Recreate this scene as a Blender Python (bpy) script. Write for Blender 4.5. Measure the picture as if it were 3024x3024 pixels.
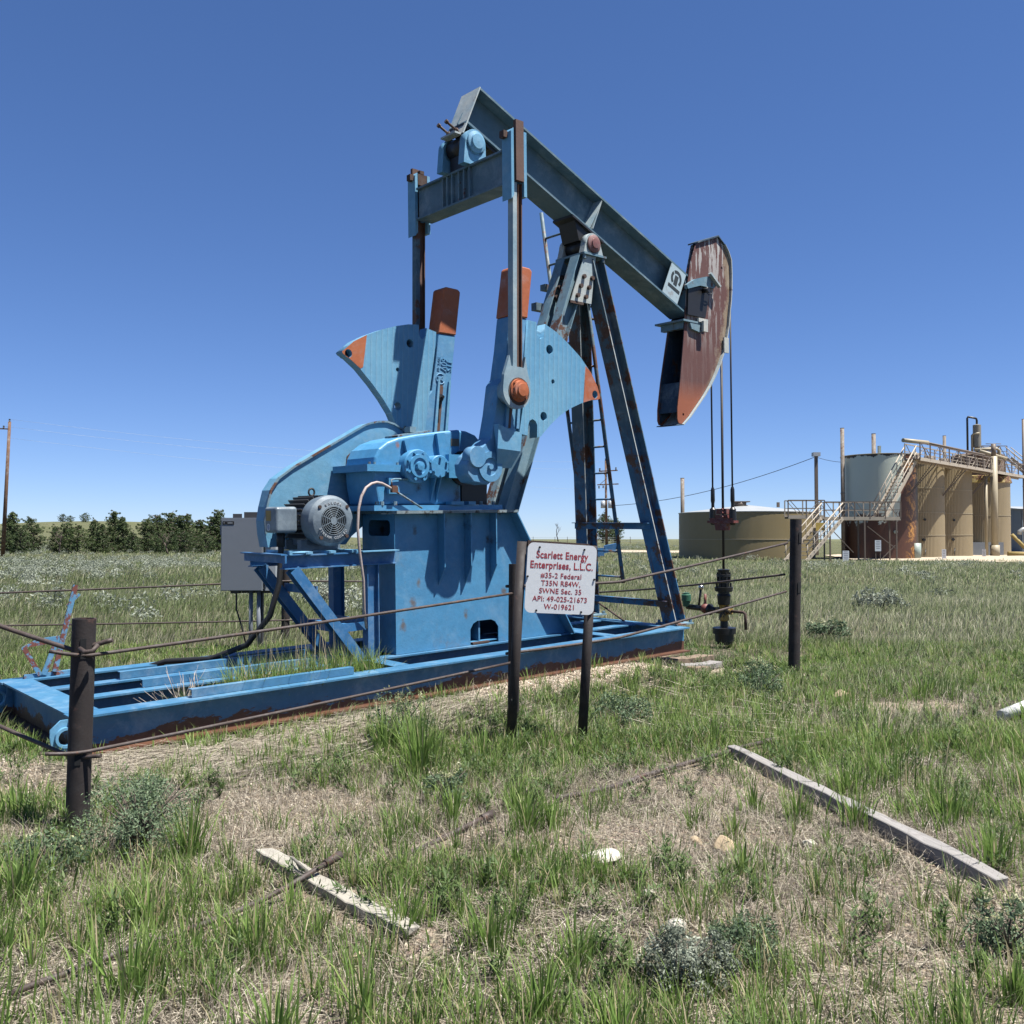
import bpy, bmesh, math, random
import numpy as np
from mathutils import Vector, Matrix

for _o in list(bpy.data.objects):
    bpy.data.objects.remove(_o)
sc = bpy.context.scene
COL = sc.collection
R = math.radians

# ------------------------------------------------------------------ camera
F_PX, PITCH, EYE = 2757.0, math.atan(77 / 2757.0), 1.6
cam = bpy.data.cameras.new('camera')
cam.sensor_width = 36.0
cam.lens = 36.0 * F_PX / 3024.0
cam.clip_start = 0.05
cam.clip_end = 8000
camo = bpy.data.objects.new('camera', cam)
camo.location = (0, 0, EYE)
camo.rotation_euler = (R(90) + PITCH, 0, 0)
COL.objects.link(camo)
sc.camera = camo

# ------------------------------------------------------------------ sky, sun, exposure
SUN_DIR = Vector((1.0, -0.42, 2.62)).normalized()        # towards the sun
SUN_EL = math.asin(SUN_DIR.z)
w = bpy.data.worlds.new('World')
sc.world = w
w.use_nodes = True
wn = w.node_tree.nodes
wl = w.node_tree.links
wn.clear()
sky = wn.new('ShaderNodeTexSky')
sky.sky_type = 'NISHITA'
sky.sun_disc = False
sky.sun_elevation = SUN_EL
sky.sun_rotation = math.atan2(SUN_DIR.x, SUN_DIR.y)
sky.altitude = 1700
sky.air_density = 0.8
sky.dust_density = 0.1
sky.ozone_density = 1.5
bg = wn.new('ShaderNodeBackground')
bg.inputs['Strength'].default_value = 0.060
hs_ = wn.new('ShaderNodeHueSaturation')
hs_.inputs['Saturation'].default_value = 1.15
tn_ = wn.new('ShaderNodeMix')
tn_.data_type = 'RGBA'
tn_.blend_type = 'MULTIPLY'
tn_.inputs[0].default_value = 1.0
tn_.inputs[7].default_value = (0.80, 0.95, 1.36, 1)
gm_ = wn.new('ShaderNodeGamma')
gm_.inputs[1].default_value = 0.82
wo = wn.new('ShaderNodeOutputWorld')
wl.new(sky.outputs[0], hs_.inputs['Color'])
wl.new(hs_.outputs[0], tn_.inputs[6])
wl.new(tn_.outputs[2], gm_.inputs[0])
wl.new(gm_.outputs[0], bg.inputs['Color'])
wl.new(bg.outputs[0], wo.inputs['Surface'])

sun = bpy.data.lights.new('sun', 'SUN')
sun.energy = 5.0
sun.angle = R(0.53)
sun.color = (1.0, 0.965, 0.90)
suno = bpy.data.objects.new('sun', sun)
suno.rotation_euler = SUN_DIR.to_track_quat('Z', 'Y').to_euler()
suno.location = (20, -10, 50)
COL.objects.link(suno)

sc.view_settings.view_transform = 'Standard'
sc.view_settings.look = 'None'
sc.view_settings.exposure = 1.335
sc.view_settings.gamma = 1.0
sc.view_settings.use_curve_mapping = False

# ------------------------------------------------------------------ helpers
rng = np.random.default_rng(7)
rnd = random.Random(11)


def tag(o, label=None, cat=None, group=None, kind=None):
    if label: o['label'] = label
    if cat: o['category'] = cat
    if group: o['group'] = group
    if kind: o['kind'] = kind
    return o


def empty(name, loc=(0, 0, 0), rz=0.0, label=None, cat=None, group=None):
    o = bpy.data.objects.new(name, None)
    o.empty_display_size = 0.2
    o.location = loc
    o.rotation_euler = (0, 0, rz)
    COL.objects.link(o)
    return tag(o, label, cat, group)


def link(name, me, m, parent=None, smooth=False):
    me.name = name
    me.materials.clear()
    if m is not None:
        me.materials.append(m)
    if smooth:
        me.polygons.foreach_set('use_smooth', [True] * len(me.polygons))
    o = bpy.data.objects.new(name, me)
    COL.objects.link(o)
    if parent is not None:
        o.parent = parent
    return o


def copy_tree(o, parent=None):
    c = o.copy()
    COL.objects.link(c)
    c.parent = parent
    for ch in list(o.children):
        copy_tree(ch, c)
    return c


def frame(d, up=(0, 0, 1)):
    d = Vector(d).normalized()
    up = Vector(up)
    if abs(d.dot(up.normalized())) > 0.98:
        up = Vector((1, 0, 0)) if abs(d.x) < 0.9 else Vector((0, 1, 0))
    x = up.cross(d).normalized()
    y = d.cross(x).normalized()
    return x, y, d


class MB:
    def __init__(s):
        s.v = []
        s.f = []
        s.sm = []

    def add(s, vs, fs, sm=False):
        n = len(s.v)
        s.v += [tuple(p) for p in vs]
        s.f += [tuple(n + i for i in f) for f in fs]
        s.sm += [sm] * len(fs)
        return s

    def box(s, a, b):
        x0, y0, z0 = a
        x1, y1, z1 = b
        x0, x1 = min(x0, x1), max(x0, x1)
        y0, y1 = min(y0, y1), max(y0, y1)
        z0, z1 = min(z0, z1), max(z0, z1)
        v = [(x0, y0, z0), (x1, y0, z0), (x1, y1, z0), (x0, y1, z0),
             (x0, y0, z1), (x1, y0, z1), (x1, y1, z1), (x0, y1, z1)]
        return s.add(v, [(0, 3, 2, 1), (4, 5, 6, 7), (0, 1, 5, 4), (1, 2, 6, 5), (2, 3, 7, 6), (3, 0, 4, 7)])

    def bar(s, p0, p1, wx, wy, up=(0, 0, 1), ox=0.0, oy=0.0):
        """rectangular bar from p0 to p1; wx across (up x dir), wy along up"""
        p0 = Vector(p0); p1 = Vector(p1)
        x, y, d = frame(p1 - p0, up)
        o = x * ox + y * oy
        vs = []
        for p in (p0, p1):
            for a, b in ((-1, -1), (1, -1), (1, 1), (-1, 1)):
                vs.append(p + o + x * (a * wx / 2) + y * (b * wy / 2))
        return s.add(vs, [(3, 2, 1, 0), (4, 5, 6, 7), (0, 1, 5, 4), (1, 2, 6, 5), (2, 3, 7, 6), (3, 0, 4, 7)])

    def ibeam(s, p0, p1, fw, d, up=(0, 0, 1), tf=0.016, tw=0.012, sides=3):
        """flanges lie perpendicular to up, fw wide; depth d along up"""
        s.bar(p0, p1, tw, d - 2 * tf, up)
        if sides & 1: s.bar(p0, p1, fw, tf, up, oy=(d - tf) / 2)
        if sides & 2: s.bar(p0, p1, fw, tf, up, oy=-(d - tf) / 2)
        return s

    def prism(s, pts, a, b, axis='y'):
        n = len(pts)
        ar = sum(pts[i][0] * pts[(i + 1) % n][1] - pts[(i + 1) % n][0] * pts[i][1] for i in range(n))
        if ar < 0: pts = pts[::-1]
        if a > b: a, b = b, a
        if axis == 'y':
            vs = [(p[0], a, p[1]) for p in pts] + [(p[0], b, p[1]) for p in pts]
            fl = False
        elif axis == 'x':
            vs = [(a, p[0], p[1]) for p in pts] + [(b, p[0], p[1]) for p in pts]
            fl = True
        else:
            vs = [(p[0], p[1], a) for p in pts] + [(p[0], p[1], b) for p in pts]
            fl = True
        fs = [tuple(range(n)), tuple(range(2 * n - 1, n - 1, -1))] + \
             [(i, n + i, n + (i + 1) % n, (i + 1) % n) for i in range(n)]
        if fl: fs = [f[::-1] for f in fs]
        return s.add(vs, fs)

    def tube(s, pts, r, n=8, cap=True, up=(0, 0, 1)):
        pts = [Vector(p) for p in pts]
        m = len(pts)
        rs = r if isinstance(r, (list, tuple)) else [r] * m
        vs = []
        x = None
        for i, p in enumerate(pts):
            d = (pts[min(i + 1, m - 1)] - pts[max(i - 1, 0)]).normalized()
            if x is None:
                x, y, _ = frame(d, up)
            else:
                x = (x - d * x.dot(d)).normalized()
                y = d.cross(x)
            for k in range(n):
                a = 2 * math.pi * k / n
                vs.append(p + (x * math.cos(a) + y * math.sin(a)) * rs[i])
        fs = []
        for i in range(m - 1):
            for k in range(n):
                k2 = (k + 1) % n
                fs.append((i * n + k, i * n + k2, (i + 1) * n + k2, (i + 1) * n + k))
        s.add(vs, fs, True)
        if cap:
            b = len(s.v) - len(vs)
            s.f += [tuple(b + k for k in range(n))[::-1], tuple(b + (m - 1) * n + k for k in range(n))]
            s.sm += [False, False]
        return s

    def cyl(s, p0, p1, r, n=20, r1=None):
        return s.tube([p0, p1], [r, r if r1 is None else r1], n)

    def lathe(s, prof, p0, axis, n=28, caps=True):
        """prof = [(t along axis, radius)]; sharp where the profile turns"""
        if len(prof) > 2:
            cut = [0]
            for i in range(1, len(prof) - 1):
                a = Vector((prof[i][0] - prof[i - 1][0], prof[i][1] - prof[i - 1][1]))
                b = Vector((prof[i + 1][0] - prof[i][0], prof[i + 1][1] - prof[i][1]))
                if a.length < 1e-9 or b.length < 1e-9 or a.angle(b) > 0.5: cut.append(i)
            cut.append(len(prof) - 1)
            if len(cut) > 2:
                for k in range(len(cut) - 1):
                    s.lathe(prof[cut[k]:cut[k + 1] + 1], p0, axis, n, False)
                if caps:
                    s.lathe([prof[0], prof[0]], p0, axis, n, 'a'); s.lathe([prof[-1], prof[-1]], p0, axis, n, 'b')
                return s
        p0 = Vector(p0)
        x, y, d = frame(axis, (0, 0, 1))
        vs = []
        for t, r in prof:
            for k in range(n):
                a = 2 * math.pi * k / n
                vs.append(p0 + d * t + (x * math.cos(a) + y * math.sin(a)) * r)
        fs = []
        if caps not in ('a', 'b'):
            for i in range(len(prof) - 1):
                for k in range(n):
                    k2 = (k + 1) % n
                    fs.append((i * n + k, i * n + k2, (i + 1) * n + k2, (i + 1) * n + k))
        b = len(s.v)
        s.add(vs, fs, True)
        if caps in (True, 'a') and prof[0][1] > 1e-6:
            s.f.append(tuple(b + k for k in range(n))[::-1]); s.sm.append(False)
        if caps in (True, 'b') and prof[-1][1] > 1e-6:
            s.f.append(tuple(b + (len(prof) - 1) * n + k for k in range(n))); s.sm.append(False)
        return s

    def ball(s, c, r, nu=10, nv=6, sc_=(1, 1, 1)):
        prof = []
        c = Vector(c)
        vs = []
        for i in range(nv + 1):
            th = math.pi * i / nv
            for k in range(nu):
                a = 2 * math.pi * k / nu
                vs.append((c.x + r * sc_[0] * math.sin(th) * math.cos(a), c.y + r * sc_[1] * math.sin(th) * math.sin(a),
                           c.z + r * sc_[2] * math.cos(th)))
        fs = [(i * nu + k, (i + 1) * nu + k, (i + 1) * nu + (k + 1) % nu, i * nu + (k + 1) % nu)
              for i in range(nv) for k in range(nu)]
        return s.add(vs, fs, True)

    def hexbolt(s, p, axis, r=0.02, h=0.02):
        p = Vector(p)
        a = Vector(axis).normalized()
        return s.add(*_cyl6(p, p + a * h, r))

    def build(s, name, m, parent=None, sharp=True):
        me = bpy.data.meshes.new(name)
        me.from_pydata(s.v, [], s.f)
        if any(s.sm):
            me.polygons.foreach_set('use_smooth', s.sm)
        me.validate()
        me.update()
        me.materials.append(m)
        o = bpy.data.objects.new(name, me)
        COL.objects.link(o)
        if parent is not None: o.parent = parent
        return o


def _cyl6(p0, p1, r):
    x, y, d = frame(p1 - p0)
    vs = []
    for p in (p0, p1):
        for k in range(6):
            a = math.pi * k / 3
            vs.append(p + (x * math.cos(a) + y * math.sin(a)) * r)
    fs = [(5, 4, 3, 2, 1, 0), (6, 7, 8, 9, 10, 11)] + [(k, (k + 1) % 6, 6 + (k + 1) % 6, 6 + k) for k in range(6)]
    return vs, fs


def circ(cx, cy, r, n=24, ry=None):
    ry = r if ry is None else ry
    return [(cx + r * math.cos(2 * math.pi * k / n), cy + ry * math.sin(2 * math.pi * k / n)) for k in range(n)]


def rrect(x0, y0, x1, y1, r, n=5):
    out = []
    for cx, cy, a0 in ((x1 - r, y1 - r, 0), (x0 + r, y1 - r, 90), (x0 + r, y0 + r, 180), (x1 - r, y0 + r, 270)):
        for k in range(n + 1):
            a = R(a0 + 90 * k / n)
            out.append((cx + r * math.cos(a), cy + r * math.sin(a)))
    return out


def curve_mesh(cu):
    o = bpy.data.objects.new('tmp', cu)
    COL.objects.link(o)
    dg = bpy.context.evaluated_depsgraph_get()
    dg.update()
    me = bpy.data.meshes.new_from_object(o.evaluated_get(dg))
    bpy.data.objects.remove(o)
    return me


FRONT = Matrix(((1, 0, 0), (0, 0, -1), (0, 1, 0)))      # X stays X, Y -> Z, faces -Y
LEFTF = Matrix(((0, 0, -1), (-1, 0, 0), (0, 1, 0)))     # X -> -Y, Y -> Z, faces -X


def plate(name, outline, holes, y0, y1, m, parent=None, mat3=FRONT, bev=0.0):
    """flat plate with holes in the local (x, z) plane, from depth y0 to y1"""
    cu = bpy.data.curves.new('tmp', 'CURVE')
    cu.dimensions = '2D'
    cu.fill_mode = 'BOTH'
    cu.extrude = abs(y1 - y0) / 2 - bev
    cu.bevel_depth = bev
    cu.bevel_resolution = 1
    for pts in [outline] + list(holes):
        sp = cu.splines.new('POLY')
        sp.points.add(len(pts) - 1)
        for q, p in zip(sp.points, pts): q.co = (p[0], p[1], 0, 1)
        sp.use_cyclic_u = True
    me = curve_mesh(cu)
    c = (y0 + y1) / 2
    M = mat3.to_4x4()
    off = Vector((0, c, 0)) if mat3 is FRONT else Vector((c, 0, 0))
    me.transform(Matrix.Translation(off) @ M)
    return link(name, me, m, parent)


def text(name, s, size, m, parent, loc, mat3=FRONT, ext=0.001, bold=0.0, sx=1.0, align='CENTER', rot=0.0, space=1.0):
    cu = bpy.data.curves.new('tmp', 'FONT')
    cu.body = s
    cu.size = size
    cu.extrude = ext
    cu.offset = bold
    cu.align_x = align
    cu.align_y = 'CENTER'
    cu.space_character = space
    me = curve_mesh(cu)
    me.transform(Matrix.Translation(Vector(loc)) @ mat3.to_4x4() @ Matrix.Rotation(rot, 4, 'Z') @ Matrix.Diagonal((sx, 1, 1, 1)))
    return link(name, me, m, parent)


def join_mesh(objs, name):
    """merge several freshly made meshes into the first one"""
    bm = bmesh.new()
    for o in objs: bm.from_mesh(o.data)
    me = objs[0].data
    bm.to_mesh(me)
    bm.free()
    for o in objs[1:]: bpy.data.objects.remove(o)
    objs[0].name = name
    return objs[0]


# ------------------------------------------------------------------ materials
ALB = [0.66]


class NT:
    def __init__(s, name):
        s.m = bpy.data.materials.new(name)
        s.m.use_nodes = True
        s.t = s.m.node_tree
        s.b = s.t.nodes['Principled BSDF']
        s.tc = s.t.nodes.new('ShaderNodeTexCoord')

    def n(s, typ, **k):
        nd = s.t.nodes.new('ShaderNode' + typ)
        for a, b in k.items():
            if a in nd.inputs.keys() if hasattr(nd.inputs, 'keys') else False:
                nd.inputs[a].default_value = b
            else:
                setattr(nd, a, b)
        return nd

    def l(s, a, b):
        s.t.links.new(a, b)

    def vec(s, scale=(1, 1, 1), coord='Object'):
        mp = s.t.nodes.new('ShaderNodeMapping')
        mp.inputs['Scale'].default_value = scale
        s.l(s.tc.outputs[coord], mp.inputs['Vector'])
        return mp.outputs[0]

    def noise(s, scale, detail=6, rough=0.6, vec=None, coord='Object', dist=0.0):
        nd = s.t.nodes.new('ShaderNodeTexNoise')
        nd.inputs['Scale'].default_value = scale
        nd.inputs['Detail'].default_value = detail
        nd.inputs['Roughness'].default_value = rough
        nd.inputs['Distortion'].default_value = dist
        s.l(vec if vec is not None else s.tc.outputs[coord], nd.inputs['Vector'])
        return nd.outputs['Fac']

    def ramp(s, fac, stops, interp='LINEAR'):
        nd = s.t.nodes.new('ShaderNodeValToRGB')
        cr = nd.color_ramp
        cr.interpolation = interp
        while len(cr.elements) < len(stops): cr.elements.new(0.5)
        for e, (p, c) in zip(cr.elements, stops):
            e.position = p
            e.color = (c, c, c, 1) if isinstance(c, (int, float)) else (*c, 1)
        s.l(fac, nd.inputs[0])
        return nd.outputs[0]

    def mix(s, fac, a, b, mode='MIX'):
        nd = s.t.nodes.new('ShaderNodeMix')
        nd.data_type = 'RGBA'
        nd.blend_type = mode
        for val, sock in ((fac, nd.inputs[0]), (a, nd.inputs[6]), (b, nd.inputs[7])):
            if isinstance(val, (int, float)): sock.default_value = val if sock == nd.inputs[0] else (val, val, val, 1)
            elif isinstance(val, tuple): sock.default_value = (*val, 1)
            else: s.l(val, sock)
        return nd.outputs[2]

    def math(s, op, a, b=0.0, clamp=False):
        nd = s.t.nodes.new('ShaderNodeMath')
        nd.operation = op
        nd.use_clamp = clamp
        for val, sock in ((a, nd.inputs[0]), (b, nd.inputs[1])):
            if isinstance(val, (int, float)): sock.default_value = val
            else: s.l(val, sock)
        return nd.outputs[0]

    def xyz(s, coord='Object'):
        nd = s.t.nodes.new('ShaderNodeSeparateXYZ')
        s.l(s.tc.outputs[coord], nd.inputs[0])
        return nd.outputs

    def attr(s, name):
        nd = s.t.nodes.new('ShaderNodeAttribute')
        nd.attribute_name = name
        return nd.outputs['Fac']

    def out(s, col=None, rough=0.6, metal=0.0, bump=None, bstr=0.3, bdist=0.01, spec=0.5):
        if col is not None:
            if isinstance(col, tuple): s.b.inputs['Base Color'].default_value = (*[c * ALB[0] for c in col], 1)
            else: s.l(s.mix(1.0, col, (ALB[0],) * 3, 'MULTIPLY'), s.b.inputs['Base Color'])
        if isinstance(rough, (int, float)): s.b.inputs['Roughness'].default_value = rough
        else: s.l(rough, s.b.inputs['Roughness'])
        s.b.inputs['Metallic'].default_value = metal
        s.b.inputs['Specular IOR Level'].default_value = spec
        if bump is not None:
            bn = s.t.nodes.new('ShaderNodeBump')
            bn.inputs['Strength'].default_value = bstr
            bn.inputs['Distance'].default_value = bdist
            s.l(bump, bn.inputs['Height'])
            s.l(bn.outputs[0], s.b.inputs['Normal'])
        return s.m


RUST_D, RUST_L = (0.045, 0.020, 0.013), (0.20, 0.085, 0.045)


def paint(name, base, fade, rust=0.1, low=None, streak=0.0, rough=0.55, sc=1.0, fadeamt=0.5, rustcol=(RUST_D, RUST_L), spots=0.0, soft=0.0, drip=None, zmix=None, chalk=1.0, stains=()):
    t = NT(name)
    f = t.ramp(t.noise(1.3 * sc, 9, 0.65), [(0.40 - 0.12 * fadeamt, 0.0), (0.62, 1.0)])
    col = t.mix(t.math('MULTIPLY', f, fadeamt), base, fade)
    if zmix is not None:      # lower part repainted in a fresher colour
        kz = t.ramp(t.math('ADD', t.math('DIVIDE', t.math('SUBTRACT', t.xyz()[2], zmix[0]), zmix[1] - zmix[0]), t.math('MULTIPLY', t.math('SUBTRACT', t.noise(2.2, 8, 0.7), 0.5), 1.2)), [(0.2, 1.0), (0.8, 0.0)])
        col = t.mix(kz, col, zmix[2])
    # chalky, sun-bleached patches
    ch = t.ramp(t.noise(3.4 * sc, 10, 0.72, dist=0.4), [(0.50, 0.0), (0.68, 0.42)])
    col = t.mix(t.math('MULTIPLY', ch, chalk), col, t.mix(0.5, col, (0.62, 0.72, 0.76)))
    # fine mottling of chalky paint
    g = t.noise(14 * sc, 8, 0.7)
    col = t.mix(0.35, col, t.ramp(g, [(0.25, 0.55), (0.75, 1.25)]), 'MULTIPLY')
    rc = t.mix(t.noise(22, 6, 0.7), rustcol[0], rustcol[1])
    n1 = t.noise(2.6 * sc, 12, 0.72)
    if rust > 0:
        k = t.ramp(n1, [(0.70 - rust * 0.5, 0.0), (0.735 - rust * 0.5, 1.0)])
        col = t.mix(k, col, rc)
    if streak > 0:
        sv = t.vec((9 * sc, 9 * sc, 0.7 * sc))
        ns = t.noise(1.0, 8, 0.65, vec=sv)
        k = t.ramp(ns, [(0.72 - streak * 0.4, 0.0), (0.80 - streak * 0.3, 0.9)])
        col = t.mix(k, col, rc)
    if spots > 0:
        k = t.ramp(t.noise(9 * sc, 12, 0.8), [(0.70 - spots * 0.3, 0.0), (0.72 - spots * 0.3, 1.0)])
        col = t.mix(k, col, rustcol[1])
    if soft > 0:
        k = t.ramp(t.noise(2.1, 10, 0.75), [(0.56, 0.0), (0.72, soft)])
        col = t.mix(t.math('MULTIPLY', k, t.ramp(t.noise(18, 8, 0.8), [(0.4, 0.3), (0.6, 1.0)])), col, rustcol[1])
    for sx_, sz_, sr_, scol in stains:
        pp_ = t.xyz()
        ex = t.math('DIVIDE', t.math('SUBTRACT', pp_[0], sx_), sr_); ez = t.math('DIVIDE', t.math('SUBTRACT', pp_[2], sz_), sr_ * 1.5)
        q = t.math('SQRT', t.math('ADD', t.math('MULTIPLY', ex, ex), t.math('MULTIPLY', ez, ez)))
        q = t.math('SUBTRACT', t.math('ADD', t.math('MULTIPLY', t.noise(9, 10, 0.8), 2.2), -0.55), q)
        col = t.mix(t.ramp(q, [(0.0, 0.0), (0.25, 0.45), (0.5, 0.85)]), col, scol)
    if drip is not None:
        q = t.math('ADD', t.noise(1.0, 8, 0.65, vec=t.vec((6, 6, 0.5))), t.math('MULTIPLY', t.math('SUBTRACT', t.xyz()[2], drip[0]), 1.0 / drip[1]))
        col = t.mix(t.ramp(q, [(0.50, 0.0), (0.60, 0.92)]), col, (0.016, 0.014, 0.015))
    if low is not None:
        z = t.xyz()[2]
        nn = t.noise(4, 12, 0.75, vec=t.vec((0.6, 1, 1.5)))
        q = t.math('ADD', t.math('MULTIPLY', nn, low[1]), t.math('MULTIPLY', z, -1.0))
        k = t.ramp(t.math('ADD', q, 1.0 - low[0]), [(0.995, 0.0), (1.0, 1.0)])
        col = t.mix(k, col, rc)
    bump = t.math('ADD', t.noise(30 * sc, 6, 0.7), t.math('MULTIPLY', n1, 1.5))
    rg = t.ramp(t.noise(5, 6, 0.6), [(0.3, rough - 0.1), (0.7, rough + 0.2)])
    return t.out(col, rg, bump=bump, bstr=0.25, bdist=0.008)


def simple(name, col, rough=0.6, metal=0.0, var=0.35, sc=8.0, spec=0.5):
    t = NT(name)
    c = t.mix(var, col, t.ramp(t.noise(sc, 8, 0.7), [(0.25, 0.45), (0.75, 1.35)]), 'MULTIPLY')
    return t.out(c, rough, metal, bump=t.noise(sc * 4, 5, 0.6), bstr=0.2, bdist=0.005, spec=spec)


BLUE, BLUEF = (0.036, 0.160, 0.32), (0.10, 0.28, 0.43)
SKY1, SKY2 = (0.12, 0.34, 0.55), (0.21, 0.45, 0.61)
TEAL, TEALF = (0.070, 0.160, 0.225), (0.14, 0.22, 0.275)
_t = NT('counterweight_machined_paint')
_p = _t.xyz()
_ln = _t.math('FRACT', _t.math('MULTIPLY', _t.math('ADD', _t.math('ADD', _p[0], _t.math('MULTIPLY', _p[2], -0.03)), _t.math('MULTIPLY', _t.noise(3, 4, 0.6), 0.03)), 14.0))
_st = _t.ramp(_ln, [(0.0, 1.0), (0.10, 0.25), (0.5, 0.0), (0.93, 0.0), (1.0, 1.0)])
_f = _t.ramp(_t.noise(1.3, 9, 0.65), [(0.34, 0.0), (0.62, 0.6)])
_c = _t.mix(_f, SKY1, SKY2)
_c = _t.mix(_t.math('MULTIPLY', _st, 0.35), _c, (0.42, 0.62, 0.75))
_c = _t.mix(0.3, _c, _t.ramp(_t.noise(14, 8, 0.7), [(0.25, 0.6), (0.75, 1.2)]), 'MULTIPLY')
_c = _t.mix(_t.ramp(_t.noise(8, 12, 0.8), [(0.685, 0.0), (0.70, 1.0)]), _c, (0.22, 0.10, 0.07))
_wv = _t.math('ADD', _st, _t.math('MULTIPLY', _t.noise(25, 5, 0.7), 0.6))
WEIGHT = _t.out(_c, 0.5, bump=_wv, bstr=0.5, bdist=0.01)
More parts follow.
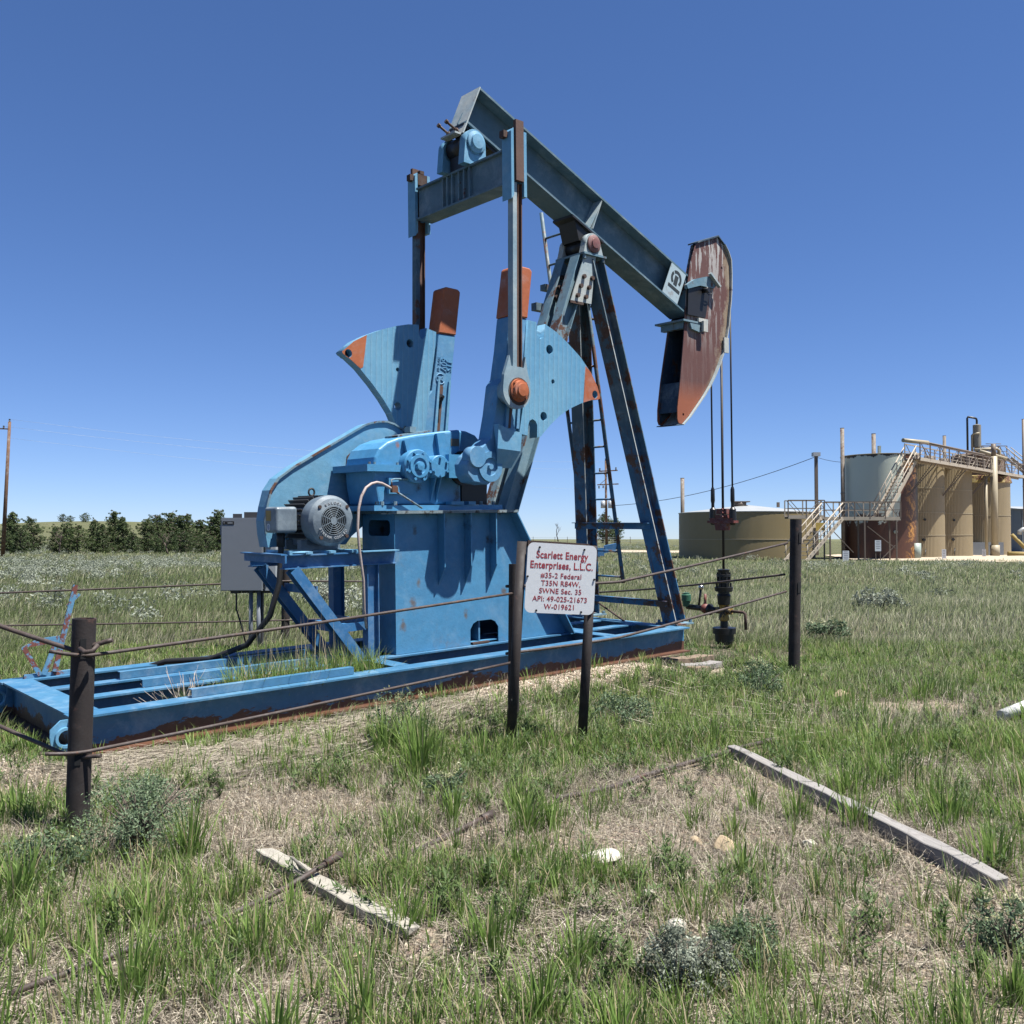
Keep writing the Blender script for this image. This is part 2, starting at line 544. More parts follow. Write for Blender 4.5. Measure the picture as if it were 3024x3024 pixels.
M = dict(
    weight=WEIGHT,
    skid=paint('skid_blue_paint', BLUE, BLUEF, 0.0, low=(0.150, 0.50), soft=0.25, rough=0.5),
    base=paint('pedestal_blue_paint', (0.080, 0.285, 0.50), (0.058, 0.23, 0.43), 0.03, rough=0.5, rustcol=((0.10, 0.075, 0.05), (0.20, 0.15, 0.10)), soft=0.6, chalk=0.5, drip=(1.76, 0.50), stains=((3.47, 0.58, 0.10, (0.15, 0.11, 0.08)), (3.59, 0.82, 0.09, (0.15, 0.10, 0.07)), (3.67, 1.02, 0.06, (0.15, 0.12, 0.09)), (4.30, 0.64, 0.07, (0.14, 0.10, 0.06)), (4.86, 0.85, 0.09, (0.14, 0.10, 0.07)), (3.63, 1.57, 0.07, (0.06, 0.06, 0.06)), (4.34, 1.60, 0.11, (0.015, 0.012, 0.012)), (4.62, 1.45, 0.07, (0.05, 0.045, 0.04)), (4.0, 1.68, 0.09, (0.015, 0.012, 0.012)))),
    stand=paint('stand_blue_paint', (0.032, 0.155, 0.36), (0.05, 0.20, 0.42), 0.0, rough=0.5, spots=0.05),
    gear=paint('gearbox_blue_paint', (0.085, 0.33, 0.60), (0.06, 0.26, 0.50), 0.0, rough=0.42, spots=0.05, soft=0.5, chalk=0.45, stains=((3.70, 2.02, 0.09, (0.015, 0.013, 0.012)), (4.22, 1.95, 0.12, (0.01, 0.01, 0.01)), (3.45, 2.45, 0.05, (0.35, 0.15, 0.10)), (4.25, 2.25, 0.05, (0.02, 0.02, 0.02))), rustcol=((0.02, 0.02, 0.025), (0.045, 0.05, 0.06))),
    oily=simple('oily_black_grime', (0.012, 0.012, 0.014), 0.5),
    guard=paint('guard_faded_paint', (0.12, 0.34, 0.54), (0.20, 0.41, 0.54), 0.04, rough=0.5, streak=0.05),
    crank=paint('crank_light_blue_paint', SKY1, SKY2, 0.0, rough=0.5, spots=0.12),
    crankd=paint('crank_blue_paint', (0.085, 0.27, 0.50), (0.15, 0.38, 0.56), 0.02, rough=0.55, spots=0.12),
    orange=paint('orange_marker_paint', (0.42, 0.10, 0.03), (0.52, 0.17, 0.06), 0.0, rough=0.6, spots=0.18),
    teal=paint('weathered_teal_paint', TEAL, TEALF, 0.05, rough=0.6, fadeamt=0.7, soft=0.55, rustcol=((0.05, 0.03, 0.03), (0.09, 0.065, 0.075))),
    tealr=paint('weathered_teal_paint_rusty', (0.08, 0.21, 0.31), (0.24, 0.34, 0.38), 0.30, streak=0.38, rough=0.65, fadeamt=0.8),
    legm=paint('leg_blue_paint', (0.055, 0.125, 0.18), (0.13, 0.18, 0.20), 0.36, zmix=(1.2, 3.6, (0.036, 0.150, 0.30)), streak=0.42, rough=0.6, fadeamt=0.5),
    pit=paint('pitman_pale_paint', (0.12, 0.27, 0.38), (0.42, 0.50, 0.52), 0.08, streak=0.10, rough=0.6, fadeamt=0.9),
    pitr=paint('pitman_rusty_paint', chalk=0.15, base=(0.10, 0.05, 0.04), fade=(0.17, 0.09, 0.06), rust=0.3, streak=0.3, rough=0.75),
    brown=paint('red_oxide_paint', chalk=0.3, base=(0.125, 0.045, 0.036), fade=(0.17, 0.07, 0.055), rust=0.12, streak=0.12, rough=0.6),
    pale=paint('bleached_paint', (0.20, 0.36, 0.46), (0.55, 0.55, 0.50), 0.14, streak=0.25, rough=0.6, fadeamt=1.0),
    rust=paint('old_rusty_steel', chalk=0.25, base=(0.055, 0.028, 0.021), fade=(0.10, 0.055, 0.04), rust=0.25, rough=0.8, sc=3),
    post=paint('rusty_pipe_steel', chalk=0.12, base=(0.018, 0.013, 0.013), fade=(0.036, 0.023, 0.020), rust=0.22, streak=0.2, rough=0.72, sc=2.5, rustcol=((0.03, 0.018, 0.016), (0.12, 0.06, 0.045))),
    rod=paint('sucker_rod_steel', chalk=0.3, base=(0.050, 0.033, 0.028), fade=(0.095, 0.066, 0.055), rust=0.2, rough=0.6, sc=6),
    motor=paint('motor_grey_paint', (0.135, 0.18, 0.225), (0.18, 0.225, 0.26), 0.0, rough=0.45, spots=0.0),
    fins=simple('motor_fin_iron', (0.055, 0.055, 0.06), 0.6),
    grey=simple('cabinet_grey_paint', (0.23, 0.255, 0.29), 0.45, var=0.12, sc=2),
    greyl=simple('light_grey_paint', (0.42, 0.45, 0.48), 0.45, var=0.15),
    black=simple('black_rubber', (0.012, 0.012, 0.013), 0.6),
    dark=simple('dark_void', (0.004, 0.005, 0.007), 0.9),
    cable=simple('wire_rope_steel', (0.035, 0.03, 0.03), 0.6, metal=0.3),
    hose=paint('copper_hose', (0.42, 0.33, 0.30), (0.58, 0.50, 0.46), 0.0, rough=0.5, spots=0.35, sc=2),
    signw=simple('sign_white_enamel', (0.74, 0.77, 0.80), 0.35, var=0.06, sc=3),
    signr=simple('sign_red_lettering', (0.36, 0.035, 0.045), 0.5, var=0.15),
    signk=simple('sign_grey_lettering', (0.18, 0.18, 0.19), 0.5),
    red=paint('red_cast_iron', (0.16, 0.035, 0.025), (0.26, 0.07, 0.05), 0.2, rough=0.55, sc=3),
    yellow=paint('yellow_cast_iron', (0.46, 0.29, 0.04), (0.34, 0.21, 0.04), 0.42, rough=0.55, sc=4, rustcol=((0.01, 0.01, 0.01), (0.03, 0.02, 0.015))),
    green=simple('green_cast_iron', (0.03, 0.13, 0.08), 0.5),
    oil=simple('oily_black_iron', (0.010, 0.010, 0.011), 0.42),
    chrome=simple('steel_gauge', (0.6, 0.6, 0.58), 0.25, metal=0.9),
    brassl=simple('name_plate_metal', (0.20, 0.19, 0.16), 0.4, metal=0.4),
)
# ================================================================== PUMP JACK
# local axes: X along the skid towards the well, Y across, Z up; origin at near left corner of the skid
JO = Vector((-3.187, 6.769, 0.0))
JR = Matrix(((0.7455, -0.6664, -0.0110), (0.6660, 0.7454, -0.0290), (0.0275, 0.0143, 0.9995))).to_4x4()
JM = Matrix.Translation(JO) @ JR
VC = 1.075
jack = empty('pump_jack', label='blue and rust streaked oil pump jack standing on a long steel skid', cat='pump jack')
jack.matrix_world = JM


def mir(v): return 2 * VC - v


# ---------------------------------------------------------------- skid
b = MB()
for y in (0.10, mir(0.10)):
    b.box((0.02, y - 0.006, 0.016), (7.23, y + 0.006, 0.284))
    b.box((0.02, y - 0.10, 0.0), (7.23, y + 0.10, 0.016))
    b.box((0.02, y - 0.10, 0.284), (7.23, y + 0.10, 0.300))
# left end beam and right end beam (flanges butt against the long beams' flanges)
for x0, x1, xw in ((0.03, 0.27, 0.12), (7.03, 7.22, 7.12)):
    b.box((x0, 0.20, 0.2865), (x1, mir(0.20), 0.3025))
    b.box((xw - 0.006, 0.107, 0.02), (xw + 0.006, mir(0.107), 0.2835))
    b.box((x0, 0.20, 0.002), (x1, mir(0.20), 0.014))
# inner rails
for y in (0.775, mir(0.775)):
    b.box((0.27, y - 0.075, 0.283), (5.93, y + 0.075, 0.299))
    b.box((0.27, y - 0.006, 0.02), (7.02, y + 0.006, 0.282))
    b.box((0.27, y - 0.075, 0.006), (7.02, y + 0.075, 0.018))
b.box((6.20, 0.70, 0.283), (7.03, 0.85, 0.299))
b.box((6.20, mir(0.85), 0.283), (7.03, mir(0.70), 0.299))
# cross members
for x in (3.04, 5.98):
    b.box((x - 0.09, 0.2, 0.2875), (x + 0.09, 0.6995, 0.3035))
    b.box((x - 0.09, mir(0.6995), 0.2875), (x + 0.09, mir(0.2), 0.3035))
    b.box((x - 0.006, 0.107, 0.02), (x + 0.006, 0.768, 0.281))
    b.box((x - 0.006, mir(0.768), 0.02), (x + 0.006, mir(0.107), 0.281))
b.box((5.931, 0.70, 0.2835), (6.199, mir(0.70), 0.2995))
b.box((3.00, 0.8505, 0.2835), (3.12, mir(0.8505), 0.2995))
# gusset in the corner of the end beam
b.prism([(0.02, 0.03), (0.10, 0.03), (0.10, 0.27), (0.06, 0.27)], mir(0.21), mir(0.22))
skid = b.build('skid_frame', M['skid'], jack)
# raised motor rails bolted on top of skid and inner rails
for x0, x1, y in ((0.95, 2.45, 0.13), (0.83, 2.7, 0.86), (0.83, 2.7, 1.40)):
    r_ = MB()
    r_.box((x0, y - 0.035, 0.3035), (x1, y - 0.027, 0.36))
    r_.box((x0, y - 0.035, 0.3605), (x1, y + 0.035, 0.368))
    r_.build('slide_rail', M['skid'], skid)
for y in (0.1, mir(0.1)):
    le = plate('lifting_eye', [(-0.11, 0.17), (-0.10, 0.10), (-0.03, 0.03), (0.10, 0.03), (0.10, 0.28), (-0.035, 0.28), (-0.105, 0.22)],
               [circ(-0.005, 0.155, 0.055)], y - 0.03, y - 0.012, M['crank'], skid)
    m_ = MB()
    m_.lathe([(0, 0.055), (0, 0.075), (0.05, 0.075), (0.05, 0.055), (0, 0.055)], (-0.005, y - 0.06, 0.155), (0, 1, 0), 20, False)
    rg_ = m_.build('rg', M['crank'], skid)
    join_mesh([le, rg_], 'lifting_eye')
# foot plates and anchor bolts of the front legs
for y in (0.33, mir(0.33)):
    f = MB()
    f.box((7.18, y - 0.17, 0.3045), (7.52, y + 0.17, 0.3225))
    for dx in (-0.14, 0.14):
        for dy in (-0.14, 0.14):
            f.hexbolt((7.35 + dx, y + dy, 0.3225), (0, 0, 1), 0.022, 0.035)
    f.build('foot_plate', M['tealr'], skid)

# ---------------------------------------------------------------- brake lever at the left end
br = MB()
by = mir(0.10)
br.box((0.22, by - 0.02, 0.3015), (0.62, by + 0.02, 0.335))
br.bar((0.47, by - 0.04, 0.34), (0.66, by - 0.04, 1.12), 0.016, 0.045, (1, 0, 0))
br.bar((0.35, by - 0.03, 0.32), (0.215, by - 0.03, 0.585), 0.012, 0.04, (1, 0, 0))
br.bar((0.38, by - 0.03, 0.32), (0.50, by - 0.03, 0.64), 0.012, 0.045, (1, 0, 0))
br.bar((0.59, by - 0.018, 0.93), (0.70, by - 0.018, 1.03), 0.012, 0.022, (1, 0, 0))
br.prism([(0.20, 0.585), (0.30, 0.635), (0.40, 0.655), (0.52, 0.66), (0.52, 0.60), (0.40, 0.595), (0.30, 0.585)], by - 0.035, by - 0.022)
brl = br.build('brake_lever', paint('brake_lever_paint', (0.10, 0.28, 0.46), (0.14, 0.33, 0.50), 0.42, rough=0.6, sc=2.2, rustcol=((0.13, 0.035, 0.025), (0.24, 0.08, 0.055))), jack)

# ---------------------------------------------------------------- pedestal
P0, P1 = 0.77, mir(0.77)
opening = [(4.36, 0.299), (4.765, 0.299), (4.765, 0.47), (4.72, 0.53), (4.66, 0.557), (4.46, 0.557), (4.40, 0.53), (4.36, 0.47)]
face = [(3.38, 0.302), (4.36, 0.302), (4.36, 0.47), (4.40, 0.53), (4.46, 0.557), (4.66, 0.557), (4.72, 0.53), (4.765, 0.47),
        (4.765, 0.302), (5.84, 0.302), (4.94, 1.744), (3.38, 1.744)]
near = plate('pedestal', face, [], P0, P0 + 0.012, M['base'], jack)
far_ = plate('f', face, [], P1 - 0.012, P1, M['base'], jack)
lf = plate('l', rrect(-P1 + 0.0125, 0.302, -P0 - 0.0125, 1.744, 0.001, 1), [rrect(-1.27, 1.515, -0.86, 1.68, 0.05)], 3.381, 3.393, M['base'], jack, LEFTF)
m_ = MB()
# slanted end plate, protruding past both faces
dx, dz = 5.84 - 4.94, 0.302 - 1.744
for ya, yb in ((P0 - 0.14, P1 + 0.14),):
    m_.bar((4.945, VC, 1.742), (5.845, VC, 0.302), yb - ya, 0.014, Vector((1.44, 0, 0.9)))
m_.box((3.36, P0 - 0.012, 0.302), (3.379, P1 + 0.012, 1.744))
m_2 = None
en = m_.build('e', M['base'], jack)
# the plate at x 3.36 would cover the window: keep only its outer strips
bm = bmesh.new(); bm.from_mesh(en.data)
bmesh.ops.delete(bm, geom=[v for v in bm.verts if v.co.x < 3.38 and v.index >= 8], context='VERTS')
bm.to_mesh(en.data); bm.free()
ped = join_mesh([near, far_, lf, en], 'pedestal')
m_ = MB()
m_.box((3.31, P0 - 0.14, 1.7455), (4.96, P1 + 0.14, 1.775))
m_.build('top_plate', paint('top_plate_paint', (0.15, 0.22, 0.25), (0.30, 0.34, 0.34), 0.3, rough=0.7, sc=5, rustcol=((0.01, 0.01, 0.012), (0.10, 0.08, 0.06))), ped)
for x in (3.935, 4.297, 4.656):
    for ya, yb in ((P0 - 0.115, P0 - 0.0015), (P1 + 0.0015, P1 + 0.115)):
        m_ = MB()
        yy = ya if ya < P0 - 0.1 else yb
        m_.prism([(ya, 1.175), (yb, 1.175), (yb, 1.744), (ya, 1.744)], x - 0.007, x + 0.007, 'x')
        m_.prism([(yb if ya < VC else ya, 0.98), (yb if ya < VC else ya, 1.174), (ya if ya < VC else yb, 1.174)], x - 0.006, x + 0.006, 'x')
        m_.build('rib', M['base'], ped)
# dark grime inside
m_ = MB()
m_.box((3.40, P0 + 0.02, 0.32), (4.9, P1 - 0.02, 0.33))
m_.box((4.50, P0 + 0.03, 0.305), (4.52, P1 - 0.03, 1.0))
m_.build('inner_web', M['base'], ped)
m_ = MB()
m_.box((4.38, P0 - 0.02, 0.3045), (4.62, P0 + 0.09, 0.325))
m_.build('latch_bar', M['rust'], ped)

# ---------------------------------------------------------------- gear reducer
G0, G1 = 0.80, mir(0.80)
g = MB()
hous = [(3.20, 1.835), (3.16, 2.05), (3.15, 2.21), (3.17, 2.32), (3.22, 2.41), (3.32, 2.48), (3.46, 2.53), (3.69, 2.575), (4.0, 2.62),
        (4.28, 2.655)]
hous2 = [(4.28, 1.835), (4.28, 2.655), (4.42, 2.65), (4.55, 2.61), (4.66, 2.51), (4.72, 2.38), (4.74, 2.2), (4.72, 2.0), (4.66, 1.835)]
g.prism(hous + [(4.28, 1.835)], G0, G1)
g.prism(hous2, G0 + 0.07, G1 - 0.07)
gear = g.build('gear_reducer', M['gear'], jack)
gm = gear.modifiers.new('b', 'BEVEL'); gm.width = 0.03; gm.segments = 3; gm.limit_method = 'ANGLE'; gm.angle_limit = R(40)
d_ = MB()
d_.box((3.04, G0 - 0.055, 2.175), (4.27, G0 - 0.002, 2.245))          # split-line flange
d_.box((3.04, G1 + 0.002, 2.175), (4.27, G1 + 0.055, 2.245))
d_.box((3.04, G0 - 0.002, 2.175), (3.148, G1 + 0.002, 2.245))
d_.box((3.10, G0 - 0.08, 1.777), (4.80, G1 + 0.08, 1.832))            # base flange
for x in (3.86, 3.93):                                               # webs under the bearings
    d_.prism([(G0 - 0.12, 2.16), (G0 - 0.001, 2.16), (G0 - 0.001, 1.86)], x - 0.008, x + 0.008, 'x')
d_.prism([(3.30, 1.95), (3.30, 2.11), (3.60, 2.11), (3.62, 2.08), (3.60, 1.95)], G0 - 0.05, G0 - 0.003)
d_.prism([(3.97, 2.28), (3.92, 2.59), (4.02, 2.605), (4.08, 2.44), (4.09, 2.28)], G0 - 0.045, G0 - 0.003)
d_.prism([(3.54, 2.36), (3.50, 2.50), (3.53, 2.50), (3.60, 2.36)], G0 - 0.045, G0 - 0.003)
d_.box((4.02, G0 - 0.12, 2.12), (4.275, G0 - 0.057, 2.37))
d_.box((4.30, 0.70, 1.834), (4.40, 0.80, 1.87))
d_.box((4.05, 0.68, 1.834), (4.22, 0.78, 1.87))
fl = d_.build('housing_flange', M['gear'], gear)
c_ = MB()
c_.lathe([(0, 0.175), (0.10, 0.175), (0.115, 0.165), (0.115, 0.125), (0.14, 0.12), (0.14, 0.085), (0.12, 0.08), (0.12, 0.05), (0.16, 0.045), (0.165, 0.0)],
         (3.625, G0 - 0.004, 2.235), (0, -1, 0), 40)
for k in range(8):
    a = R(22 + 45 * k)
    c_.hexbolt((3.625 + 0.145 * math.cos(a), G0 - 0.115, 2.235 + 0.145 * math.sin(a)), (0, -1, 0), 0.017, 0.03)
c_.build('bearing_cover', M['gear'], gear)
c_ = MB()
c_.lathe([(0, 0.12), (0.13, 0.12), (0.14, 0.112), (0.14, 0.0)], (3.885, G0 - 0.004, 2.235), (0, -1, 0), 36)
for k in range(5):
    a = R(90 - 60 * k)
    c_.hexbolt((3.885 + 0.095 * math.cos(a), G0 - 0.143, 2.235 + 0.095 * math.sin(a)), (0, -1, 0), 0.015, 0.025)
c_.build('bearing_cover', M['gear'], gear)
m_ = MB(); m_.box((4.14, G0 - 0.006, 2.47), (4.25, G0 - 0.0015, 2.55)); m_.build('name_plate', M['brassl'], gear)
m_ = MB()
m_.prism([(3.52, 2.545), (3.95, 2.622), (3.95, 2.64), (3.52, 2.565)], G0 + 0.1, G0 + 0.34)
m_.box((3.72, G0 + 0.16, 2.61), (3.80, G0 + 0.26, 2.67))
m_.build('inspection_cover', M['tealr'], gear)
m_ = MB()
for x, y in ((3.16, 0.76), (3.38, 0.76), (4.10, 0.73), (4.52, 0.76), (4.70, 0.76), (3.2, 0.73)):
    m_.hexbolt((x, y, 1.832), (0, 0, 1), 0.02, 0.04)
for x in (3.08, 3.14, 3.42, 4.24):
    m_.hexbolt((x, G0 - 0.03, 2.245), (0, 0, 1), 0.014, 0.025)
m_.build('flange_bolts', M['tealr'], gear)
m_ = MB(); m_.lathe([(0, 0.19), (0.10, 0.19), (0.10, 0.12), (0.30, 0.12)], (4.30, G0 + 0.07, 2.23), (0, -1, 0), 30)
m_.lathe([(0, 0.19), (0.10, 0.19), (0.10, 0.12), (0.30, 0.12)], (4.30, G1 - 0.07, 2.23), (0, 1, 0), 30)
m_.build('crank_shaft', M['oily'], gear)
m_ = MB()
m_.box((4.30, G0 + 0.02, 1.834), (4.66, G0 + 0.069, 2.08))
m_.build('oil_stained_web', M['oily'], gear)

# ---------------------------------------------------------------- belt guard (teardrop sheet-metal housing on the far side)
gd = [(2.30, 1.425), (2.275, 1.56), (2.265, 1.69), (2.29, 1.83), (2.335, 1.995), (2.42, 2.115), (2.594, 2.235), (2.93, 2.42), (3.38, 2.667), (3.45, 2.705),
      (3.53, 2.732), (3.63, 2.752), (3.73, 2.757), (3.83, 2.735), (3.94, 2.68), (4.04, 2.59), (4.10, 2.45), (4.12, 2.28), (4.07, 2.10), (3.97, 1.95), (3.83, 1.84), (3.42, 1.62), (3.27, 1.51), (3.20, 1.425)]
gu = MB(); gu.prism(gd, 1.42, 1.60)
guard = gu.build('belt_guard', M['guard'], jack)
m_ = MB()
rim = gd[1:16]
for p, q in zip(rim[:-1], rim[1:]):
    m_.bar((p[0], 1.409, p[1]), (q[0], 1.409, q[1]), 0.02, 0.02, (0, -1, 0))
m_.build('guard_rim', M['tealr'], guard)
m_ = MB(); m_.prism([(3.20, 2.20), (3.22, 2.36), (3.30, 2.43), (3.40, 2.42), (3.47, 2.32), (3.46, 2.2), (3.3, 2.15)], 1.412, 1.4195)
m_.box((3.27, 1.395, 2.24), (3.33, 1.411, 2.34))
m_.build('rusty_patch_plate', M['rust'], guard)

# ---------------------------------------------------------------- motor stand
s_ = MB()
for y, sg in ((0.75, 1), (1.40, -1)):
    s_.box((2.10, y - 0.006, 1.252), (3.36, y + 0.006, 1.360))
    s_.box((2.10, y - 0.05, 1.3605), (3.36, y + 0.05, 1.372))
    s_.box((2.10, y - 0.05, 1.240), (3.36, y + 0.05, 1.2515))
    s_.ibeam((2.20, y, 1.235), (2.93, y, 0.31), 0.10, 0.11, (0, -1, 0), 0.010, 0.010)
    s_.box((3.00, y - 0.05, 0.305), (3.008, y + 0.05, 1.239))
    s_.box((3.0085, y - 0.004, 0.305), (3.125, y + 0.004, 1.239))
    s_.box((3.1255, y - 0.05, 0.305), (3.134, y + 0.05, 1.239))
s_.box((2.08, 0.66, 1.2995), (2.098, 1.49, 1.372))
s_.box((2.04, 0.66, 1.3725), (2.10, 1.49, 1.385))
s_.box((2.46, 0.757, 0.98), (2.475, 1.393, 1.06))
s_.box((2.74, 0.757, 0.58), (2.755, 1.393, 0.66))
s_.box((2.74, 0.757, 0.6605), (2.83, 1.393, 0.668))
s_.box((3.01, 0.757, 0.62), (3.022, 1.393, 0.70))
s_.box((2.72, 0.72, 0.60), (2.995, 0.735, 0.68))
stand = s_.build('motor_stand', M['stand'], jack)
for x in (2.30, 2.55, 2.80):
    m_ = MB(); m_.box((x, 0.66, 1.3735), (x + 0.07, 1.46, 1.40)); m_.box((x + 0.01, 0.655, 1.376), (x + 0.06, 0.659, 1.397))
    m_.build('slide_base', M['crank'], stand)
m_ = MB(); m_.cyl((2.16, 0.68, 1.392), (2.34, 0.68, 1.392), 0.012, 8); m_.box((2.13, 0.665, 1.3735), (2.16, 0.70, 1.41)); m_.box((2.9, 0.62, 1.3735), (3.33, 0.70, 1.385))
m_.build('adjusting_screw', M['crank'], stand)

# ---------------------------------------------------------------- electric motor
MX, MZ, MY = 2.625, 1.685, 0.72
m_ = MB()
m_.cyl((MX, 0.93, MZ), (MX, 1.34, MZ), 0.20, 32)
m_.box((MX - 0.22, 0.95, 1.401), (MX + 0.22, 1.02, 1.50)); m_.box((MX - 0.22, 1.24, 1.401), (MX + 0.22, 1.31, 1.50))
m_.box((MX - 0.15, 0.95, 1.45), (MX + 0.15, 1.31, 1.60))
m_.cyl((MX, 1.34, MZ), (MX, 1.42, MZ), 0.03, 12)
mot = m_.build('electric_motor', M['motor'], jack)
m_ = MB()
for k in range(26):
    a = 2 * math.pi * k / 26
    c, s0 = math.cos(a), math.sin(a)
    if s0 < -0.75: continue
    m_.bar((MX + 0.215 * c, 0.935, MZ + 0.215 * s0), (MX + 0.215 * c, 1.335, MZ + 0.215 * s0), 0.008, 0.075, (c, 0, s0))
m_.build('cooling_fins', M['fins'], mot)
m_ = MB()
m_.lathe([(0.0, 0.235), (0.12, 0.25), (0.17, 0.245), (0.205, 0.215), (0.222, 0.16), (0.226, 0.142), (0.205, 0.140), (0.205, 0.0)], (MX, 0.925, MZ), (0, -1, 0), 48)
fan = m_.build('fan_cover', M['motor'], mot)
m_ = MB()
fy = 0.925 - 0.226
for r0 in (0.035, 0.055, 0.075, 0.095, 0.115, 0.135):
    pr = [(r0 * math.cos(2 * math.pi * k / 36), r0 * math.sin(2 * math.pi * k / 36)) for k in range(37)]
    m_.tube([(MX + a, fy, MZ + c) for a, c in pr], 0.0035, 5, cap=False, up=(0, 1, 0))
for k in range(8):
    a = R(22.5 + 45 * k)
    m_.bar((MX + 0.03 * math.cos(a), fy, MZ + 0.03 * math.sin(a)), (MX + 0.139 * math.cos(a), fy, MZ + 0.139 * math.sin(a)), 0.006, 0.006, (0, 1, 0))
m_.cyl((MX, fy - 0.002, MZ), (MX, fy + 0.004, MZ), 0.035, 24)
m_.build('grille', M['motor'], fan)
m_ = MB(); m_.cyl((MX, 0.925 - 0.2075, MZ), (MX, 0.925 - 0.2065, MZ), 0.139, 36); m_.build('fan_opening', M['dark'], fan)
m_ = MB()
for a, c in ((-0.145, 0.135), (0.155, 0.135), (-0.135, -0.16), (0.15, -0.15)):
    m_.cyl((MX + a, 0.925 - 0.20, MZ + c), (MX + a, 0.925 - 0.222, MZ + c), 0.017, 10)
m_.build('cover_screws', M['rust'], fan)
objs = []
for s0, rad, a0, step, flip in (('BALDOR', 0.172, 118, -11, False), ('STREAM COOLED', 0.166, 207, 9.7, True)):
    for i, ch in enumerate(s0):
        if ch == ' ': continue
        a = a0 + step * i
        rr = R(a - 90) if not flip else R(a + 90)
        objs.append(text('lettering', ch, 0.034, M['greyl'], fan, (MX + rad * math.cos(R(a)), 0.925 - 0.2225, MZ + rad * math.sin(R(a))), FRONT, 0.004, 0.0006, rot=rr))
join_mesh(objs, 'lettering')
m_ = MB()
m_.tube([(MX + 0.032 * math.cos(2 * math.pi * k / 16), 1.12, MZ + 0.285 + 0.036 * math.sin(2 * math.pi * k / 16)) for k in range(17)], 0.010, 8, cap=False, up=(0, 1, 0))
m_.build('lifting_ring', M['black'], mot)
tb = MB(); tb.box((2.13, 0.92, 1.575), (2.36, 1.16, 1.825))
tbo = tb.build('terminal_box', M['motor'], mot)
tm = tbo.modifiers.new('b', 'BEVEL'); tm.width = 0.03; tm.segments = 4
m_ = MB(); m_.box((2.36, 1.0, 1.64), (2.44, 1.1, 1.76)); m_.build('box_neck', M['greyl'], mot)
m_ = MB(); m_.box((2.1285, 1.02, 1.69), (2.1295, 1.12, 1.79)); m_.build('warning_label', simple('amber_label', (0.35, 0.22, 0.03), 0.5), tbo)
m_ = MB(); m_.cyl((2.1295, 1.07, 1.63), (2.1280, 1.07, 1.63), 0.035, 20); m_.build('round_label', simple('blue_white_label', (0.25, 0.32, 0.45), 0.5), tbo)
m_ = MB(); m_.lathe([(0, 0.034), (0.0008, 0.034), (0.0008, 0.026), (0, 0.026)], (2.1278, 1.07, 1.63), (-1, 0, 0), 20, False); m_.build('label_ring', M['signw'], tbo)
m_ = MB()
m_.tube([(2.24, 1.04, 1.57), (2.235, 1.03, 1.40), (2.20, 1.0, 1.10), (2.12, 1.05, 0.78), (1.98, 1.25, 0.50), (1.75, 1.55, 0.36), (1.45, 1.9, 0.33), (1.25, 2.2, 0.22), (1.1, 2.45, 0.02)], 0.028, 10)
m_.tube([(2.24, 1.04, 1.58), (2.24, 1.04, 1.44)], 0.04, 10)
m_.build('power_cable', M['black'], mot)

# brake hose arching from the gearbox
m_ = MB()
m_.tube([(2.98, 0.70, 0.62), (2.93, 0.66, 0.80), (2.90, 0.62, 1.10), (2.86, 0.62, 1.38), (2.84, 0.62, 1.62), (2.86, 0.63, 1.80), (2.90, 0.64, 1.92), (2.96, 0.65, 2.005), (3.03, 0.66, 2.045),
         (3.10, 0.67, 2.06), (3.17, 0.68, 2.05), (3.24, 0.68, 2.02), (3.30, 0.68, 1.99)], 0.014, 10)
ho = m_.build('brake_hose', M['hose'], jack)
m_ = MB()
m_.tube([(3.30, 0.68, 1.99), (3.66, 0.68, 1.80)], 0.011, 8)
m_.box((3.28, 0.66, 1.96), (3.35, 0.70, 2.03))
m_.tube([(3.30, 0.70, 2.03), (3.31, 0.72, 2.09), (3.36, 0.73, 2.10), (3.62, 0.735, 2.10)], 0.009, 8)
m_.build('hose_bracket', M['tealr'], ho)

# ---------------------------------------------------------------- cranks and counterweights
w_near = [(4.849, 3.842), (4.974, 3.835), (4.976, 3.772), (4.984, 3.69), (5.03, 3.655), (5.085, 3.69), (5.105, 3.83), (5.275, 3.764), (5.453, 3.663), (5.667, 3.518), (5.828, 3.363),
          (5.942, 3.201), (5.985, 3.10), (5.982, 3.065), (5.955, 3.052), (5.839, 3.039), (5.658, 2.986), (5.473, 2.912), (5.308, 2.819), (5.183, 2.724), (5.076, 2.631), (5.023, 2.58),
          (4.965, 2.565), (4.97, 2.70), (4.945, 2.745), (4.899, 2.765), (4.855, 2.745), (4.835, 2.70), (4.822, 2.581), (4.70, 2.597), (4.762, 2.90)]
w_far = [(3.316, 3.506), (3.47, 3.635), (3.639, 3.724), (3.837, 3.807), (4.028, 3.87), (4.199, 3.911), (4.348, 3.925), (4.352, 3.80), (4.39, 3.76), (4.44, 3.80), (4.452, 3.90), (4.60, 3.87), (4.585, 3.70),
         (4.50, 3.2), (4.42, 2.69), (4.26, 2.56), (4.20, 2.57), (4.19, 2.70), (4.14, 2.75), (4.09, 2.70), (4.06, 2.60), (4.014, 2.766), (3.956, 2.882), (3.851, 3.023), (3.712, 3.18), (3.543, 3.345), (3.40, 3.45), (3.33, 3.485)]
c_near = [(4.61, 3.86), (4.56, 3.50), (4.50, 3.18), (4.44, 3.11), (4.39, 2.80), (4.33, 2.54), (4.22, 2.45), (4.14, 2.41), (4.04, 2.33), (3.995, 2.25), (4.01, 2.14), (4.08, 2.065), (4.28, 2.04), (4.42, 2.145),
          (4.50, 2.25), (4.66, 2.39), (4.68, 2.60), (4.70, 2.72), (4.76, 3.10), (4.862, 3.86)]
